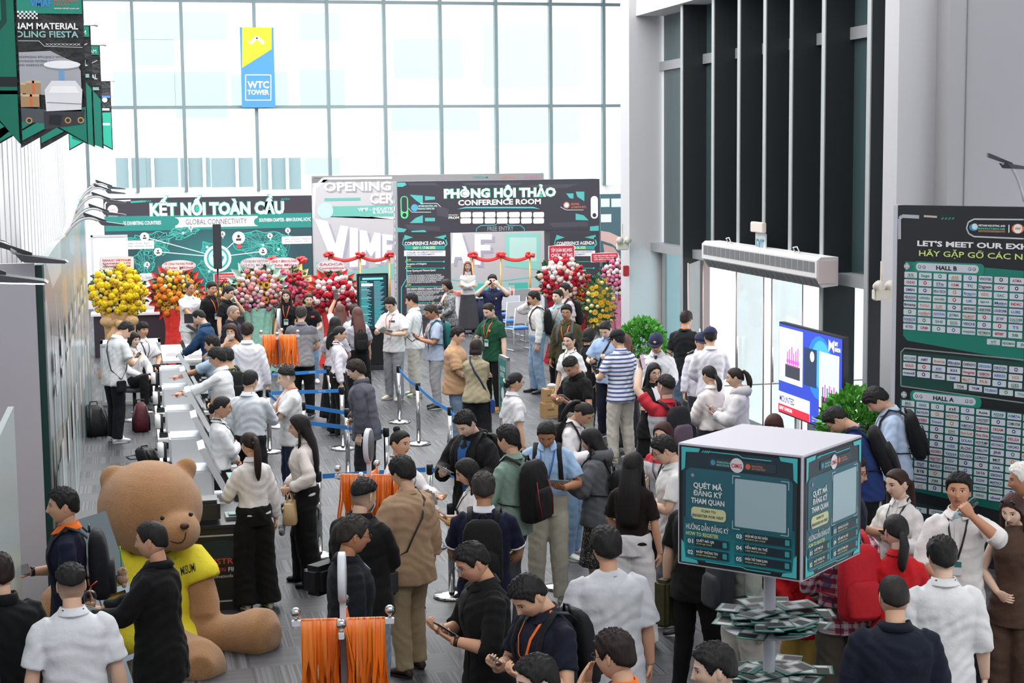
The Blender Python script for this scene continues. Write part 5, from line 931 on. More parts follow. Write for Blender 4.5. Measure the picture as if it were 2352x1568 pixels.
# agenda columns
def agenda(xa, xb, day, s=s):
    g = lambda x, y: s.px(xa+(xb-xa)*x, y)
    s.poly([g(.02, 733), g(.98, 733), g(.98, 536), g(.02, 536)], '38373f', 1); s.line([g(.13, 545), g(.1, 560), g(.18, 570), g(.18, 640), g(.08, 660), g(.08, 740)], .02, '4fc0c0', 3); s.line([g(.9, 545), g(.94, 560), g(.86, 570)], .03, '4fc0c0', 3); s.poly([g(.14, 539), g(.3, 545), g(.12, 552)], '58b8b4', 3); s.poly([g(.7, 545), g(.92, 539), g(.92, 550)], '58b8b4', 3)
    def gt(t, x0, y0, x1, y1, c, b=.02): (a0, b1), (a1, b0) = g(x0, y0), g(x1, y1); s.text(t, a0, b0, a1, b1, c, 5, bold=b)
    gt('CONFERENCE AGENDA', .14, 555, .90, 561, 'f0f0f4', .03); s.poly([g(.14, 573), g(.9, 573), g(.9, 564), g(.14, 564)], '349a94', 4); gt(day, .30, 566, .72, 571, 'e8f0a0', .03); s.poly([g(.13, 588), g(.91, 588), g(.91, 575), g(.13, 575)], 'eceef2', 4); gt('FORUM ON SMART INDUSTRY\nDIGITAL GOVERNMENT', .18, 578, .86, 585, '8a90a0')
    ys = [(598, '13:30', 'Reception of Delegates'), (613, '14:00', 'Forum Opening and Welcome Speech'), (655, '15:00', 'DISCUSSION SESSION I: Industry 4.0 Ecosystem'), (692, '16:00', 'DISCUSSION SESSION II: Digital Transformation')]
    for y, t, d in ys:
        gt(t, .17, y-3, .26, y, 'e8f070'); s.line([g(.17, y+2.5), g(.88, y+2.5)], .012, '4fc0c0', 4); s.disc(*g(.17, y+2.5), .022, '4fc0c0', 5, n=8); s.disc(*g(.88, y+2.5), .022, '4fc0c0', 5, n=8); gt(d, .18, y+6, min(.88, .18+len(d)*.017), y+9, 'f0f0f2', .02)
    for i, w in enumerate((.1, .7, .76, .74, .7, .6)): gt('Speech from the representatives of the Department of Industry' if i else 'SPEAKERS', .18, 626+i*4, .18+w*.93, 628.4+i*4, 'e0e4e6' if i else '4fc0c0', .01)
    for i in range(6): gt('Challenges from Industrial Park Development and Supply Chain', .18, 667+i*4, .88-.1*(i % 3), 669.3+i*4, 'dfe2e4', .01)
    for i in range(6): gt('Digital Transformation and Enterprise Connections', .18, 700+i*4, .84-.1*(i % 3), 702.3+i*4, 'd0d4d6', .01)
agenda(912, 1034, 'DAY 1: 17-06-2025'); agenda(1262, 1377, 'DAY 2: 18-06-2025'); s.done()
s2 = Sign(Vector((xl-.022, PY+.5, 0)), (0, -1, 0), (0, 0, 1), r, 'side_lettering')
for i, ch in enumerate('VIETNAM INDUSTRIAL'): 
    if ch != ' ': s2.text(ch, .17, 3.0-i*.155, .33, 3.1-i*.155, 'f0f2f4', 2, bold=.03)
s2.done()
s, W_, H_ = board(1380, 1432, 446, 39.5, 'dark teal backdrop with a large printed hand right of the portal', col='3d5f6a')
s.rect(.01, .05, W_-.01, H_-.02, '4a6a74', 0); s.prect(1380, 456, 1400, 475, 'dff2f4', 2); s.prect(1404, 456, 1430, 475, 'dff2f4', 2); s.prect(1380, 492, 1404, 510, 'e8eef0', 2); s.ppoly([(1380, 530), (1400, 533), (1432, 548), (1432, 580), (1405, 560), (1380, 552)], 'd9b6ae', 2); s.ppoly([(1385, 560), (1410, 568), (1425, 590), (1400, 600), (1388, 580)], 'c8a49e', 2.5); s.done()
# exhibitor board on the right
b0 = at_z(2050, 1266, 0); dirv = Vector((math.sin(math.radians(34)), -math.cos(math.radians(34)), 0)); nv = dirv.cross(Vector((0, 0, 1))); LB = 5.2
r = empty('exhibitor_board', b0, 0, 'large black and green board listing exhibitor logos under HALL B and HALL A', 'display board'); ztop = 0
d = ray(2062, 471); c0 = Vector((0, 0, CH)); t = (b0-c0).dot(nv)/d.dot(nv); ztop = (c0+d*t).z
m = MB(); m.use(mat('1b1e22', .4)); m.prism([b0, b0+dirv*LB, b0+dirv*LB+Vector((0, 0, ztop)), b0+Vector((0, 0, ztop))], -nv*.1 if nv.dot(c0-b0) > 0 else nv*.1); o = m.build('board_panel'); o.parent = r; o.matrix_parent_inverse = r.matrix_basis.inverted()
m = MB(); m.prism([b0-dirv*.05, b0, b0+Vector((0, 0, ztop)), b0-dirv*.05+Vector((0, 0, ztop))], -nv*.12 if nv.dot(c0-b0) > 0 else nv*.12); o = m.build('board_edge_frame', mat('c9ccd6', .4)); o.parent = r; o.matrix_parent_inverse = r.matrix_basis.inverted()
s = Sign(b0, dirv, (0, 0, 1), r)
s.rect(0, 0, LB, ztop, '202429', 0, rough=.35); s.ppoly([(2080, 600), (2170, 606), (2352, 622), (2352, 830), (2085, 782), (2075, 770)], '1a7d6e', 1, rough=.35); s.ppoly([(2070, 806), (2352, 832), (2352, 912), (2070, 888)], '1d4842', 1, rough=.35); s.line([s.px(2078, 799), s.px(2352, 826)], .012, '8a9a9a', 2); s.line([s.px(2070, 886), s.px(2352, 925)], .012, '8a9a9a', 2); s.line([s.px(2070, 886), s.px(2070, 808), s.px(2079, 799)], .012, '8a9a9a', 2)
s.ppoly([(2068, 915), (2240, 935), (2352, 950), (2352, 1185), (2090, 1125), (2068, 1120)], '17665a', 1, rough=.35); s.ppoly([(2095, 1150), (2352, 1215), (2352, 1290), (2100, 1210)], '16332f', 1)
s.line([s.px(2067, 549), s.px(2067, 502), s.px(2073, 496), s.px(2112, 498)], .035, 'b4b8c4', 3); s.line([s.px(2123, 496), s.px(2153, 498)], .02, 'c8b8b0', 3)
for i in range(4): s.ppoly([(2162+i*8, 504), (2166+i*8, 499), (2170+i*8, 499), (2166+i*8, 504)], '2a9a84', 3)
P = [s.px(*q) for q in ((2352, 504), (2238, 503), (2225, 510), (2221, 524), (2226, 536), (2238, 543), (2352, 548))]; s.line(P, .014, 'c8d0d4', 3); s.disc(*s.px(2238, 522), .05, '3f8fb8', 4, ry=.035); s.disc(*s.px(2240, 520), .03, 'd8ecf4', 4.5); s.ptext('VIETNAM INDUSTRIAL AND', 2248, 515, 2310, 521, 'ecf4f2', 4, bold=.03); s.ptext('MANUFACTURING FAIR', 2248, 522, 2310, 528, '4fd8b8', 4, bold=.03); s.ptext('www.vietnamindustrialfiesta.com', 2248, 531, 2310, 534, 'e8ecec', 4); s.line([s.px(2248, 529.5), s.px(2310, 531)], .008, 'd87a40', 4); s.rect(*s.px(2317, 534), *s.px(2320, 516), 'f0f4f4', 4); s.disc(*s.px(2339, 525), .062, 'f08050', 4, n=26, ry=.046); s.disc(*s.px(2339, 525), .044, 'f4f4f0', 4.4); s.ptext('VIAF', 2332, 522, 2346, 527, 'd8552a', 5, bold=.03)
s.text("LET'S MEET OUR EXHIBITORS", *s.px(2108, 564), s.px(2352, 564)[0]+.5, s.px(2108, 552)[1], 'f2f4f6', 4, bold=.035); s.text('HÃY GẶP GỠ CÁC NHÀ TRIỂN LÃM', *s.px(2112, 587), s.px(2352, 587)[0]+.78, s.px(2112, 574)[1], 'd6ee8c', 4, bold=.012)
def hall(t, x0, y0, x1, y1):
    (a0, b1), (a1, b0_) = s.px(x0, y0), s.px(x1, y1); h_ = .078; a0, b1 = s.px(x0, y0); s.rrect(a0-.03, b1-h_-.02, a1+.06, b1+.015, .045, '1d8a76', 3); s.rrect(a0, b1-h_, a1, b1, .036, 'ccd4e0', 3.5); s.text(t, a0+(a1-a0)*.33, b1-h_+.018, a0+(a1-a0)*.66, b1-.018, '14161c', 5, bold=.03)
    for f in (.06, .13, .86, .93): s.disc(a0+(a1-a0)*f, b1-h_/2, .016, '3a4048', 5, n=10); s.disc(a0+(a1-a0)*f, b1-h_/2, .011, 'ccd4e0', 5.3, n=10)
    s.disc(a0-.10, b1-h_/2, .034, '9aa4ac', 4, n=14); s.line([(a0-.13, b1-h_/2), (a0-.07, b1-h_/2)], .010, 'e0e8ec', 4.5); s.line([(a0-.10, b1-h_/2-.03), (a0-.10, b1-h_/2+.03)], .010, 'e0e8ec', 4.5)
hall('HALL B', 2105, 603, 2249, 618); hall('HALL A', 2098, 899, 2242, 928)
NB = [['3S', 'Sage', 'A', 'AIS', 'A', 'VIVOTEK', 'S', 'ATMA'], ['CHUO', 'G', 'STm', 'CAM', 'TC', 'Digiwin', 'OV', 'H'], ['EMIN', 'E', 'PRO-TECH', 'O', 'finepro', 'KDC', 'GAC', 'C'], ['HEXAGON', 'HIWIN', 'onxin', 'M', 'UK', 'igus', 'iMotion', 'INDAC'], ['Bichamp', 'TOOLS', 'UF', 'D', 'LINKTRONICS', 'LINKWISE', 'LOGIFORM', 'LUBE'], ['N', 'oerlikon', 'OHTAVN', 'JETMA', 'PALMARY', 'T', 'JCW', 'QUALICHEM'], ['SUNSEGYE', 'S', 'SHI', 'SGG', 'VEICHI', 'S', 'Q', 'TS'], ['KTD', 'CRM', 'U', 'W', 'vietphim', 'VIETMANI', 'amer', 'SB']]
NM = [['ACT-ONE', 'AMT', 'Averna', 'Blickle', 'CHENGYU', 'DEGSON', 'DINTON', 'R'], ['GOLD', 'G', 'AW', 'KH', 'Hungphat', 'HABON', 'AIRREX', 'IG'], ['maxell', 'M', 'HMK\nVIETNAM', 'NK', 'MioTTo', 'PLB', 'S', 'QES']]
NA = [['BS', 'OOO', 'B', 'nl', 'A', 'Aone', 'ASSAB', 'AVIMETAL'], ['O', 'RAYSUN', 'Z', 'BESTCH', 'C', 'CHOTEST', 'I', 'COME-STAR'], ['SAN YA', 'VIBI', 'Docum', 'G', 'DAMATACO', 'Digicorp', 'CRSAM', 'E'], ['U', 'V', 'D', 'DH', 'Fact-Link', 'First Slide', 'FRASERS', 'FELDI'], ['Y', 'Yuemen', 'S', 'H', 'DOLAN', 'HCP PUMP', 'HICONICS', 'HIOKI'], ['K', 'Z', 'J', 'HSE', 'JR-CNC', 'XABILLOW', 'JRB', 'J'], ['K', 'KONECRANES', 'KOSEN', 'Veiyee', 'LO-GOI', 'LORIOT', 'MiT', 'N'], ['N', 'O', 'NHATVIET', 'NSV', 'B', 'C', 'SXA', 'S'], ['P', 'PQT', 'RAYLO', 'RICOH', 'S', 'SATA', 'SEBONG', 'S'], ['R', 'BYB', 'M', 'T', 'S', 'SCSW', 'SMARTPACK', 'U'], ['ECO', 'Combitech', 'PM', 'T', 'S', 'PMSSIP', 'WEHACO', 'U'], ['V', 'VT', 'W', 'N', 'Z', 'WIND', 'ubest', 'X']]
CC = ['1f3f8c', 'c02a30', '2a8a50', '2a2a30', 'd08a2a', '2a70c0', '4a3a8c', '188a8a']
def cards(names, c00, c10, c01, n0=0):
    """three corner centres in the photo: first, last of the top row, first of the bottom row"""
    A, B, C_ = s.px(*c00), s.px(*c10), s.px(*c01); nr, nc = len(names), len(names[0]); hh = abs(C_[1]-A[1])/(nr-1)*.40 if nr > 1 else .028
    for j in range(nr):
        for i in range(nc+(8 if nc > 3 else 0)):
            u = A[0]+(B[0]-A[0])*i/(nc-1)+(C_[0]-A[0])*j/max(nr-1, 1); v = A[1]+(B[1]-A[1])*i/(nc-1)+(C_[1]-A[1])*j/max(nr-1, 1); w, h_ = (B[0]-A[0])/(nc-1)*.44, hh; q = names[j][i] if i < nc else names[j][(i*3+j)%nc]; s.rrect(u-w, v-h_, u+w, v+h_, .008, 'd2d8e2', 4); c = CC[(i*3+j*5+len(q)) % 8]; k = min(.9, .26+.10*len(q.split('\n')[0]))
            if len(q) < 2: s.disc(u, v+.003, hh*.62, c, 5, n=12); s.disc(u, v+.003, hh*.3, 'e8ecf2', 5.4, n=8)
            else: s.text(q, u-w*k, v-hh*.38, u+w*k, v+hh*.5, c, 5, bold=.02); (i+j) % 3 or s.rect(u-w*.6, v-hh*.75, u+w*.6, v-hh*.6, '8a90a0', 5)
cards(NB, (2093, 631), (2337, 645), (2090, 750)); cards([['VT', 'HEADMAN', 'ZW']], (2283, 785), (2352, 792), (2283, 785)); cards(NM, (2091, 822), (2335, 849), (2089, 856)); cards([['TOA', 'TKM', 'TSUBAKI', 'T']], (2207, 887), (2312, 901), (2207, 887)); cards(NA, (2087, 926), (2331, 956), (2081, 1110)); cards([['YT', 'CYCO', 'S']], (2110, 1170), (2200, 1184), (2110, 1170)); s.done()
# ------------------------------------------------------------ furniture and fittings
def stanchion(x, y, label, lean=0, cap='1f2226'):
    p = at_z(x, y) if lean is not None and y > 100 else Vector((x, y, 0)); r = empty('queue_post', p, 0, label, 'queue post', 'steel queue posts of the belt barriers'); m = MB(); m.lathe([(.001, 0), (.17, 0), (.175, .012), (.165, .03), (.06, .042), (.035, .05), (.001, .05)], 28); m.build('base', CHROME, r)
    m = MB(); T = Matrix.Rotation(math.radians(lean), 4, 'Y'); m.lathe([(.001, .03), (.031, .03), (.031, .80), (.001, .80)], 18, M=T); m.build('pole', CHROME, r); m = MB(); m.lathe([(.001, .78), (.036, .78), (.036, .87), (.030, .88), (.001, .885)], 18, M=T); m.build('belt_head', mat(cap, .4), r); r['top'] = 0; return r
posts = {}
for k, x, y, lab, ln in (('a', 918, 970, 'farthest steel post of the slanting row, in front of the young man reading', 0), ('b', 962, 1020, 'second steel post of the slanting row, with blue belts both sides', 0), ('c', 1036, 1090, 'third steel post of the slanting row, beside the jacketed man', 0), ('d', 1104, 1168, 'fourth steel post of the slanting row, mostly behind people', 0), ('e', 768, 975, 'leaning steel post by the women in grey uniforms', -5), ('f', 620, 1038, 'steel post behind the two men exchanging papers', 0), ('g', 788, 1031, 'steel post just behind the man in grey work jacket', 0), ('h', 735, 1276, 'steel post right of the long-haired woman in black trousers', 0), ('i', 990, 1256, 'steel post behind the man in the tan top', 0), ('j', 1294, 1350, 'steel post between beige trousers and the man in white T-shirt', 0), ('k', 890, 1150, 'steel post behind the woman with the top bun', 0), ('l', 1038, 1370, 'steel post hidden behind the navy polo, only its base in view', 0), ('m', 588, 988, 'far left steel post of the WTC belt lines', 0)):
    posts[k] = (stanchion(x, y, lab, ln), at_z(x, y))
def belt(a, b_, z, label, wtc=0, sag=.0):
    A = posts[a][1] if isinstance(a, str) else Vector(a); B = posts[b_][1] if isinstance(b_, str) else Vector(b_); d = (B-A).normalized(); A = A+d*.045+Vector((0, 0, z)); B = B-d*.045+Vector((0, 0, z)); n = Vector((0, 0, 1)).cross(d)*.0015
    m = MB(); T = [A.lerp(B, i/12)-Vector((0, 0, sag*math.sin(math.pi*i/12))) for i in range(13)]; R_ = [[tuple(p+n), tuple(p+n+Vector((0, 0, .05))), tuple(p-n+Vector((0, 0, .05))), tuple(p-n)] for p in T]; m.use(mat('3a8fe0', .6)); m.rings(R_, smooth=False); o = m.build('barrier_belt'); tag(o, label, 'belt', None); 
    if wtc:
        u = d if d.x > 0 else -d; s = Sign(A if d.x > 0 else B, u, (0, 0, 1), o, 'lettering'); L = (B-A).length
        for i in range(wtc): c = L*(i+.5)/wtc; s.text('WTC', c-.055, .014, c+.055, .040, 'dce8f8', 0, bold=.02)
        s.done()
belt('a', 'b', .80, 'blue belt between the farthest two posts of the slanting row', sag=.03); belt('b', 'c', .80, 'blue belt dropping from the second to the third slanting post', sag=.03); belt('c', 'd', .80, 'blue belt behind the boy in tan, third to fourth slanting post', sag=.05); belt('m', 'e', .80, 'highest blue belt marked WTC, under the hanging orange lanyards', 2)
belt('f', 'g', .80, 'blue belt marked WTC behind the man in white T-shirt', 2); belt((2.35, 21.9, 0), (2.9, 21.8, 0), .62, 'short blue belt piece left of the grey work jacket') if False else None
def post_at(k, x, y, lab, ln=0): posts[k] = (stanchion(x, y, lab, ln), at_z(x, y))
post_at('n', 690, 1120, 'steel post hidden behind the long-haired woman, belt end in view'); belt('n', 'k', .80, 'blue belt running behind the walking man in work clothes'); belt('h', 'i', .80, 'nearest blue belt, passing behind the orange lanyard stand'); belt('i', 'j', .80, 'blue belt behind the woman holding the phone and the navy polo man'); belt('f', 'n', .80, 'blue belt running in depth behind the white T-shirt man')
post_at('o', 700, 1075, 'steel post behind the white T-shirt man, belt to the work jacket'); post_at('p', 800, 1095, 'steel post hidden behind the work jacket man'); belt('o', 'p', .80, 'blue belt at the waist of the man in grey work jacket')
def lanyard_stand(px, py, z, label, rot=0, n=(16, 16, 12, 12), seed=0, full=1.0, colr='ff7417'):
    p = at_z(px, py, z); r = empty('lanyard_stand', (p.x, p.y, 0), rot, label, 'lanyard stand'); rr = random.Random(seed); W_ = mat('e4e6f0', .4)
    m = MB(); m.box(-.018, -.018, 0.0, .018, .018, z+.14, bev=.003); m.build('pole', W_, r); m = MB(); m.lathe([(.001, 0), (.19, 0), (.19, .02), (.001, .025)], 24); m.build('base', W_, r)
    for a in range(4):
        M = Matrix.Rotation(math.pi/2*a, 4, 'Z'); q = MB(); q.box(.01, -.016, z-.018, .30, .016, z+.018, M=M, bev=.003); o = q.build('arm', W_, r); q = MB(); q.smooth = True; q.lathe([(.001, z+.016), (.014, z+.016), (.010, z+.03), (.010, z+.04), (.001, z+.04)], 12, c=(.275, 0, 0), M=M); c = M @ Vector((.275, 0, z+.066)); q.ball(c, .030, 10); tag(q.build('ball_finial', CHROME, o), 'chrome ball finial')
        for i in range(n[a]):
            x = .03+.22*(i+rr.random()*.8)/n[a]; L = full*(.42+rr.uniform(-.02, .05)); sw = rr.uniform(-.02, .02); yo = rr.uniform(-.02, .012); q = MB(); bw = .010; th = rr.uniform(-1.2, 1.2); bx, by = bw*math.cos(th), bw*math.sin(th)
            path = [(x+sw*1.5, -.034+yo*1.6, z-L), (x+sw*1.6+yo*.3, -.040+yo*1.4, z-L*.75), (x+sw*.3, -.044+yo, z-L*.45), (x, -.028+yo*.4, z-.07), (x, -.018, z+.016), (x, 0, z+.027), (x, .018, z+.016), (x, .028-yo*.4, z-.07), (x-sw*.3, .044-yo, z-L*.45), (x-sw*1.6, .036-yo*1.4, z-L*.75), (x-sw*1.5, .030-yo*1.6, z-L*.98)]
            R_ = []
            for v in path: R_.append([tuple(M @ Vector((v[0]-bx, v[1]-by*min(1, max(0, (z+.01-v[2])*6)), v[2]))), tuple(M @ Vector((v[0]+bx, v[1]+by*min(1, max(0, (z+.01-v[2])*6)), v[2])))])
            vs = [v for a_ in R_ for v in a_]; q.add(vs, [(2*k, 2*k+1, 2*k+3, 2*k+2) for k in range(len(path)-1)], True)
            o2 = q.build('hanging_lanyard', mat(('ff7a1c', 'ff8a2c', 'ff7218', 'ff9444')[rr.randrange(4)], .32), r)
            q = MB(); 
            for e in (path[0], path[-1]): c = M @ Vector(e); q.tube([c, c-Vector((0, 0, .03))], .006, 6)
            q.build('clip', mat('b8b8bc', .3, .8), o2)
    m = MB(); M = Matrix.Translation((0, 0, z+.14+.13)) @ Matrix.Rotation(math.radians(90), 4, 'Y') @ Matrix.Scale(1.25, 4, (1, 0, 0)); m.lathe([(.001, -.022), (.115, -.022), (.12, -.018), (.12, .018), (.115, .022), (.001, .022)], 36, M=M); o = m.build('round_sign', mat('e6e9f4', .35), r)
    m = MB(); m.lathe([(.001, -.0235), (.108, -.0235), (.108, -.0225)], 36, M=M); m.lathe([(.001, .0235), (.108, .0235), (.108, .0225)], 36, M=M); m.build('sign_face', mat('c9ccc8' if seed == 1 else '6d7176', .4), o)
    return r
lanyard_stand(788, 1428, 1.35, 'nearest orange lanyard stand with round white sign and chrome balls', math.radians(-9), (24, 22, 20, 22), 1, 1.15); lanyard_stand(848, 1095, 1.35, 'middle orange lanyard stand, next to the man in the tan top', math.radians(-22), (22, 18, 20, 20), 2); lanyard_stand(642, 772, 1.38, 'farthest orange lanyard stand, in front of the mint bouquet', math.radians(-12), (22, 16, 22, 14), 3, .98)
# registration cube on a pole
CZ = 2.3; CS = [at_z(1577, 1020, CZ), at_z(1718, 969, CZ), at_z(1958, 997, CZ), at_z(1830, 1049, CZ)]; cc = (CS[0]+CS[1]+CS[2]+CS[3])/4; e1 = ((CS[3]-CS[0])+(CS[2]-CS[1]))/2; e2 = ((CS[1]-CS[0])+(CS[2]-CS[3]))/2; side = (e1.length+e2.length)/2; ang = (math.atan2(e1.y, e1.x)+math.atan2(e2.y, e2.x)-math.pi/2)/2
CHT = .76; r = empty('registration_sign', (cc.x, cc.y, 0), ang, 'big cube sign on a white pole with teal QUÉT MÃ ĐĂNG KÝ panels', 'sign'); h_ = side/2
m = MB(); m.box(-h_, -h_, CZ-CHT, h_, h_, CZ, bev=.004); m.build('cube_body', mat('d4d2de', .5), r); m = MB(); m.lathe([(.001, 0), (.038, 0), (.038, CZ-CHT), (.001, CZ-CHT)], 24); m.build('pole', mat('dfe3ee', .4), r); m = MB(); m.lathe([(.001, 0), (.28, 0), (.28, .02), (.001, .03)], 30); m.build('base', mat('dfe3ee', .4), r)
for zz in (1.13, .78): m = MB(); m.lathe([(.001, zz-.03), (.30, zz-.03), (.30, zz-.02), (.001, zz-.02)], 30); m.build('shelf', mat('cfd4dc', .4), r)
bpy.context.view_layer.update()
RM = Matrix.Rotation(ang, 3, 'Z')
def cubeface(o, u):
    o = Vector((cc.x, cc.y, 0))+RM @ Vector(o); s = Sign(o, RM @ Vector(u), (0, 0, 1), r, 'sign_panel'); W = side; H = CHT; s.rect(.012, .012, W-.012, H-.012, '15181c', 0); s.rect(.035, .035, W-.035, H-.03, '243843', .6)
    for i in range(12): t = i/12; s.rect(.045, .045+(.26*t), W-.045, .045+.26*(t+1/12), '%02x%02x%02x' % (int(24+4*t), int(150-60*t), int(158-55*t)), 1)
    s.poly([(.06, .30), (.10, .27), (W-.07, .27), (W-.06, .30), (W-.06, H-.17), (W-.09, H-.145), (.09, H-.145), (.06, H-.17)], '2a6674', 2)
    for P in ([(.03, H-.02), (.16, H-.02), (.15, H-.045), (.06, H-.05), (.055, H-.15), (.03, H-.17)], [(W-.03, H-.02), (W-.15, H-.02), (W-.14, H-.045), (W-.06, H-.05), (W-.055, H-.15), (W-.03, H-.17)], [(.03, .02), (.15, .02), (.14, .04), (.06, .05), (.05, .14), (.03, .16)], [(W-.03, .02), (W-.13, .02), (W-.12, .04), (W-.06, .05), (W-.05, .14), (W-.03, .16)]): s.poly(P, '4fc6cc', 3)
    s.line([(.2, H-.035), (.42, H-.035), (.45, H-.05), (W-.2, H-.05)], .006, '4fc6cc', 3); s.line([(.2, .04), (.45, .04), (.48, .03), (W-.2, .03)], .006, '4fc6cc', 3)
    for i in range(4): s.poly([(.17+i*.014, H-.045), (.18+i*.014, H-.03), (.188+i*.014, H-.03), (.178+i*.014, H-.045)], '4fc6cc', 3)
    s.rrect(.22, H-.125, W-.17, H-.07, .01, '30444c', 3); s.disc(W*.49, H-.10, .045, 'e8e4ea', 4, n=28); s.text('OMG', W*.49-.036, H-.115, W*.49+.036, H-.088, 'c83a50', 5, bold=.02); s.disc(.25, H-.098, .017, '4a9ac0', 4); s.text('VIETNAM INDUSTRIAL AND\nMANUFACTURING FAIR', .275, H-.115, .375, H-.085, '8fd8d0', 5, bold=.02); s.disc(W*.49+.075, H-.10, .017, 'd87048', 4); s.text('INDUSTRIAL\nAUTOMATION', W*.49+.10, H-.115, W*.49+.19, H-.088, 'd89078', 5, bold=.02)
    for i, t in enumerate(('QUÉT MÃ', 'ĐĂNG KÝ', 'THAM QUAN')): w = (.20, .20, .23)[i]; s.text(t, .215-w/2, H-.265-i*.048, .215+w/2, H-.232-i*.048, 'e8eef0', 5, bold=.03)
    s.rrect(.10, H-.46, .34, H-.385, .025, 'd8dca8', 4); s.text('SCAN TO', .17, H-.412, .27, H-.397, '24383c', 5, bold=.02); s.text('REGISTER FOR VISIT', .115, H-.445, .325, H-.428, '24383c', 5, bold=.02)
    q0, q1, y0, y1 = .385, W-.085, H-.49, H-.165
    for (x, y, dx, dy) in ((q0, y0, 1, 1), (q1, y0, -1, 1), (q0, y1, 1, -1), (q1, y1, -1, -1)): s.line([(x, y+dy*.05), (x, y), (x+dx*.05, y)], .005, 'b8d0d8', 4)
    s.rrect(q0+.015, y0+.015, q1-.015, y1-.015, .01, 'a9c3cc', 4)
    s.text('HƯỚNG DẪN ĐĂNG KÝ', .065, .232, .36, .265, 'eef2f2', 5, bold=.012); s.text('HOW TO REGISTER', .065, .195, .29, .218, 'e0e8a0', 5, bold=.02)
    for i, (n, a, b_) in enumerate((('01', 'QUÉT MÃ QR', 'SCAN QR CODE'), ('02', 'NHẬP THÔNG TIN', 'ENTER INFORMATION'), ('03', 'NHẬN MÃ QR XÁC NHẬN', 'RECEIVE QR CODE'), ('04', 'ĐẾN MÁY IN THẺ', 'CARD PRINTER STAND'), ('05', 'NHẬN THẺ THAM QUAN', 'COLLECT VISITOR BADGE'))):
        x0 = .065 if i < 2 else .40; y = (.13, .06, .20, .13, .06)[i]; x1 = x0+(.30 if i < 2 else W-.46); s.rrect(x0, y, x1, y+.058, .006, '1a6674', 4); s.rect(x0+.062, y+.004, x1-.006, y+.054, '152a34', 5); s.text(n, x0+.012, y+.016, x0+.05, y+.042, 'eef4f4', 6, bold=.03); s.text(a, x0+.072, y+.030, x0+.072+min(.15, len(a)*.0125), y+.046, 'eef2f2', 6, bold=.02); s.text(b_, x0+.072, y+.013, x0+.072+min(.14, len(b_)*.009), y+.022, 'd8e8a0', 6, bold=.01); s.rrect(x1-.045, y+.012, x1-.015, y+.046, .004, '3aa0a8', 6)
    for x, y in ((.11, H-.19), (.11, .32)): s.line([(x-.012, y), (x+.012, y)], .009, 'b8a8d8', 5); s.line([(x, y-.012), (x, y+.012)], .009, 'b8a8d8', 5)
    s.done()
cubeface((-h_-.0, -h_, CZ-CHT), (1, 0, 0)); cubeface((h_, -h_, CZ-CHT), (0, 1, 0))
def leaflet_pile(px, py, z, n, seed, grp, lab):
    rr = random.Random(seed); proto = None
    for i in range(n):
        a = rr.uniform(0, 6.283); d = rr.uniform(.05, .30); 
        if proto is None:
            o = link('leaflet', None); q = MB(); q.use(mat('2a7a70', .35)); q.box(-.088, -.125, 0, .088, .125, .0035); q.use(mat('9aa6a4', .35)); q.box(-.082, -.115, .0035, .082, .085, .0038); q.use(mat('2c3133', .35)); q.box(-.082, -.10, .0035, .03, -.02, .0042); q.box(.0, .02, .0035, .082, .07, .0042); q.use(mat('dfe5e3', .35)); q.box(-.07, .0, .0035, -.01, .07, .0045); q.box(.04, -.09, .0035, .075, .0, .0045); q.build('sheet', None, o); proto = o
        else: o = copy_tree(proto)
        o.location = (cc.x+d*math.cos(a), cc.y+d*math.sin(a), z+i*.0022); o.rotation_euler = (rr.uniform(-.03, .03), rr.uniform(-.03, .03), a+math.pi/2+rr.uniform(-.5, .5)); tag(o, lab, 'leaflet', grp)
leaflet_pile(0, 0, 1.115, 46, 5, 'leaflets fanned on the upper shelf', 'green and grey leaflet fanned out on the upper shelf of the cube sign pole'); leaflet_pile(0, 0, .765, 26, 6, 'leaflets fanned on the lower shelf', 'green and grey leaflet fanned out on the lower shelf of the cube sign pole')
# TV screen beside the entrance
a = at_X(1790, 738, 7.4); b_ = at_X(1938, 775, 7.4); zt = a.z; zb = at_X(1788, 945, 7.4).z; Ya, Yb = a.y, b_.y
r = empty('led_screen', (7.4, (Ya+Yb)/2, 0), 0, 'large lit screen reading MOUNTED and BAY UNION near the entrance', 'screen'); bpy.context.view_layer.update()
def rel2(o, r): o.parent = r; o.matrix_parent_inverse = r.matrix_basis.inverted(); return o
m = MB(); m.box(7.4, Yb, zb, 7.46, Ya, zt); rel2(m.build('screen_housing', mat('2a2c34', .4)), r); m = MB(); m.box(7.46, Yb+.3, 0, 7.5, Yb+.36, zt-.1); m.box(7.46, Ya-.4, 0, 7.5, Ya-.34, zt-.1); m.box(7.25, Yb+.3, 0, 7.7, Yb+.36, .04); m.box(7.25, Ya-.4, 0, 7.7, Ya-.34, .04); rel2(m.build('stand', mat('c8c8cc', .3, .6)), r)
s = Sign(Vector((7.398, Ya, zb)), (0, -1, 0), (0, 0, 1), r, 'screen_picture'); E_ = dict(emit=.9); W = Ya-Yb; H = zt-zb
s.rect(.02, .02, W-.02, H-.02, '2a3fa8', 0, **E_); s.disc(W*.66, H*.62, .36, '1f6fc8', 1, **E_); s.disc(W*.68, H*.66, .27, '3f9ae0', 1.5, **E_); s.rect(.03, H*.36, W*.40, H*.95, 'e6eaf4', 2, **E_); s.rect(.05, H*.38, W*.385, H*.92, 'c6ccd8', 2.5, **E_); s.rect(W*.12, H*.42, W*.36, H*.56, '30343e', 3, **E_)
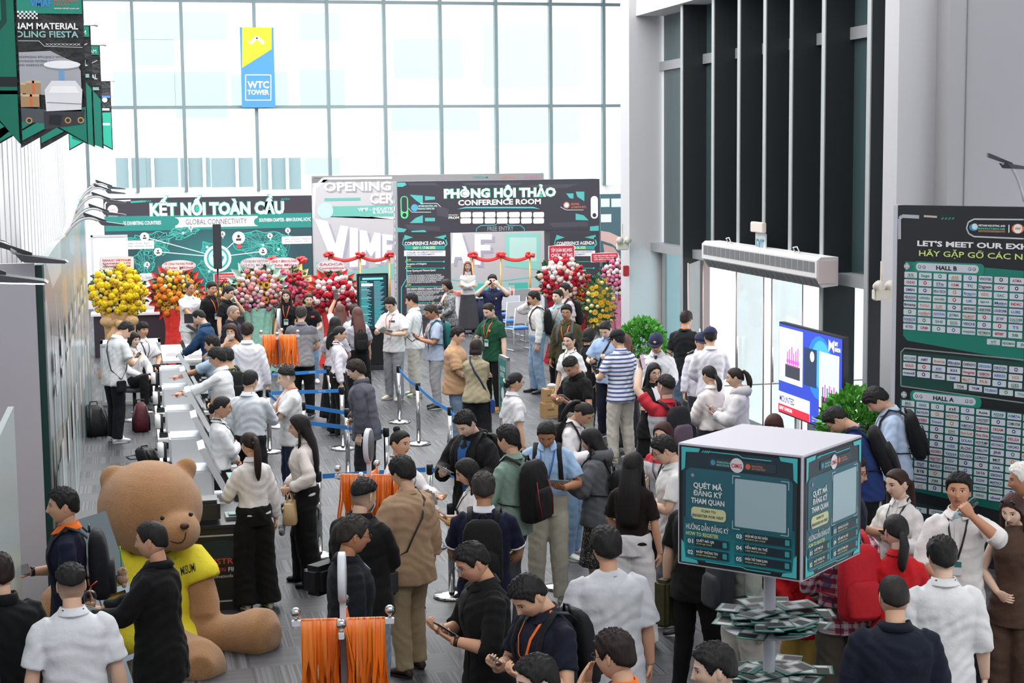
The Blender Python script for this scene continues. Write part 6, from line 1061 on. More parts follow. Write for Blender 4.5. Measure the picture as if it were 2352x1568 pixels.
for i in range(6): s.rect(W*(.15+i*.034), H*.55, W*(.165+i*.034), H*(.70+.03*(i % 3)), 'e83a9a', 3.5, **E_); s.disc(W*(.158+i*.034), H*.60, .03, 'f04aa8', 3.6, **E_)
s.rect(W*.66, H*.12, W*.95, H*.80, 'e6eaf4', 2, **E_); s.rect(W*.675, H*.14, W*.935, H*.78, 'b4bccb', 2.5, **E_); s.rect(W*.70, H*.16, W*.91, H*.34, '2a2830', 3, **E_)
for i in range(6): s.rect(W*(.71+i*.033), H*.3, W*(.725+i*.033), H*(.44+.03*(i % 2)), ('3a4a68', 'e83a9a')[i % 2], 3.5, **E_)
s.rect(W*.42, H*.40, W*.62, H*.80, '20304c', 2, **E_); s.disc(W*.55, H*.72, .06, 'd8dce8', 3, **E_); s.rect(.02, .02, W*.52, H*.24, 'f2f4fa', 3, **E_); s.rect(.02, .02, W*.52, H*.105, 'e0283a', 4, **E_); s.text('MOUNTED', .06, H*.135, W*.28, H*.205, '283068', 5, bold=.02, **E_); s.text('BAY UNION', .06, H*.045, W*.24, H*.085, 'ffffff', 5, bold=.02, **E_)
s.poly([(W*.80, H*.82), (W*.84, H*.88), (W*.88, H*.82), (W*.88, H*.95), (W*.84, H*.91), (W*.80, H*.95)], 'f4f6fa', 5, **E_); s.text('BAY\nUNION', W*.89, H*.84, W*.97, H*.94, 'f4f6fa', 5, bold=.02, **E_); s.text('Three mounted burs\ndue to their shape', W*.56, .04, W*.72, .10, 'dfe4f4', 5, **E_); s.done()
a = at_z(1890, 1110, 0); r = empty('display_panel', (a.x, a.y, 0), math.radians(-62), 'narrow blurred grey edge panel in front of the lit screen', 'display panel'); m = MB(); m.box(-.22, -.02, .0, .22, .02, 1.72); m.build('panel', mat('8a90a4', .15, spec=.8), r); m = MB(); m.box(-.235, -.025, 0, -.22, .025, 1.74); m.box(.22, -.025, 0, .235, .025, 1.74); m.build('frame_edge', mat('c8cad2', .3, .6), r)
# kiosks
def kiosk(Y, label, X=.52, mon=False):
    r = empty('registration_kiosk', (X, Y, 0), 0, label, 'kiosk', None); Wm = mat('e9edf2', .3)
    m = MB(); m.box(-.32, -.38, .70, .49, .38, .74); m.build('table_top', mat('f0f2f4', .4), r); m = MB(); m.box(-.31, -.37, .62, .48, .37, .70); m.build('table_apron', mat('1e2024', .5), r)
    for sx in (-.29, .44):
        for sy in (-.35, .33): q = MB(); q.box(sx, sy, 0, sx+.035, sy+.035, .62); q.build('leg', mat('9aa0a6', .3, .6), r)
    m = MB(); m.box(-.22, -.22, .74, .16, .24, 1.06, bev=.02); m.build('printer_body', Wm, r); m = MB(); m.prism([(.02, -.25, 1.27), (.08, -.25, 1.29), (.33, -.25, .80), (.27, -.25, .78)], (0, .50, 0)); o = m.build('tilted_monitor', Wm, r); m = MB(); m.prism([(.088, -.235, 1.268), (.318, -.235, .82), (.322, -.235, .822), (.092, -.235, 1.27)], (0, .47, 0)); m.build('touch_screen', mat('1c2228', .1), o)
    m = MB(); m.box(-.30, -.26, .74, -.20, -.14, .80, bev=.01); m.tube([(-.27, -.20, .78), (-.27, -.20, 1.02)], .022, 10); m.build('label_roll_holder', mat('1c1e22', .5), r); m = MB(); m.tube([(-.345, -.20, .93), (-.28, -.20, .93)], .085, 24); m.build('label_roll', mat('f2f2f0', .6), r)
    m = MB(); m.box(.34, -.28, .74, .48, .0, .90, bev=.03); m.build('card_printer', mat('24262a', .4), r); m = MB(); m.box(.35, .06, .74, .47, .30, .77); m.build('badge_tray', mat('aebab8', .3), r); return r
for i, Y in enumerate((24.2, 22.2, 20.2, 18.2, 16.2)): kiosk(Y, ('farthest white registration kiosk, by the staff table', 'second farthest registration kiosk, touched by the man in glasses', 'middle registration kiosk of the row', 'registration kiosk beside the woman with the hair clip', 'nearest registration kiosk, just behind the bear head')[i])
# front desk with display front
r = empty('registration_desk', (.60, 15.12, 0), 0, 'black desk behind the bear with an INDUSTRIAL AUTOMATION FIESTA front', 'desk'); m = MB(); m.box(-.55, -.35, 0, .34, .55, .76); m.build('desk_body', mat('1b1d20', .5), r); m = MB(); m.box(-.57, -.37, .76, .36, .57, .79); m.build('desk_top', mat('202226', .35), r)
s = Sign(Vector((.60-.44, 15.12-.352, 0)), (1, 0, 0), (0, 0, 1), r, 'front_panel'); s.rect(.0, .08, .80, .70, 'b4b8bc', 0); s.rect(.015, .095, .785, .685, '0d1214', 1); s.disc(.5, .55, .22, '0f2a30', 2, ry=.1); s.text('INDUSTRIAL', .25, .43, .74, .485, 'd8492c', 3, bold=.01); s.text('AUTOMATION', .22, .36, .545, .40, 'd8492c', 3); s.text('FIESTA', .57, .36, .74, .40, 'e8e8e8', 3, bold=.01); s.text('www.automationfiesta.com', .30, .305, .74, .335, 'd8d8d8', 3); s.done()
r = empty('card_printer', (.60-.08, 15.0, .79), 0, 'black card printer on the black desk right of the bear head', 'printer'); m = MB(); m.box(-.2, -.16, 0, .16, .16, .20, bev=.03); m.build('printer_body', mat('2c2d31', .4), r); m = MB(); m.box(.0, -.12, .2, .14, .12, .205); m.build('lid', mat('3a3b40', .4), r)
r = empty('badge_tray', (.83, 15.05, .79), 0, 'clear tray of badges on the black desk end', 'tray'); m = MB(); m.box(-.10, -.12, 0, .10, .12, .03); m.build('tray', mat('8f9898', .3), r); m = MB(); m.box(-.07, -.08, .03, .05, .05, .045); m.build('badge_stack', mat('5f8f88', .4), r)
# staff table and counters on the left
r = empty('staff_table', (.82, 28.6, 0), 0, 'white staff table with papers and laptop at the far end of the kiosks', 'table'); m = MB(); m.box(-.42, -1.2, .72, .42, 1.2, .76); m.build('table_top', mat('eef0f2', .4), r); m = MB(); m.box(-.40, -1.18, .20, .40, -1.14, .66); m.build('front_panel', mat('2c2a2e', .5), r)
for sx in (-.41, .37):
    for sy in (-1.19, 1.15): q = MB(); q.box(sx, sy, 0, sx+.04, sy+.04, .72); q.build('leg', mat('d4d8dc', .3), r)
for i, (x, y, l) in enumerate(((.95, 27.8, 'white paper stack on the staff table, nearest the kiosks'), (.6, 28.2, 'white paper stack at the left edge of the staff table'), (1.0, 28.9, 'paper pile beside the man in the blue blazer'))): m = MB(); m.box(-.13, -.17, 0, .13, .17, .05); m.box(-.12, -.18, .05, .14, .15, .07); o = m.build('paper_stack', mat('e8e4e6', .6)); o.location = (x, y, .76); tag(o, l, 'paper stack')
r = empty('laptop', (.92, 28.3, .76), math.radians(80), 'open laptop on the white staff table', 'laptop'); m = MB(); m.box(-.16, -.11, 0, .16, .11, .015); m.build('keyboard_base', mat('3a3c40', .4), r); m = MB(); m.prism([(-.16, .11, .01), (.16, .11, .01), (.16, .19, .22), (-.16, .19, .22)], (0, .008, 0)); m.build('laptop_screen', mat('202428', .3), r)
for i, (x, y) in enumerate(((1.08, 27.95), (1.14, 28.0))): q = MB(); q.lathe([(.001, 0), (.03, 0), (.032, .02), (.031, .14), (.014, .19), (.014, .21), (.001, .21)], 14); o = q.build('water_bottle', mat_glass('cfe4f0', .3)); o.location = (x, y, .76); tag(o, 'clear water bottle standing on the white staff table, one of a pair', 'bottle', 'two water bottles on the staff table'); q = MB(); q.lathe([(.0325, .06), (.0325, .12)], 14); q.build('bottle_label', mat('4a90d0', .4), o)
r = empty('tablet_stand', (1.05, 29.7, .76), 0, 'black tablet stand and screen between the staff table and the man in white polo', 'stand'); m = MB(); m.box(-.01, -.01, 0, .01, .01, .5); m.box(-.1, -.08, 0, .1, .08, .01); m.build('stand_arm', BLACK, r); m = MB(); m.prism([(-.22, 0, .38), (0, 0, .38), (0, 0, .55), (-.22, 0, .55)], (0, .02, 0)); m.build('display', mat('222428', .3), r); m = MB(); m.prism([(-.2, -.05, .33), (.15, -.05, .10), (.2, -.05, .14), (-.15, -.05, .36)], (0, .2, 0)); m.build('tablet_frame', mat('1c1e20', .4), r)
r = empty('counter', (-.15, 27.9, 0), 0, 'plain white counter with grey frame at the far left, behind the crossbody man', 'counter'); m = MB(); m.box(-.42, 0, .0, .50, .6, .98); m.build('counter_body', mat('e9e9e6', .5), r); m = MB(); 
for A in ((-.45, -.01, 0, -.41, .62, 1.02), (.49, -.01, 0, .53, .62, 1.02), (-.45, -.02, .98, .53, .64, 1.02), (-.45, -.015, 0, .53, .0, .05)): m.box(*A)
m.build('frame', mat('c9ced2', .4), r)
r = empty('bar_counter', (.45, 34.6, 0), 0, 'long dark counter with a white top under the yellow and red bouquets', 'counter'); m = MB(); m.box(-1.3, 0, 0, 2.2, .5, .86); m.build('counter_body', mat('35303a', .5), r); m = MB(); m.box(-1.35, -.05, .86, 2.25, .55, .91); m.build('counter_top', mat('eceef0', .4), r); bpy.context.view_layer.update(); s = Sign(Vector((-.8, 34.6, .45)), (1, 0, 0), (0, 0, 1), r, 'lettering'); s.text('VIETNAM', 2.15, .18, 2.55, .28, 'e0e0e4', 1, bold=.02); s.done()
r = empty('partition', (.2, 36.0, 0), 0, 'white partition panels with frames left of the world map backdrop', 'partition')
for x0, x1, z1 in ((-.88, -.12, 2.45), (-.12, .75, 1.5)): m = MB(); m.box(x0-.2, 0, 0, x1-.2, .05, z1); m.build('panel', mat('eceded', .5), r); m = MB(); m.box(x0-.2, -.015, z1-.04, x1-.2, .06, z1); m.box(x0-.2, -.015, 0, x0-.16, .06, z1); m.build('frame', mat('cfd4d8', .4), r)
def stool(p, h, label):
    r = empty('bar_stool', p, 0, label, 'stool'); m = MB(); m.lathe([(.001, 0), (.2, 0), (.2, .015), (.03, .04), (.001, .04)], 24); m.build('base', CHROME, r); m = MB(); m.lathe([(.001, .03), (.028, .03), (.028, h-.07), (.001, h-.07)], 14); m.build('column', BLACK, r); m = MB(); m.lathe([(.001, h-.07), (.17, h-.07), (.185, h-.04), (.18, h-.005), (.001, h)], 24); m.build('seat', mat('5a5f66', .5), r)
# bags and boxes
def floor_bag(p, label, col, rot=0, w=.2, h=.45, name='backpack', cat='backpack'):
    r = empty(name, p, rot, label, cat); m = MB(); R_ = []
    for f, ww in ((0, .8), (.06, 1), (.4, 1), (.8, .85), (1, .45)): R_.append([(w*ww*np.sign(math.cos(a))*abs(math.cos(a))**.5+.1*f*0, .13*ww*np.sign(math.sin(a))*abs(math.sin(a))**.6+.12*f, h*f) for a in [2*math.pi*i/22 for i in range(22)]])
    m.rings(R_); m.build('bag_body', mat(col, .5, kind='cloth'), r); m = MB(); m.tube([(-.06, .1, h*.95), (-.05, .1, h*1.1), (.05, .1, h*1.1), (.06, .1, h*.95)], .01, 8); m.build('carry_handle', BLACK, r)
    for sx in (-1, 1): m = MB(); m.tube([(sx*.08, -.02, h*.9), (sx*.12, -.14, h*.5), (sx*.12, -.13, .03)], .014, 8); m.build('strap', BLACK, r)
    return r
floor_bag(at_z(222, 1000), 'black backpack slumped on the carpet against the long printed board', '1c1d20', .3); floor_bag(at_z(325, 990), 'dark red bag beside the tall stool base', '5a1c28', 0, .12, .42, 'bag', 'bag'); floor_bag(at_z(345, 1062), 'small black bag with loose cable on the carpet behind the bear', '17181b', .8, .13, .2, 'bag', 'bag')
m = MB(); P = [at_z(*q)+Vector((0, 0, .008)) for q in ((345, 1058), (330, 1052), (310, 1046), (290, 1050), (300, 1056), (325, 1054))]; m.tube(P, .007, 6); tag(m.build('cable', BLACK), 'black cable lying on the carpet by the small black bag', 'cable')
def carton(p, z, rot, label):
    r = empty('carton', Vector((p.x, p.y, z)), rot, label, 'box', None); m = MB(); m.box(-.13, -.11, 0, .13, .11, .22); m.build('box_body', mat('b38c5d', .7), r); m = MB(); m.box(-.02, -.112, .17, .02, .112, .2215); m.box(-.02, -.1115, .22, .02, .1115, .2216); m.build('tape', mat('d0b080', .4), r); bpy.context.view_layer.update(); s = Sign(Matrix.Translation((p.x, p.y, z)) @ Matrix.Rotation(rot, 4, 'Z') @ Vector((-.13, -.11, 0)), Matrix.Rotation(rot, 3, 'Z') @ Vector((1, 0, 0)), (0, 0, 1), r, 'lettering'); s.text('INVERTER', .04, .12, .15, .145, '3a3028', 1, bold=.02); s.line([(.02, .03), (.24, .03)], .004, '3a3028', 1); s.done()
p = at_z(1264, 957); carton(p, 0, .15, 'lower brown carton marked INVERTER behind the man in black polo'); carton(p+Vector((.02, .02, 0)), .222, .05, 'upper brown carton marked INVERTER, stacked on the other')
m = MB(); m.ball((0, 0, .04), .06, 8, (1.3, 1, .6)); o = m.build('plastic_bag', mat('d0d4d8', .4, kind='crinkle')); o.location = (p.x+.03, p.y+.02, .447); tag(o, 'crumpled clear plastic bag lying on the upper carton', 'bag')
# floor standing sign
A = at_z(1147, 1012); B = at_z(1187, 1040); r = empty('floor_sign', A, 0, 'silver framed teal floor sign reading VUI LÒNG KHÔNG, seen at an angle', 'sign'); bpy.context.view_layer.update(); d = (B-A); d.z = 0; d = d.normalized(); W = .52; nrm = d.cross(Vector((0, 0, 1))); m = MB(); 
def fr(u0, z0, u1, z1): m.prism([A+d*u0+Vector((0, 0, z0)), A+d*u1+Vector((0, 0, z0)), A+d*u1+Vector((0, 0, z1)), A+d*u0+Vector((0, 0, z1))], -nrm*.04)
for q in ((0, 0, .04, 1.25), (W-.04, 0, W, 1.25), (0, 1.21, W, 1.25), (0, .36, W, .40), (0, 0.02, W, .05)): fr(*q)
rel2(m.build('frame', mat('c8ccd0', .25, .7)), r); s = Sign(A, d, (0, 0, 1), r, 'poster'); s.rect(.04, .40, W-.04, 1.21, '178078', 0); s.text('VUI LÒNG\nKHÔNG', .12, .95, .42, 1.12, 'eef4f4', 2, bold=.02); s.rect(.1, .6, .4, .85, '0f5a56', 1); s.disc(.26, .72, .09, 'e8eeee', 2); s.text('PLEASE DO NOT', .12, .47, .42, .52, 'eef4f4', 2); s.done()
# digital totem
a = at_z(860, 848); r = empty('digital_totem', a, 0, 'upright black digital totem showing a teal list, left of the portal', 'digital totem'); w = .30; m = MB(); m.box(-w, 0, .08, w, .08, 1.84, bev=.01); m.build('housing', mat('17181b', .3), r); m = MB(); m.box(-w-.08, -.12, 0, w+.08, .2, .08, bev=.01); m.build('base', mat('26282c', .4), r); bpy.context.view_layer.update()
s = Sign(a+Vector((-w, -.001, 0)), (1, 0, 0), (0, 0, 1), r, 'screen_picture'); s.rect(.04, .78, 2*w-.04, 1.80, '1d3a42', 0, emit=.3, rough=.3); s.rect(.1, 1.72, .5, 1.76, '6fd0d0', 2, emit=.5)
for i in range(34): s.rect(.07, 1.68-i*.026, .07+.2*(.6+.4*((i*7) % 5)/4), 1.693-i*.026, '5aa8b4' if i % 6 else '8fd8c0', 2, emit=.5); s.rect(.32, 1.68-i*.026, .32+.2*(.6+.4*((i*5) % 7)/6), 1.693-i*.026, '5aa8b4', 2, emit=.5)
s.rect(.08, 1.60, .3, 1.65, 'e8f0f0', 3, emit=.5); s.line([(.05, 1.78), (.05, .85), (.1, .8)], .008, '4fc0b8', 2); s.done()
# column speaker on stand
a = at_Y(500, 617, 33); r = empty('column_speaker', (a.x, 33, 0), 0, 'slim black column loudspeaker on a pole in front of the world map', 'loudspeaker'); m = MB(); m.box(-.075, -.08, a.z, .085, .08, a.z+.88, bev=.01); m.build('speaker_body', mat('2e3036', .5), r); m = MB(); m.tube([(0, 0, 0), (0, 0, a.z)], .018, 10); m.build('pole', BLACK, r); m = MB(); m.lathe([(.001, 0), (.25, 0), (.25, .02), (.001, .03)], 20); m.build('base', BLACK, r)
# ribbon with posts and bows
prev = None
for i, x in enumerate((625, 692, 755, 827, 894, 1085, 1150, 1217)):
    Y = 40.0 if i > 1 else 36.4; t = at_Y(x, 588 if i > 1 else 600, Y); r = empty('ribbon_post', (t.x, Y, 0), 0, ('slim gold post with red bow, first from the far left', 'slim gold post with red bow, above the woman in jeans', 'gold post with red bow behind the red and white bouquet', 'gold post with red bow, left of the totem', 'gold post with red bow, right beside the portal', 'gold post with red bow behind the woman in white blouse', 'gold post with red bow in the middle of the portal opening', 'gold post with red bow, rightmost inside the portal')[i], 'ribbon post'); m = MB(); m.tube([(0, 0, .03), (0, 0, t.z)], .022, 12); m.build('post', mat('d9a85c', .3, .5), r); m = MB(); m.lathe([(.001, 0), (.16, 0), (.16, .02), (.03, .05), (.001, .05)], 20); m.build('base', mat('d9a85c', .3, .5), r)
    rr = random.Random(i); m = MB(); m.smooth = True
    for k in range(14): a1, a2 = rr.uniform(0, 6.28), rr.uniform(-.6, .9); m.ball((.09*math.cos(a1)*math.cos(a2), -.03+.05*math.sin(a1)*math.cos(a2), t.z+.03+.07*math.sin(a2)), .05, 5, (1, .8, .8))
    m.build('bow', mat('d83838', .4, kind='crinkle'), r)
    if prev is not None and i not in (2, 5): q = MB(); P = [prev.lerp(Vector((t.x, Y-.03, t.z)), k/10)-Vector((0, 0, .10*math.sin(math.pi*k/10))) for k in range(11)]; q.tube(P, .045, 8, flat=.2, ref=(0, 0, 1)); tag(q.build('red_ribbon', mat('e04a44', .4)), 'red ribbon draped %s' % ('', 'over the dark red bouquet, from the first post to the second', '', 'behind the red bouquet card', 'behind the totem top', '', 'over the woman with arms folded', 'across the right half of the portal')[i], 'ribbon') if i != 3 else tag(q.build('red_ribbon', mat('e04a44', .4)), 'red ribbon draped behind the red and white bouquet', 'ribbon')
    prev = Vector((t.x, Y-.03, t.z))
# head table, skirted table and chairs beyond the portal
r = empty('head_table', (9.0, 39.0, 0), 0, 'long table in pale red cloth with nameplates inside the portal', 'table'); m = MB(); m.box(-1.4, 0, 0, 1.9, .6, .74); m.build('tablecloth', mat('e8e6ea', .7, kind='cloth'), r); m = MB(); m.box(-1.42, -.02, .68, 1.92, .62, .76); m.build('top_runner', mat('d8786e', .6), r)
for i, x in enumerate((8.2, 9.2, 10.3)): m = MB(); m.prism([(-.17, 0, 0), (.17, 0, 0), (.17, .05, .18), (-.17, .05, .18)], (0, .01, 0)); o = m.build('nameplate', mat('3fa398', .4)); o.location = (x, 39.1, .76); tag(o, 'teal nameplate standing on the head table', 'nameplate', 'teal nameplates on the head table')
m = MB(); m.lathe([(.001, 0), (.035, 0), (.037, .15), (.015, .2), (.015, .23), (.001, .23)], 12); o = m.build('water_bottle', mat_glass('e8f4f8', .3)); o.location = (9.7, 39.2, .76); tag(o, 'lone clear water bottle on the head table', 'bottle')
a = at_z(1112, 752); r = empty('skirted_table', (a.x, a.y, 0), 0, 'table with a pleated navy skirt left of the white chairs', 'table'); m = MB(); R_ = []
for z, k in ((0, 1.04), (.72, 1.0)): R_.append([((.42*np.sign(math.cos(t))*abs(math.cos(t))**.3)*k+.012*math.sin(t*40), (.4*np.sign(math.sin(t))*abs(math.sin(t))**.3)*k+.012*math.cos(t*40), z) for t in [2*math.pi*i/160 for i in range(160)]])
m.rings(R_); m.build('pleated_skirt', mat('27304a', .7), r); m = MB(); m.box(-.43, -.41, .72, .43, .41, .75); m.build('table_top', mat('d8d8dc', .5), r)
chair0 = None
for i, (x, y, rz, lab) in enumerate(((1163, 768, .2, 'white chair with blue seat, leftmost by the navy skirted table'), (1192, 803, .25, 'nearest white chair with blue seat, behind the green polo'), (1178, 785, .1, 'white chair with blue seat between the nearest and the leftmost'), (1215, 770, .3, 'white chair with blue seat beside the man on the phone'), (1190, 748, .2, 'white chair with blue seat in the second row'), (1145, 745, .1, 'farthest white chair with blue seat'))):
    if chair0 is None:
        r = chair0 = empty('conference_chair', (0, 0, 0), 0, lab, 'chair'); Wp = mat('e6e8ec', .4); m = MB(); m.box(-.22, -.22, .44, .22, .22, .49, bev=.02); m.build('seat', mat('4a7ec8', .7, kind='cloth'), r); m = MB(); m.prism([(-.21, -.22, .58), (.21, -.22, .58), (.20, -.26, .90), (-.20, -.26, .90)], (0, -.02, 0)); m.build('backrest', Wp, r)
        for sx in (-.23, .23):
            q = MB(); q.tube([(sx, .20, 0), (sx, .19, .45), (sx, -.20, .46)], .011, 8); q.build('leg', Wp, r); q = MB(); q.tube([(sx, -.24, 0), (sx, -.21, .46), (sx*.92, -.27, .9)], .011, 8); q.build('leg', Wp, r); q = MB(); q.tube([(sx, .2, .02), (sx, -.24, .02)], .010, 8); q.build('side_rail', Wp, r)
    else: r = copy_tree(chair0); tag(r, lab)
    r.location = at_z(x, y); r.rotation_euler = (0, 0, rz); r['group'] = 'white and blue conference chairs'
# ------------------------------------------------------------ flowers and plants
def flower_mesh(kind, c1, c2='4a2a10', seed=0):
    m = MB(); m.smooth = True; rr = random.Random(seed)
    if kind == 'rose':
        m.use(mat(c1, .7)); m.ball((0, 0, 0), .82, 7, (1, .75, 1))
        for ring, n, r_, t in ((0, 5, .95, .15), (1, 4, .7, .5)):
            for i in range(n): a = 2*math.pi*i/n+ring*.6; P = [(r_*math.cos(a+da)*k, -.1-t-.25*(1-k), r_*math.sin(a+da)*k) for da, k in ((-.55, .7), (0, 1.05), (.55, .7))]; m.add([(0, -.2, 0), *P, (.2*math.cos(a), -.55-t*.3, .2*math.sin(a))], [(0, 1, 2), (0, 2, 3), (1, 4, 2), (2, 4, 3)], True)
    else:
        m.use(mat(c1, .6)); n = 14 if kind == 'sunflower' else 12
        for i in range(n): a = 2*math.pi*i/n; w = .2; m.add([(0, -.12, 0), (.6*math.cos(a-w), -.22, .6*math.sin(a-w)), (1.0*math.cos(a), -.12, 1.0*math.sin(a)), (.6*math.cos(a+w), -.22, .6*math.sin(a+w))], [(0, 1, 2, 3)], True)
        m.use(mat(c2, .8)); m.ball((0, -.2, 0), .42 if kind == 'sunflower' else .25, 6, (1, .4, 1))
    return m.mesh(kind)
_fl = {}
def flower(kind, c1, c2='4a2a10'):
    if (kind, c1, c2) not in _fl: _fl[(kind, c1, c2)] = flower_mesh(kind, c1, c2)
    return _fl[(kind, c1, c2)]
def leaves(n, R_, rr, col, parent, name='foliage', y=0, size=.09, c=(0, 0, 0), sh=(1, .35, 1)):
    m = MB(); m.use(mat(col, .6, kind='leaf'))
    for i in range(n):
        a, b_ = rr.uniform(0, 6.283), rr.uniform(-1, 1); q = math.sqrt(1-b_*b_)*rr.uniform(.75, 1.05); p = Vector((c[0]+R_*sh[0]*q*math.cos(a), c[1]+y+R_*sh[1]*q*math.sin(a)*.9, c[2]+R_*sh[2]*b_*rr.uniform(.8, 1.05))); d = (p-Vector(c)); d = (d.normalized()+Vector((rr.uniform(-.6, .6), rr.uniform(-.6, .6), rr.uniform(-.6, .6)))).normalized(); e = d.cross(Vector((rr.uniform(-1, 1), rr.uniform(-1, 1), rr.uniform(-1, 1)))).normalized(); L = size*rr.uniform(.6, 1.3); w = L*.32
        m.add([p, p+d*L*.5+e*w, p+d*L, p+d*L*.5-e*w], [(0, 1, 2, 3)], True)
    return m.build(name, None, parent)
def bouquet(px, py, Y, rad, kinds, label, wrap=None, wrap2=None, card=None, n=70, leafc='2f5a38', bow=None, oval=1.0, base=None, fs=.055, card_px=None):
    c = at_Y(px, py, Y); r = empty('flower_stand', (c.x, Y, 0), 0, label, 'flower stand'); rr = random.Random(int(px)); cz = c.z
    for k in range(3): a = k*2.094+.5; q = MB(); q.tube([(0, 0, cz-.1), (.26*math.cos(a), .26*math.sin(a), 0)], .014, 8); q.build('stand_leg', mat('8a6a48', .6), r)
    m = MB(); m.use(mat(leafc, .7, kind='leaf')); m.smooth = True; m.ball((0, .05, cz), rad*.86, 9, (1, .42, oval)); m.build('bouquet_core', None, r)
    leaves(260, rad, rr, leafc, r, c=(0, 0, cz), sh=(1, .42, oval), size=.10)
    if wrap:   # pleated paper fan behind the blooms
        N = 22; R_ = rad*1.40; m = MB(); m.use(mat(wrap, .5, kind='crinkle')); vs = [(0, .14, cz)]
        for i in range(2*N): a = math.pi*i/N; k = (1.0 if i % 2 else .80)*rr.uniform(.95, 1.05); vs.append((R_*k*math.cos(a), .12+.05*(i % 2), cz+R_*k*oval*math.sin(a)))
        vs2 = [(x*.99, y+.012, z) for x, y, z in vs]; fs_ = [(0, i+1, (i+1) % (2*N)+1) for i in range(2*N)]; m.add(vs, fs_, False); m.add(vs2, [f[::-1] for f in fs_], False); m.build('paper_fan', None, r)
    if wrap2:  # skirt of paper around the legs
        m = MB(); m.use(mat(wrap2, .5, kind='crinkle')); R2 = []
        for f in np.linspace(0, 1, 8): z = (cz-rad*.7*oval)*(1-f)+.04*f; w = rad*(.62-.75*f*(1-f)+.12*f); R2.append([(w*math.cos(t)*(1+.14*math.sin(9*t+f*5)), w*.75*math.sin(t)*(1+.14*math.sin(9*t+f*5))-.02, z+.04*math.sin(7*t)*(f > .9)) for t in [2*math.pi*i/54 for i in range(54)]])
        m.rings(R2, cap=False); m.build('paper_skirt', None, r)
    if bow:
        m = MB(); m.use(mat(bow, .4, kind='crinkle')); m.smooth = True; zb = cz-rad*1.12*oval
        for sx in (-1, 1): m.ball((sx*.17, -.18, zb+.04), .16, 8, (1.15, .45, .7)); m.tube([(0, -.2, zb), (sx*.12, -.24, zb-.25), (sx*.2, -.2, zb-.55)], [.07, .12, .16], 10, flat=.25)
        m.ball((0, -.26, zb), .08, 7); m.build('bow', None, r)
    k = 0; ga = 2.39996
    for i in range(n):
        f = (i+.5)/n; q = math.sqrt(f)*.98; a = i*ga; x = rad*q*math.cos(a)+rr.uniform(-.02, .02); z = rad*oval*q*math.sin(a)+rr.uniform(-.02, .02); y = -rad*.42*math.sqrt(max(0, 1-q*q))-.05+rr.uniform(-.02, .02); kd = kinds[rr.choices(range(len(kinds)), [t[0] for t in kinds])[0]]; s_ = fs*1.12*kd[1]*rr.uniform(.85, 1.15)
        o = link('bloom', flower(*kd[2:]), r, (x, y, cz+z)); o.scale = (s_, s_, s_); o.rotation_euler = (-z/rad*.7+rr.uniform(-.2, .2), rr.uniform(0, 6.28), 0); o.rotation_euler = (z/rad*.6, rr.uniform(-3, 3), x/rad*.7)
    if card:
        t, shape, bg, fg = card; cx_, cy_, cw, ch = card_px; o_ = at_Y(cx_, cy_, Y-.02); sc_ = Y/CF; w, h = cw*sc_/2, ch*sc_/2; m = MB(); m.tube([(0, 0, cz+rad*.5), (o_.x-c.x, -.01, o_.z-h*.5)], .008, 6); m.build('card_stick', mat('c8b088', .6), r); bpy.context.view_layer.update()
        m = MB(); m.use(mat('f4f0f2', .5))
        if shape == 'oval': m.prism([(o_.x-c.x+w*math.cos(t_), -.02, o_.z+h*math.sin(t_)) for t_ in [2*math.pi*i/40 for i in range(40)]], (0, .01, 0))
        else: m.prism([(o_.x-c.x-w, -.02, o_.z-h), (o_.x-c.x+w, -.02, o_.z-h), (o_.x-c.x+w*1.02, -.02, o_.z), (o_.x-c.x+w, -.02, o_.z+h*.9), (o_.x-c.x, -.02, o_.z+h*1.08), (o_.x-c.x-w, -.02, o_.z+h*.9), (o_.x-c.x-w*1.02, -.02, o_.z)], (0, .01, 0))
        m.build('message_card', None, r); s = Sign(Vector((o_.x-w, Y-.021, o_.z-h)), (1, 0, 0), (0, 0, 1), r, 'card_lettering')
        if shape == 'oval': s.disc(w, h, w*.94, bg if bg != 'f4f0f2' else 'e89098', 0, n=40, ry=h*.90); s.disc(w, h, w*.91, 'fbf8f9', .5, n=40, ry=h*.86) if bg == 'f4f0f2' else None
        else: s.rrect(w*.05, h*.1, w*1.95, h*1.9, h*.2, bg, 0)
        L = t.split('|'); H_ = 2*h*.66/len(L)
        for i, ln in enumerate(L): ww = w*min(.82, .16*len(ln)); s.text(ln, w-ww, h*1.62-(i+1)*H_+H_*.25-h*.0, w+ww, h*1.62-i*H_-H_*.1, fg, 2, bold=.03)
        s.done()
    return r
Y1, Y2 = 'f2c21c', 'f7d84a'
bouquet(272, 672, 31.5, .52, [(5, 1.0, 'rose', 'f6cf3c'), (3, .9, 'gerbera', 'f4b81e', '7a3a10'), (3, 1.35, 'rose', 'f8d416'), (2, .7, 'rose', 'f6ecb8')], 'large yellow bouquet with a gold satin bow on the far left', wrap2='c9a272', bow='cfa878', card=('FANUC VIETNAM|Congratulations ITS|on a Successful Exhibition at VIMF', 'fan', 'f6eef0', 'c83a50'), card_px=(268, 604, 74, 30), n=95, fs=.062, oval=.95)
bouquet(405, 672, 33, .44, [(4, .9, 'gerbera', 'f6b020', '8a3a10'), (3, 1.2, 'rose', 'f58a28'), (2, .8, 'rose', 'f6d8a8'), (2, 1, 'rose', 'f0c030')], 'orange and yellow bouquet in red pleated paper behind the man in white polo', wrap='ef4a42', wrap2='ee3a34', card=('SỞ CÔNG THƯƠNG TP.HCM|Chúc Mừng', 'oval', 'f4f0f2', 'c85060'), card_px=(411, 610, 76, 25), n=70, fs=.058)
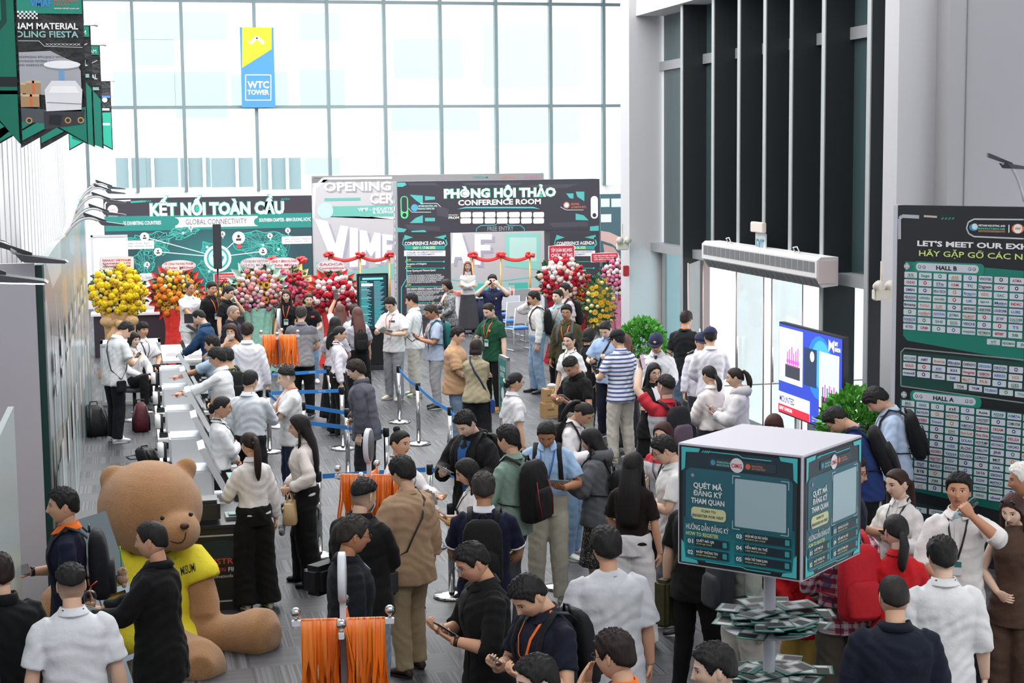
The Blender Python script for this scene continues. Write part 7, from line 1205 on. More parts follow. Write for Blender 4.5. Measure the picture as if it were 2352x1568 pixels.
bouquet(515, 690, 34.5, .34, [(4, 1.2, 'sunflower', 'f4b81c', '3a2010'), (2, 1.1, 'rose', 'f2cfae'), (2, 1, 'rose', 'f09a3a')], 'small sunflower bouquet half hidden behind two men in black polos', wrap='f0a860', wrap2='e08a3a', card=('CONGRATULATIONS ON THE SUCCESS|OF VIMF BINH DUONG 2025|From Bigbeat Inc', 'rect', 'd8353c', 'f6eef0'), card_px=(530, 638, 76, 24), n=40)
bouquet(592, 668, 31, .44, [(5, .95, 'rose', 'f8ccc8'), (3, .95, 'rose', 'ee8484'), (2, 1.2, 'sunflower', 'f2b41c', '3a2010'), (2, .9, 'rose', 'e87ab0'), (2, .9, 'rose', 'f6dcd8')], 'pink rose and sunflower bouquet in mint green paper', wrap='c4ecdc', wrap2='a8e0cc', card=('TẬP ĐOÀN VIETSTAR|CHÚC MỪNG', 'oval', 'f4f0f2', 'c0a0a8'), card_px=(587, 604, 68, 26), n=85, fs=.058)
bouquet(660, 664, 33.5, .42, [(5, .95, 'rose', 'b8283a'), (2, .9, 'rose', 'd8507a'), (2, 1, 'gerbera', 'e89aa8', 'c04060')], 'dark red rose bouquet in pale gold paper behind the two women in black', wrap='f4dc9c', wrap2='f0c87c', card=('UBND P. BÌNH DƯƠNG|Chúc Mừng', 'oval', 'f4f0f2', 'c85060'), card_px=(652, 604, 70, 26), n=65, fs=.058)
bouquet(767, 675, 31.8, .40, [(5, 1.05, 'rose', 'c41e34'), (5, 1.0, 'rose', 'f8dcde')], 'round red and blush rose bouquet in red net paper left of the totem', wrap='f4524c', wrap2='ee4444', card=('SAOCA|Congratulations', 'oval', 'f4f0f2', 'd07080'), card_px=(761, 611, 68, 26), n=60, fs=.066)
bouquet(1288, 640, 31, .44, [(5, 1.0, 'rose', 'b8182e'), (5, 1.0, 'rose', 'f8e8e4'), (2, 1, 'rose', 'f0b8a8')], 'tall red and white rose bouquet right of the portal with a red card', wrap2='a8182c', card=('TẬP ĐOÀN BECAMEX|CHÚC MỪNG', 'fan', 'd02c48', 'fbf0f2'), card_px=(1290, 580, 64, 36), n=90, fs=.062)
bouquet(1346, 672, 31.8, .22, [(4, 1.0, 'rose', 'b81c2c'), (3, .9, 'gerbera', 'f4b01c', 'c03020')], 'narrow red and yellow bouquet between two larger bouquets on the right', n=34, oval=1.5, wrap2='a01c2c')
bouquet(1376, 700, 30.5, .30, [(6, 1.0, 'gerbera', 'f4c41c', 'c08010'), (2, .8, 'rose', 'ecd98c')], 'tall leafy bouquet of yellow orchids beside the rear pillar', n=46, oval=1.75, leafc='3c6a4c')
bouquet(1408, 640, 32, .27, [(5, 1.0, 'rose', 'f4c4cc'), (2, 1, 'rose', 'e06a9a'), (2, 1, 'rose', 'f6e8e8')], 'pale pink bouquet against the rear pillar with a red plaque', n=48, oval=1.5, wrap2='f090b4', card=('U&P HEALTHCARE VIETNAM|Trân Trọng Chúc Mừng|VIMF BÌNH DƯƠNG 2025', 'rect', 'd83048', 'fbf0f2'), card_px=(1389, 591, 68, 22))
def potted(px, py, top, lab, rad, n=1700, base=None):
    p = at_z(px, py) if base is None else Vector(base); r = empty('potted_plant', p, 0, lab, 'plant'); rr = random.Random(int(px)); m = MB(); m.lathe([(.001, 0), (.15, 0), (.20, .30), (.17, .30), (.16, .27), (.001, .27)], 20); m.build('pot', mat('d8d4cc', .5), r)
    for k in range(6): a = k*1.05; q = MB(); q.tube([(.03*math.cos(a), .03*math.sin(a), .25), (.07*math.cos(a), .07*math.sin(a), .6), (.22*math.cos(a)*rad/.4, .22*math.sin(a), top*.75)], [.014, .011, .006], 7); q.build('stem', mat('b09a78', .7), r)
    leaves(n, rad, rr, '5ca83c', r, c=(0, 0, top-rad*1.05), sh=(1, .9, 1.15), size=.085); leaves(n//3, rad*.6, rr, '4a9434', r, 'inner_foliage', c=(0, 0, top-rad*1.05), sh=(1, .9, 1.2), size=.085); return r
potted(1476, 918, 1.30, 'leafy bright green potted plant beside the rear pillar and the guard', .40); q = at_Y(1962, 1000, 16.1); potted(1958, 1100, 1.50, 'bright green potted plant left of the exhibitor board, behind two bowed men', .36, base=(q.x, 16.1, 0), n=1500)
# ------------------------------------------------------------ giant teddy bear
def fuse(mb, vox, name, m, parent, sm=6): o = mb.build(name, m, parent); PEND.append((o, vox, 0, 0)); return o
BP = Vector((.18, 13.9, 0)); r = empty('teddy_bear', BP, math.radians(-160), 'giant brown teddy bear sitting on the carpet in a yellow MiSUMi T-shirt', 'teddy bear'); FUR = mat('c9935e', .9, kind='plush')
BR = Matrix.Translation(BP) @ Matrix.Rotation(math.radians(-160), 4, 'Z'); BI = BR.inverted()
def bl(px, py, Y): return BI @ at_Y(px, py, Y)
def bxy(x, y, z): return BI @ Vector((x, y, z))
m = MB(); m.smooth = True
def eb(m, px, py, Y, r3, rotm=None):
    c = bl(px, py, Y); R_ = []; n = 14
    for i in range(1, n):
        a = math.pi*i/n; R_.append([(r3[0]*math.sin(a)*math.cos(t), r3[1]*math.sin(a)*math.sin(t), -r3[2]*math.cos(a)) for t in [math.pi*j/n for j in range(2*n)]])
    T = BI @ Matrix.Translation(at_Y(px, py, Y)) @ (rotm or Matrix.Identity(4)); R_ = [[tuple(T @ Vector(v)) for v in q] for q in R_]; m.rings(R_)
eb(m, 345, 1165, 14.0, (.44, .42, .40), Matrix.Rotation(.12, 4, 'Y')); eb(m, 405, 1218, 13.68, (.20, .22, .17))          # head, muzzle
eb(m, 268, 1108, 14.05, (.135, .08, .16), Matrix.Rotation(-.5, 4, 'Y')); eb(m, 424, 1080, 14.15, (.10, .07, .12), Matrix.Rotation(.6, 4, 'Y'))
eb(m, 352, 1385, 14.0, (.36, .32, .48)); eb(m, 370, 1470, 13.9, (.42, .36, .26))
def limb(m, pts, rad): m.tube([bl(*p) if len(p) == 3 else p for p in pts], rad, 20)
limb(m, [(440, 1295, 13.9), (458, 1340, 13.85), (470, 1385, 13.8), (472, 1415, 13.75), (472, 1424, 13.75)], [.14, .13, .13, .12, .05])   # arm (photo right)
limb(m, [(250, 1290, 14.0), (175, 1330, 14.0), (125, 1385, 13.9), (112, 1420, 13.85), (108, 1436, 13.85)], [.13, .13, .13, .12, .05])
limb(m, [(420, 1452, 13.9), (480, 1462, 13.75), (540, 1460, 13.65), (590, 1456, 13.55), (615, 1456, 13.5), (634, 1458, 13.45)], [.20, .185, .18, .225, .215, .10])
limb(m, [(370, 1480, 13.7), (410, 1500, 13.4), (448, 1524, 13.1), (458, 1532, 12.95), (460, 1536, 12.80)], [.20, .19, .22, .22, .10])
fuse(m, .022, 'body', FUR, r)
m = MB(); m.smooth = True; eb(m, 352, 1375, 14.0, (.395, .36, .46)); eb(m, 375, 1455, 13.9, (.44, .40, .22)); limb(m, [(400, 1290, 13.95), (440, 1290, 13.9), (456, 1318, 13.86), (462, 1335, 13.84)], [.15, .17, .18, .175]); limb(m, [(300, 1285, 14.0), (245, 1290, 14.0), (205, 1312, 14.0)], [.15, .17, .175]); o = fuse(m, .022, 't_shirt', mat('fae93a', .7, kind='cloth'), r)
for px, py in ((373, 1190), (438, 1181)): m = MB(); m.smooth = True; m.ball(bl(px, py, 13.56 if px > 400 else 13.585), .019, 9); m.build('eye', mat('101012', .1), r)
m = MB(); m.smooth = True; c = bl(424, 1208, 13.455); m.ball(c, .036, 9, (1.1, .8, .8)); m.build('nose', mat('4a2414', .5), r)
m = MB(); m.tube([bl(x, y, Y) for x, y, Y in ((382, 1230, 13.50), (392, 1242, 13.48), (406, 1247, 13.47), (418, 1245, 13.47), (425, 1236, 13.47), (427, 1222, 13.47))], .0045, 6); m.build('mouth_seam', mat('2a1810', .8), r)
bpy.context.view_layer.update(); o_ = at_Y(416, 1321, 13.50); s = Sign(o_, Vector((.90, .43, .10)), Vector((-.08, -.16, 1)), r, 'shirt_lettering'); s.u = Vector((.90, .42, .13)).normalized(); s.v = (Vector((0, 0, 1))-s.u*s.u.z).normalized(); s.n = s.u.cross(s.v); s.text('MiSUMi', 0, 0, .135, .075, '1d2a2a', 0, bold=.02); s.done()
# leaning aluminium profile
T0, B0 = at_Y(205, 1190, 12.9), at_z(345, 1610); r = empty('aluminium_ladder', B0, 0, 'blue grey aluminium stepladder leaning on the bear, with a yellow label', 'ladder'); bpy.context.view_layer.update(); ax = (T0-B0); L = ax.length; ax.normalize(); sd = Vector((1, .15, 0)); sd = (sd-ax*sd.dot(ax)).normalized(); nn = sd.cross(ax)
MM = Matrix(((sd.x, nn.x, ax.x, B0.x), (sd.y, nn.y, ax.y, B0.y), (sd.z, nn.z, ax.z, B0.z), (0, 0, 0, 1))); AL = mat('8794a0', .35, .5)
for x in (-.10, .10): m = MB(); m.box(x-.02, -.035, 0, x+.02, .035, L, M=MM); rel2(m.build('side_rail', AL), r)
for i in range(5): m = MB(); m.box(-.09, -.04, .08+i*.26, .09, .03, .12+i*.26, M=MM); rel2(m.build('step', AL), r)
m = MB(); m.box(-.13, -.05, L-.50, .13, -.036, L+.02, M=MM); rel2(m.build('top_plate', mat('9fb0c0', .3, .4)), r); m = MB(); m.box(-.12, .04, L-.5, .12, .10, L, M=MM); rel2(m.build('hinge_bracket', mat('5d6a72', .4, .4)), r); m = MB(); m.box(-.10, -.06, L-.80, .14, -.05, L-.50, M=MM); rel2(m.build('yellow_label', mat('e8bc28', .5)), r)
for x in (-.07, .07): m = MB(); m.box(x-.03, -.062, L-.62, x+.02, -.06, L-.59, M=MM); rel2(m.build('label_print', BLACK), r)
# ------------------------------------------------------------ the crowd
P = Person; BK = '1d1b1c'; HB = '2a1c18'; DB = '3a2218'; LW = 'f0f2f6'; OL = ('lanyard', 'ff7a2a'); BL = ('lanyard', '22242a', '-')
TR = 'straight:1d1e22'; W2 = 'f4f4f2'
P('p1', 437, 647, 1.74, 148, 'm', 'thin:'+BK, 'polo:eef0f2', 'straight:eceeee', '222222', 'front', 'desk', 'man in white polo standing before the orange bouquet, behind the staff table', skin='c68c66', w=1.06, base=1)
P('p2', 487, 647, 1.74, 140, 'm', 'short:'+BK, 'polo:1b1b20', TR, '1a1a1a', 'down', 'down', 'young man in black polo with orange lanyard, beside the man in white polo', wear=[OL])
P('p3', 526, 657, 1.70, 120, 'm', 'short:'+BK, 'polo:1b1b20', TR, '1a1a1a', 'face', 'down', 'man in black polo and glasses, hand on his chin, near the sunflowers', wear=['glasses'], lean=6)
P('p4', 538, 700, 1.70, 125, 'm', 'buzz:8a7a70', 'shirt:2a3248', TR, '1a1a1a', 'down', 'down', 'balding man in glasses and dark navy checked shirt', wear=['glasses'], turn=-15)
P('p5', 530, 742, 1.60, 200, 'f', 'bob:4a2820:.15', 'tee:c09878', TR, '1a1a1a', 'down', 'face', 'woman with brown bob and white mask holding her hand to her face', wear=[('mask', 'eef0f2')])
P('p6', 657, 664, 1.62, 190, 'f', 'long:4a2c26:.32', 'polo:1b1b20', 'skirt:25303a:.2', '1a1a1a', 'down', 'down', 'woman with long reddish hair and black polo, orange lanyard, by the red roses', wear=[OL])
P('p7', 709, 673, 1.62, 180, 'f', 'tied:'+BK, 'polo:1b1b20', 'slim:7d9cbc', 'e8e8e8', 'front', 'front', 'smiling woman in black polo and light jeans before the blush bouquet', wear=[('logo', -.07, 1.3, .06, .03, 'c83a48')])
P('p8', 692, 703, 1.72, 8, 'm', 'short:3a3634', 'polo:yoke/9a9a9e/c2=70727c,zc=1.3', TR, '1a1a1a', 'front', 'front', 'man seen from behind in two-tone grey shirt, in front of the smiling woman', w=1.07)
P('p9', 449, 712, 1.70, 285, 'm', 'neat:'+BK, 'blazer:27496e', TR, '1a1a1a', 'desk', 'desk', 'man in blue blazer leaning over the white staff table', lean=14, nod=20)
P('p10', 327, 739, 1.70, 150, 'm', 'mop:'+BK, 'sshirt:f0f0f4', TR, '222222', 'lap', 'lap', 'young staff man in white shirt seated at the table, looking to the camera', seat=.26, wear=[BL, ('watch', -1)], lean=6, nod=0, stance=(0, 0))
P('p11', 309, 762, 1.62, 140, 'f', 'bob:'+BK+':.12', 'blouse:f0f0f4', TR, '222222', 'lap', 'lap', 'seated person in white mostly hidden behind the man with the crossbody strap', seat=.26, stance=(0, 0))
P('p12', 300, 742, 1.78, 62, 'm', 'short:'+BK, 'polo:eef1f4', 'straight:22252e', 'f2f2f2:f2f2f2', 'phone', 'phone', 'man in white polo, navy trousers and white shoes, bowed over his phone', lean=12, nod=38, w=1.08)
P('p13', 483, 770, 1.68, 290, 'm', 'short:'+BK, 'sshirt:bcd4ee', 'straight:22242c', '1a1a1a', 'reach', 'ear', 'man in light blue short-sleeved shirt on the phone, pointing at a kiosk', lean=6)
P('p14', 494, 798, 1.70, 285, 'm', 'mop:'+BK, 'shirt:f4f6f8', 'straight:22242c', '1a1a1a', 'reach', 'reach', 'man in white shirt and glasses tapping a kiosk screen', wear=['glasses'], lean=8)
P('p15', 519, 797, 1.62, 335, 'm', 'short:'+BK, 'tee:8c9070', 'straight:22242c', '1a1a1a', 'down', 'front', 'man in olive T-shirt with black backpack behind the man in glasses')
P('p16', 567, 740, 1.76, 2, 'm', 'short:'+HB, 'shirt:f2f2f8', TR, '1a1a1a', 'down', 'down', 'man seen from behind in plain white shirt left of the hanging orange lanyards', w=1.03)
P('p17', 575, 848, 1.72, 25, 'm', 'neat:'+BK, 'shirt:e6ecf4:tuck', TR+':belt', '1a1a1a', 'down', 'give', 'man in pale white long-sleeved shirt handing papers to a man in white T-shirt', wear=[BL], w=1.04)
P('p18', 654, 842, 1.66, 262, 'm', 'fade:'+BK, 'tee:eef0f0', 'straight:26304e', '1a1a1a', 'give', 'give', 'man with faded haircut and white T-shirt with navy side stripe', wear=[('watch', -1), ('lanyard', 'ff7a2a', '-')], w=1.03)
P('p19', 513, 908, 1.62, 88, 'f', 'clip:'+BK, 'blouse:f4f6f8:tuck', 'skirt:1c1d20:.15', '1a1a1a', 'front', 'cross', 'woman in white shirt with a peach hair clip and dark glasses, arms folded', wear=['glasses', ('hairclip', 'e8b890'), BL])
P('p20', 571, 990, 1.60, 335, 'f', 'ponytail:'+HB+':.34', 'blouse:f4f2f0:tuck', 'wide:161618', 'e8e0cc:e8e4d8', 'phone', 'down', 'woman with a wavy ponytail, white shirt and wide black trousers holding up a phone', wear=[('hairclip', 'b890a8')])
P('p21', 683, 950, 1.64, 275, 'f', 'long:1c1718:.46', 'blouse:ece4de:tuck', 'wide:151517', '161616:161616', 'bag', 'front', 'woman with very long black hair, cream blouse and beige handbag', wear=[('glasses', 'a88860')])
P('p22', 770, 726, 1.62, 20, 'f', 'long:'+BK+':.34', 'tee:c9c9d2:tuck', 'skirt:18181b:.1', '1a1a1a', 'front', 'front', 'woman with straight black hair in grey-trimmed uniform, left of the group of four')
P('p23', 783, 748, 1.60, 85, 'f', 'lowpony:'+BK+':.2', 'blouse:f3eef8:tuck', 'wide:161618', '1a1a1a', 'front', 'down', 'woman in pinkish white shirt and glasses, in profile near the leaning post', wear=['glasses', BL])
P('p24', 820, 704, 1.64, 345, 'f', 'long:5a3a36:.44', 'tee:c4c4d0:tuck', 'wide:1c1d22', '1a1a1a', 'phone', 'phone', 'woman with long brown hair and a black leather backpack')
P('p25', 781, 697, 1.62, 5, 'f', 'long:5a3c36:.36', 'tee:ececf0:tuck', TR, '1a1a1a', 'up', 'down', 'brown-haired woman at the back lifting a phone toward the bouquets')
P('p26', 815, 700, 1.60, 10, 'm', 'short:'+BK, 'bigtee:e0e2e6', 'straight:c8cace', 'e8e8e8', 'down', 'down', 'person in loose white top hidden behind the long brown hair')
P('p27', 812, 826, 1.68, 282, 'm', 'mop:'+HB, 'jacket:side/5a5c68/c2=4a4c58,xc=.16', 'baggy:2e3038', '1a1a1a', 'down', 'front', 'man in slate grey work jacket and dark trousers walking among the belts', lean=9, nod=10, w=1.03)
P('p28', 893, 684, 1.74, 215, 'm', 'short:'+BK, 'sshirt:f2f2f4', 'straight:9a9ca4', 'dcd2be', 'read', 'read', 'young man in white shirt and grey trousers reading a leaflet', wear=['glasses', ('lanyard', 'f08a70'), ('logo', -.07, 1.33, .10, .03, '3a4050')], nod=25)
P('p29', 943, 673, 1.74, 285, 'm', 'short:'+BK, 'rshirt:f4f6f6', 'baggy:cfccc0', 'd8e0c8:e8f0d8', 'front', 'front', 'man in white shirt with thin black strap and cream cargo trousers', w=1.02)
P('p30', 985, 700, 1.68, 255, 'm', 'short:3a3632', 'sshirt:b9c6de', 'straight:a8a8aa', '1c1c1e', 'phone', 'phone', 'man in pale blue short-sleeved shirt with teal backpack', wear=[OL], nod=18, skin='c48c6a')
P('p31', 1022, 641, 1.62, 240, 'f', 'bob:'+BK+':.10', 'blazer:speckle/8a8e8e/c2=5a5e60,sc=30:in=f0ece8', 'wide:1c1d20', '1a1a1a', 'front', 'phone', 'woman in grey plaid blazer with short black hair holding a phone', wear=[OL], nod=15)
P('p32', 1074, 599, 1.64, 180, 'f', 'long:8a5444:.30', 'blouse:f2eeec:tuck', 'skirt:4a4a50:.1', '1a1a1a', 'cross', 'cross', 'woman in white blouse with folded arms inside the portal', nod=0)
P('p33', 1131, 630, 1.74, 182, 'm', 'short:'+BK, 'polo:262c50', TR, '1a1a1a', 'photo', 'photo', 'man in navy polo raising a phone to photograph', wear=[('lanyard', '2a2c34'), ('logo', -.07, 1.3, .03, .03, 'd8b070')], nod=0)
P('p34', 1118, 697, 1.74, 222, 'm', 'neat:'+HB, 'polo:1c5038', 'slim:18181b', 'b0762c:d8c8a8', 'down', 'read', 'man in dark green polo with orange lanyard holding leaflets', wear=[OL, ('watch', -1, 'c0c0c4'), ('logo', -.07, 1.3, .035, .035, 'b89868')], nod=22)
P('p35', 1054, 750, 1.66, 98, 'm', 'short:'+BK, 'bigtee:c69e7a', 'straight:7f95b0', '3a3a3e', 'front', 'front', 'boy in tan T-shirt, black glasses and light jeans', wear=['glasses'], w=1.04, nod=10)
P('p36', 1094, 777, 1.58, 5, 'f', 'bob:'+HB+':.11', 'tee:b0a688', 'wide:2c2d32', '1a1a1a', 'cross', 'cross', 'woman in khaki T-shirt with short dark bob seen from behind', w=1.07)
P('p37', 1186, 853, 1.60, 62, 'f', 'clip:'+BK, 'sshirt:f2f2f4:tuck', 'skirt:19191c:.2', '1a1a1a', 'down', 'down', 'woman in white short-sleeved blouse with pale hair clip beside the floor sign', wear=['glasses', ('hairclip', 'd8d8b8')])
P('p38', 1224, 668, 1.74, 262, 'm', 'short:'+BK, 'shirt:e8e6e4:tuck', 'straight:8aa2bc:belt', '18181a:303030', 'down', 'ear', 'man in white shirt and light jeans talking on a phone', wear=['glasses'])
P('p39', 1281, 664, 1.74, 215, 'm', 'short:'+HB, 'shirt:a9c8d4', TR, '1a1a1a', 'down', 'front', 'young man in pale teal shirt behind the man in olive', wear=[OL], nod=0)
P('p40', 1297, 650, 1.76, 240, 'm', 'short:'+BK, 'tee:cfc4c8', TR, '1a1a1a', 'down', 'down', 'person with large black backpack close to the white and red roses', nod=0)
P('p41', 1301, 699, 1.70, 196, 'm', 'short:'+BK, 'shirt:4a4630', TR, '1a1a1a', 'down', 'down', 'man in olive shirt, glasses and orange lanyard facing the camera', wear=['glasses', OL], nod=3, skin='c48c6a')
P('p42', 1306, 762, 1.62, 213, 'f', 'lowpony:'+BK+':.34', 'sshirt:f4f4f4', TR, '1a1a1a', 'down', 'down', 'young woman in white shirt with black lanyard and ponytail over her shoulder', wear=[BL], nod=8)
P('p43', 1303, 823, 1.70, 228, 'm', 'fade:'+BK, 'polo:17181a:tuck', 'straight:a8a492:belt', '1a1a1a', 'phone', 'phone', 'man in black polo and beige trousers bent over his phone', lean=8, nod=32, wear=[('watch', -1, 'b8b8bc')], w=1.06)
P('p44', 1386, 740, 1.72, 205, 'm', 'neat:'+BK, 'sshirt:a9c6ee', 'straight:262c44', '1a1a1a', 'phone', 'read', 'man in sky blue shirt with black crossbody strap, head bowed', nod=30, lean=5)
P('p45', 1357, 752, 1.54, 60, 'f', 'bob:'+BK+':.1', 'tee:2a2a30', TR, '1a1a1a', 'down', 'down', 'dark-haired person mostly hidden behind the sky blue shirt')
P('p46', 1416, 758, 1.74, 318, 'm', 'short:'+BK, 'polo:stripe/f2f4f8/c2=4e62a0,per=.055,duty=.42', 'straight:d6d0c4', 'b8ab98', 'read', 'read', 'man in blue and white striped polo with black cap and cream trousers', wear=[('cap', '202226')], w=1.08, nod=12)
P('p47', 1437, 766, 1.62, 10, 'f', 'long:5a3c32:.42', 'tee:e8c8c8:tuck', 'skirt:3a3a40:.12', 'd8b8a8', 'down', 'down', 'long-haired woman in long grey skirt hidden behind the striped polo')
P('p48', 1506, 768, 1.72, 188, 'm', 'short:'+BK, 'shirt:f0f0f6:tuck', 'straight:8a8c94', '1a1a1a', 'front', 'front', 'security guard facing the camera in white uniform, navy cap and tie', wear=[('cap', '2c3050', 'd8c070'), 'tie', 'epaulette', ('logo', -.07, 1.3, .05, .05, 'b8bcc8'), ('logo', .07, 1.29, .06, .02, '8a2840')], nod=20, w=1.05)
P('p49', 1577, 713, 1.74, 20, 'm', 'short:'+HB, 'tee:26282c', 'straight:5c6e84', '1a1a1a', 'down', 'down', 'man in black T-shirt and jeans seen from behind beside the open glass door', w=1.02, wear=[('lanyard', 'ff7a2a', '-')])
P('p50', 1631, 752, 1.72, 350, 'm', 'short:'+BK, 'shirt:f2f0f8', 'straight:3a3c48', '1a1a1a', 'front', 'front', 'guard seen from behind in white uniform shirt and navy cap', wear=[('cap', '2c3050')], w=1.02)
P('p51', 1612, 765, 1.60, 160, 'm', 'short:'+BK, 'shirt:eceaf4', 'straight:3a3c48', '1a1a1a', 'down', 'down', 'second guard with half his face hidden behind his colleague', wear=[('cap', '2c3050'), 'epaulette'])
P('p52', 1627, 838, 1.60, 318, 'f', 'lowpony:'+BK+':.14', 'blouse:f6f0ee:tuck', 'skirt:26272b:.3', '1a1a1a', 'front', 'front', 'woman in white blouse with low ponytail and black headband by the glass door')
P('p53', 1685, 843, 1.62, 275, 'f', 'ponytail:'+HB+':.16', 'hoodie:d8d6d8', 'straight:3a3a40', 'e8e8e8', 'phone', 'phone', 'woman in pale grey hoodie with high ponytail holding a phone', wear=[('logo', -.0, 1.2, .12, .03, '4a4a50')])
P('p54', 1503, 832, 1.58, 155, 'f', 'long:'+BK+':.30', 'blazer:1b1b1e', 'skirt:19191b:.5', '1a1a1a', 'cross', 'cross', 'woman in black jacket with pink cuffs and glasses, arms folded', wear=['glasses', ('cuff', 'e8b4cc', 1.55, 1.9)])
P('p55', 1532, 861, 1.72, 318, 'm', 'fade:'+BK, 'polo:yoke/c9c9cf/c2=c8283a,zc=1.32', 'straight:2a2b30', '1a1a1a', 'up', 'down', 'man in red and grey polo lifting his phone to film', wear=['glasses'], nod=-8, w=1.05)
P('p56', 1521, 967, 1.62, 210, 'f', 'long:4a261e:.34', 'polo:yoke/d0d0d6/c2=c8283a,zc=1.25', 'straight:2a2b30', '1a1a1a', 'down', 'phone', 'woman with auburn hair in red and grey shirt behind the man with earbuds', wear=[BL])
P('p57', 1512, 1003, 1.70, 262, 'm', 'short:'+BK, 'polo:f2f2f2', 'straight:8c8c90', '1a1a1a', 'phone', 'front', 'man in white polo with black glasses and white earbuds, looking down', wear=['glasses'], nod=25, w=1.04)
P('p58', 1455, 1035, 1.62, 12, 'f', 'long:191617:.50', 'tee:2a1a1a:tuck', 'wide:f0f0f2', 'e8e0d8', 'front', 'down', 'woman with long black hair, dark brown top and wide white trousers')
P('p59', 1349, 982, 1.58, 285, 'f', 'long:1b1819:.26', 'hoodie:63666a', 'skirt:speckle/2a2a2c/c2=a8a498,sc=70,th=.58:.35', 'e8e8e8', 'phone', 'phone', 'woman in grey hoodie and speckled long skirt with black backpack', nod=18)
P('p60', 1357, 929, 1.64, 115, 'f', 'ponytail:'+BK+':.2', 'blouse:f4f2f4', 'straight:8fb0d0', 'f2f2f2:f2f2f2', 'phone', 'phone', 'woman in white shirt and light jeans bowed over a red phone', nod=38, lean=7)
P('p61', 1254, 972, 1.72, 182, 'm', 'neat:'+BK, 'sshirt:a6c6ea:tuck', 'straight:c4bfae:belt', '6a6c68:d8d8d8', 'read', 'read', 'man in sky blue shirt with blue lanyard reading a card, backpack straps on', wear=[('lanyard', '3a70c8', '-')], nod=32, skin='b88060')
P('p62', 1163, 975, 1.74, 300, 'm', 'short:'+BK, 'shirt:8aa698', 'slim:44484e', '1a1a1a', 'front', 'front', 'man in sage green shirt carrying a black and red sports backpack', turn=8)
P('p63', 1057, 948, 1.76, 218, 'm', 'short:'+BK, 'jacket:1b1b1f:in=2c5c98,open', TR, '1a1a1a', 'read', 'read', 'tall young man in black jacket looking down at papers', nod=32, lean=6, w=1.06)
P('p64', 1060, 1053, 1.58, 262, 'f', 'long:181516:.30', 'sshirt:f2f2f4', TR, '1a1a1a', 'phone', 'phone', 'woman in white shirt with long black hair holding a phone, gold watch', nod=22, wear=[BL, ('watch', -1, 'd0a850')])
P('p65', 921, 986, 1.64, 125, 'f', 'topbun:'+BK, 'blouse:f4eef0', 'slim:1a1a1c', '161616', 'give', 'bent', 'woman with a top bun and white shirt handing out leaflets by the lanyards', wear=[BL], nod=4)
P('p66', 918, 1047, 1.72, 320, 'm', 'bowl:'.replace('bowl', 'mop')+BK, 'sweat:b99a7c', 'straight:b09c7c', '3a2420:241614', 'bent', 'down', 'man in tan long-sleeved top and khaki trousers reaching for a lanyard', wear=['glasses'], nod=14, w=1.04)
P('p67', 838, 1098, 1.74, 40, 'm', 'fade:'+BK, 'jacket:17181a', 'straight:8aa0b4', '1a1a1a', 'front', 'cross', 'heavy man in black jacket with faded haircut and white mask', wear=[('mask', 'e8ecee')], w=1.17)
P('p68', 818, 1184, 1.72, 78, 'm', 'short:36322f', 'blazer:1e242e:in=8fa0cc', TR, '1a1a1a', 'down', 'down', 'man in dark blazer with brown glasses behind the nearest lanyard stand', wear=[('glasses', '6a3a28')], skin='c08a68', w=1.04)
P('p69', 1110, 1083, 1.72, 4, 'm', 'short:3a3836', 'polo:1c2244:col=e8e8ee', 'straight:e4e4e6', '26262a', 'front', 'front', 'man in navy polo with white-edged collar and a plain black backpack', wear=[('cuff', 'e8e8ee', .72, .76)], w=1.10, skin='c08c6c')
P('p70', 1066, 1250, 1.72, 248, 'm', 'short:'+BK, 'rshirt:161719', 'straight:22242a', '1a1a1a', 'phone', 'phone', 'man in black shirt and clear glasses typing on a phone', wear=[('glasses', '6a8aa8'), ('watch', -1, '4a2c20')], nod=22, w=1.07, lean=6)
P('p71', 1188, 1332, 1.74, 232, 'm', 'short:'+BK, 'polo:20263c', TR, '1a1a1a', 'phone', 'phone', 'man in navy polo with orange lanyard bowed over a handheld device', wear=[OL], nod=34, lean=8, w=1.08)
P('p72', 1224, 1505, 1.70, 250, 'm', 'short:'+BK, 'polo:26282e', TR, '1a1a1a', 'down', 'down', 'dark hair of a person cut by the bottom edge, below the navy polo')
P('p73', 1390, 1208, 1.74, 345, 'm', 'mop:'+BK, 'bigtee:d4d8de', 'straight:3a3c44', '1a1a1a', 'down', 'down', 'broad young man seen from behind in oversized white T-shirt', w=1.08)
P('p74', 1404, 1445, 1.72, 290, 'm', 'short:'+HB, 'polo:232a44:col=ff7a2a', TR, '1a1a1a', 'face', 'face', 'man in black glasses with both hands over his mouth, bottom edge', wear=['glasses'], turn=12)
P('p75', 1632, 1476, 1.72, 262, 'm', 'short:'+BK, 'tee:3a3c44', TR, '1a1a1a', 'down', 'down', 'young man with cropped black hair at the bottom edge under the leaflet stand')
P('p76', 1612, 1080, 1.74, 30, 'm', 'short:'+BK, 'tee:17181a', 'slim:1c1c20', '26282c', 'down', 'down', 'man in black tee and trousers with olive bag, upper body behind the cube sign', w=1.03)
P('p77', 1935, 1130, 1.74, 335, 'm', 'short:'+BK, 'shirt:plaid/a8283c/c2=e4dce4,c3=22305c', 'straight:5c584e:belt', '1a1a1a', 'front', 'front', 'man in red and navy plaid shirt with a bright red backpack', w=1.07)
P('p78', 1896, 944, 1.78, 275, 'm', 'short:'+BK, 'tee:2a3f78', TR, '1a1a1a', 'phone', 'phone', 'man in royal navy tee bowing deeply above the cube sign', nod=42, lean=22, wear=['glasses'])
P('p79', 1992, 896, 1.82, 262, 'm', 'mop:'+BK, 'rshirt:bed2ee', 'straight:1f2128', '1a1a1a', 'phone', 'phone', 'man in pale blue shirt with head bowed, ruffled black backpack', nod=38, lean=12)
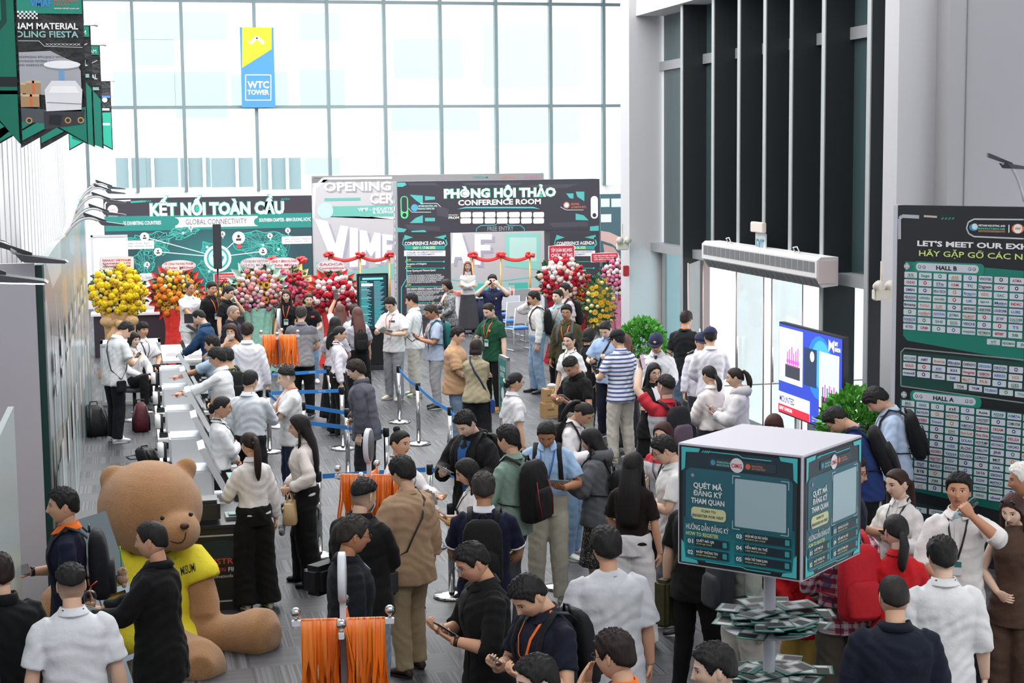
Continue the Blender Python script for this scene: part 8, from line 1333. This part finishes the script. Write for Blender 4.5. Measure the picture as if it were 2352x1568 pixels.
P('p80', 1964, 1045, 1.76, 100, 'm', 'short:'+BK, 'tee:222c4c', TR, '1a1a1a', 'bent', 'down', 'man in dark navy tee and glasses facing the woman in white', wear=['glasses'])
P('p81', 2057, 1075, 1.62, 210, 'f', 'lowpony:3c241c:.42', 'blouse:f0eeec', TR, '1a1a1a', 'phone', 'front', 'woman in white shirt with brown ponytail glancing aside near the logo board', wear=[BL], turn=18)
P('p82', 2057, 1178, 1.64, 345, 'f', 'lowpony:'+BK+':.20', 'blouse:cc1c24:long', 'skirt:c41a22:.1', 'c8a060', 'front', 'front', 'woman in red dress with black hair tied low, seen from behind')
P('p83', 2203, 1084, 1.76, 182, 'm', 'short:'+BK, 'rshirt:f2f0ee', TR, '1a1a1a', 'drink', 'front', 'young man in band-collar white shirt drinking from a bottle', wear=[('lanyard', '1c1c20')], nod=-4, skin='d29a78')
P('p84', 2345, 1062, 1.72, 262, 'm', 'short:d4d2ce', 'shirt:b0a8a0', TR, '1a1a1a', 'down', 'down', 'elderly man with white hair at the frame edge', skin='c08c6c')
P('p85', 2322, 1135, 1.64, 200, 'f', 'long:4a2c20:.32', 'vest:5a463a:long', 'wide:5a463a', 'a8917c', 'down', 'front', 'woman in brown vest suit with sunglasses on her head', wear=['sunglasses'], nod=20)
P('p86', 2163, 1230, 1.72, 345, 'm', 'short:'+BK, 'rshirt:f0f2f4', 'straight:24262a', '1a1a1a', 'down', 'down', 'man seen from behind in white shirt with black lanyard, beside the navy suit', w=1.06, wear=[('lanyard', '1c1c20', '-')])
P('p87', 2052, 1315, 1.74, 350, 'm', 'buzz:2a2422', 'blazer:20293e:in=b8c8e8', TR, '1a1a1a', 'down', 'down', 'man in navy suit with a thinning crown seen from behind, bottom edge', w=1.12)
P('p88', 1777, 950, 1.62, 190, 'f', 'bang:4a2620:.12', 'tee:e8e0e0', TR, '1a1a1a', 'front', 'front', 'woman whose auburn fringe just shows above the cube sign')
P('p89', 1720, 1150, 1.64, 60, 'f', 'bob:'+BK+':.1', 'blouse:b9c0b4', 'straight:e4e0d4', 'e8e8e8', 'bent', 'down', 'person in sage top and cream trousers behind the leaflet shelves', wear=[('watch', 1, '1a1a1e')])
P('p90', 1850, 1160, 1.58, 200, 'f', 'tied:'+BK, 'blouse:cc1a22:long', 'wide:cfae5c', 'c8a060', 'front', 'front', 'woman in long red dress over gold silk trousers behind the cube sign')
P('p91', 143, 1119, 1.76, 272, 'm', 'short:'+BK, 'polo:222848:col=ff7a2a', TR, '1a1a1a', 'down', 'bent', 'man in navy polo with orange collar holding out a phone in front of the bear', wear=[('watch', 1), ('logo', .08, 1.3, .05, .02, 'e85a50')], nod=0)
P('p92', 161, 1293, 1.72, 356, 'm', 'fade:'+BK, 'sshirt:eef2f8', TR+':belt', '1a1a1a', 'down', 'down', 'man with cropped hair in white short-sleeved shirt seen from behind, bottom edge', wear=[('lanyard', '1c1c20', '-')], w=1.07)
P('p93', 343, 1196, 1.72, 285, 'm', 'neat:'+BK, 'blazer:17181b:in=b0c8ec,long', 'straight:a0937c', '1a1a1a', 'give', 'give', 'man in black jacket and khaki trousers holding leaflets in front of the bear', nod=4, w=1.07)
P('p94', -8, 1268, 1.72, 345, 'm', 'short:'+HB, 'jacket:1a1c1f', TR, '1a1a1a', 'down', 'down', 'man in black jacket partly hidden by the nearest printed board', w=1.07)
for k_, l_ in (('p10', 'stool with round chrome base under the seated young staff man'), ('p11', 'stool with round chrome base under the half hidden seated person')): stool(PEOPLE[k_].loc, .555*PEOPLE[k_].s, l_)
# carried things
B = backpack
B('p15', '1c1d20', 'black backpack on the man in the olive T-shirt'); B('p24', '1f2124', 'small black leather backpack on the long brown-haired woman', w=.12, d=.10, z0=1.0, z1=1.32); B('p30', '1f6a6c', 'teal backpack on the man in the pale blue shirt'); B('p38', '17181b', 'black backpack on the man telephoning in light jeans'); B('p40', '17181b', 'large black backpack near the roses, worn by the person behind the teal shirt'); B('p41', '5a5a58', 'grey backpack straps and bag on the man in the olive shirt')
B('p55', '2e2f36', 'dark backpack with mauve side on the man filming', '6a5a6a'); B('p57', '2e2f33', 'backpack on the man with earbuds') if False else None
B('p59', '1b1c1f', 'black backpack worn over the grey hoodie', w=.12, d=.11, z0=.98, z1=1.3); B('p60', '1b1c1f', 'black backpack on the woman with the red phone'); B('p61', '1b1c1f', 'black backpack on the man in sky blue shirt reading a card'); B('p62', '17181b', 'big black sports backpack with red piping over the sage shirt', w=.17, d=.17, z0=.93, z1=1.44, trim='b8283a'); B('p63', '141416', 'black backpack of the tall man in the black jacket'); B('p69', '1b1c1e', 'plain black backpack on the navy polo seen from behind', z0=.95); B('p71', '1d1f24', 'black backpack on the man with the handheld device', z0=1.0)
B('p77', 'c8202e', 'bright red backpack on the plaid shirt', 'c4202c', z0=.93, z1=1.42, d=.15); B('p78', '1b1c1f', 'black backpack on the deeply bowed man'); B('p79', '16171a', 'ruffled black backpack on the pale blue shirt', w=.17); r_ = B('p91', '20222a', 'black backpack with a small plush dog keyring', w=.16, d=.15, z0=.96); B('p89', '3a3c40', 'dark grey backpack by the leaflet shelves', z0=.95)
def charm():
    s = PEOPLE['p91']; r = empty('plush_keyring', s.loc, s.rz, 'beige plush dog hanging from the black backpack by a green clip', 'keyring'); m = MB(); m.smooth = True
    for c, q in (((.02, -.36, 1.14), .035), ((.02, -.36, 1.09), .042), ((-.01, -.37, 1.05), .018), ((.05, -.37, 1.05), .018), ((.0, -.37, 1.165), .014), ((.045, -.375, 1.145), .02)): m.ball(c, q, 8)
    m.build('plush_body', mat('c8a07c', .95, kind='plush'), r); m = MB(); m.tube([(.02, -.355, 1.18), (.03, -.355, 1.24), (.0, -.352, 1.30), (.02, -.35, 1.33)], .005, 6); m.build('clip', mat('4ac85a', .4), r)
charm()
crossbody('p12', '1c1d20', 'thin black crossbody strap and pouch on the man in white polo', 1, (.07, .03, .14), drop=.9); crossbody('p29', '3a3c42', 'thin dark crossbody strap on the man in cream cargo trousers', -1, None); crossbody('p36', '26324a', 'navy crossbody bag on the woman in khaki T-shirt', 1, (.05, .03, .16), drop=.85, bcol='2a4a90'); crossbody('p44', '1c1d20', 'black crossbody bag across the sky blue shirt', 1, (.10, .05, .14), drop=.95)
crossbody('p66', '3a3836', 'dark grey crossbody bag with teal edge on the tan top', -1, (.13, .06, .18), drop=.92, bcol='3c3e42'); crossbody('p67', '1e1f21', 'wide black sling bag of the heavy man in black', -1, (.18, .09, .20), drop=1.12, bcol='242528'); crossbody('p76', '4a4a2c', 'olive crossbody bag hanging beside the cube sign', -1, (.08, .06, .34), drop=.95, bcol='4c4a30')
H = held
H('p12', 1, 'smartphone', 'phone held by the bowed man in white polo'); H('p13', 1, 'smartphone', 'black phone at the ear of the light blue shirt'); H('p20', -1, 'smartphone', 'phone in a pale case held up by the ponytail woman', scr='7fb8b0', col='e8c8b8', lit=.2); H('p25', -1, 'smartphone', 'phone lifted by the brown-haired woman at the back'); H('p30', 1, 'leaflets', 'folded leaflets in the hands of the pale blue shirt', n=2); H('p28', -1, 'leaflets', 'open white leaflet read by the young man in white', n=3)
H('p31', 1, 'smartphone', 'phone held by the woman in plaid blazer', col='a88060'); H('p33', 1, 'smartphone', 'dark phone raised by the navy polo man', col='20243a'); H('p34', 1, 'leaflets', 'dark leaflets held by the green polo man', n=4); H('p38', 1, 'smartphone', 'phone at the ear of the man in light jeans'); H('p43', -1, 'smartphone', 'phone in the hands of the black polo man', col='9aa0a8'); H('p44', 1, 'smartphone', 'dark phone held by the sky blue shirt'); H('p46', -1, 'tablet', 'dark wallet folder in the hands of the striped polo'); H('p53', -1, 'smartphone', 'phone held by the woman in the pale hoodie', col='b090a8'); H('p55', -1, 'smartphone', 'phone lifted high by the man in red and grey', scr='c8b8c8', lit=.3)
H('p57', -1, 'smartphone', 'phone of the man with earbuds'); H('p59', -1, 'smartphone', 'phone in the hands of the grey hoodie woman'); H('p60', 1, 'smartphone', 'red phone held by the bowed woman', col='c8302c'); H('p61', -1, 'leaflets', 'small card read by the man in sky blue', n=1); H('p63', 1, 'leaflets', 'papers held by the tall man in black jacket', n=3); H('p64', -1, 'smartphone', 'white phone held by the woman with the gold watch', col='d8d0d8'); H('p65', 1, 'leaflets', 'black leaflets with white print offered by the top bun woman', n=3); H('p70', -1, 'smartphone', 'phone with lit top typed on by the black shirt man', scr='a8c8c8', lit=.2); H('p71', 1, 'smartphone', 'grey handheld device of the navy polo with orange lanyard', col='6a6e72')
H('p81', -1, 'smartphone', 'dark phone of the woman with the brown ponytail'); H('p83', -1, 'water_bottle', 'clear water bottle tipped up by the drinking man'); H('p89', -1, 'leaflets', 'long printed leaflet held near the pole', n=2); H('p91', 1, 'smartphone', 'dark phone held out by the man with the orange collar'); H('p93', -1, 'leaflets', 'fan of green leaflets held by the black jacket man', n=5); H('p17', 1, 'leaflets', 'papers passed between the two men in white', n=2)
H('p21', -1, 'handbag', 'beige handbag with grey plush charm on the long-haired woman', charm=1, drop=.12); H('p58', -1, 'handbag', 'large black handbag beside the wide white trousers', col='22282c', size=(.17, .08, .15), drop=.2, dx=-.02); H('p31', -1, 'handbag', 'black draped bag of the plaid blazer woman', col='1c1d1f', size=(.12, .06, .16)); H('p83', 1, 'handbag', 'white plastic bag by the drinking man', col='e4e6e8', size=(.11, .07, .10), drop=.16); H('p32', 1, 'handbag', 'small pink bag beside the woman inside the portal', col='e8b0a8', size=(.1, .05, .09)) if False else None
s = PEOPLE['p93']; M = s.W @ s.handM[-1]; c = M.translation; r = empty('drink_cup', c+Vector((-.02, .06, .03)), 0, 'clear iced drink cup with a red straw above the green leaflets', 'cup'); m = MB(); m.lathe([(.001, 0), (.028, 0), (.042, .10), (.044, .105), (.035, .13), (.012, .145), (.001, .145)], 20); m.build('cup_body', mat_glass('e8dcd0', .4), r); m = MB(); m.lathe([(.001, .003), (.026, .003), (.036, .06), (.001, .06)], 18); m.build('iced_coffee', mat('b89478', .3), r); m = MB(); m.tube([(0, 0, .01), (.01, 0, .17), (.05, 0, .20)], .004, 6); m.build('straw', mat('d8302c', .4), r)
m = MB(); P_ = [c+Vector(v) for v in ((.0, -.02, .0), (-.03, -.03, -.15), (-.02, -.04, -.32), (.05, -.04, -.36), (.10, -.04, -.24), (.04, -.03, -.1), (.01, -.02, 0))]; m.tube(P_, .010, 8, flat=.2); tag(m.build('lanyard', mat('ff7a2a', .4)), 'orange lanyard dangling from the hands of the black jacket man', 'lanyard')
finish_garments()
make_texts()
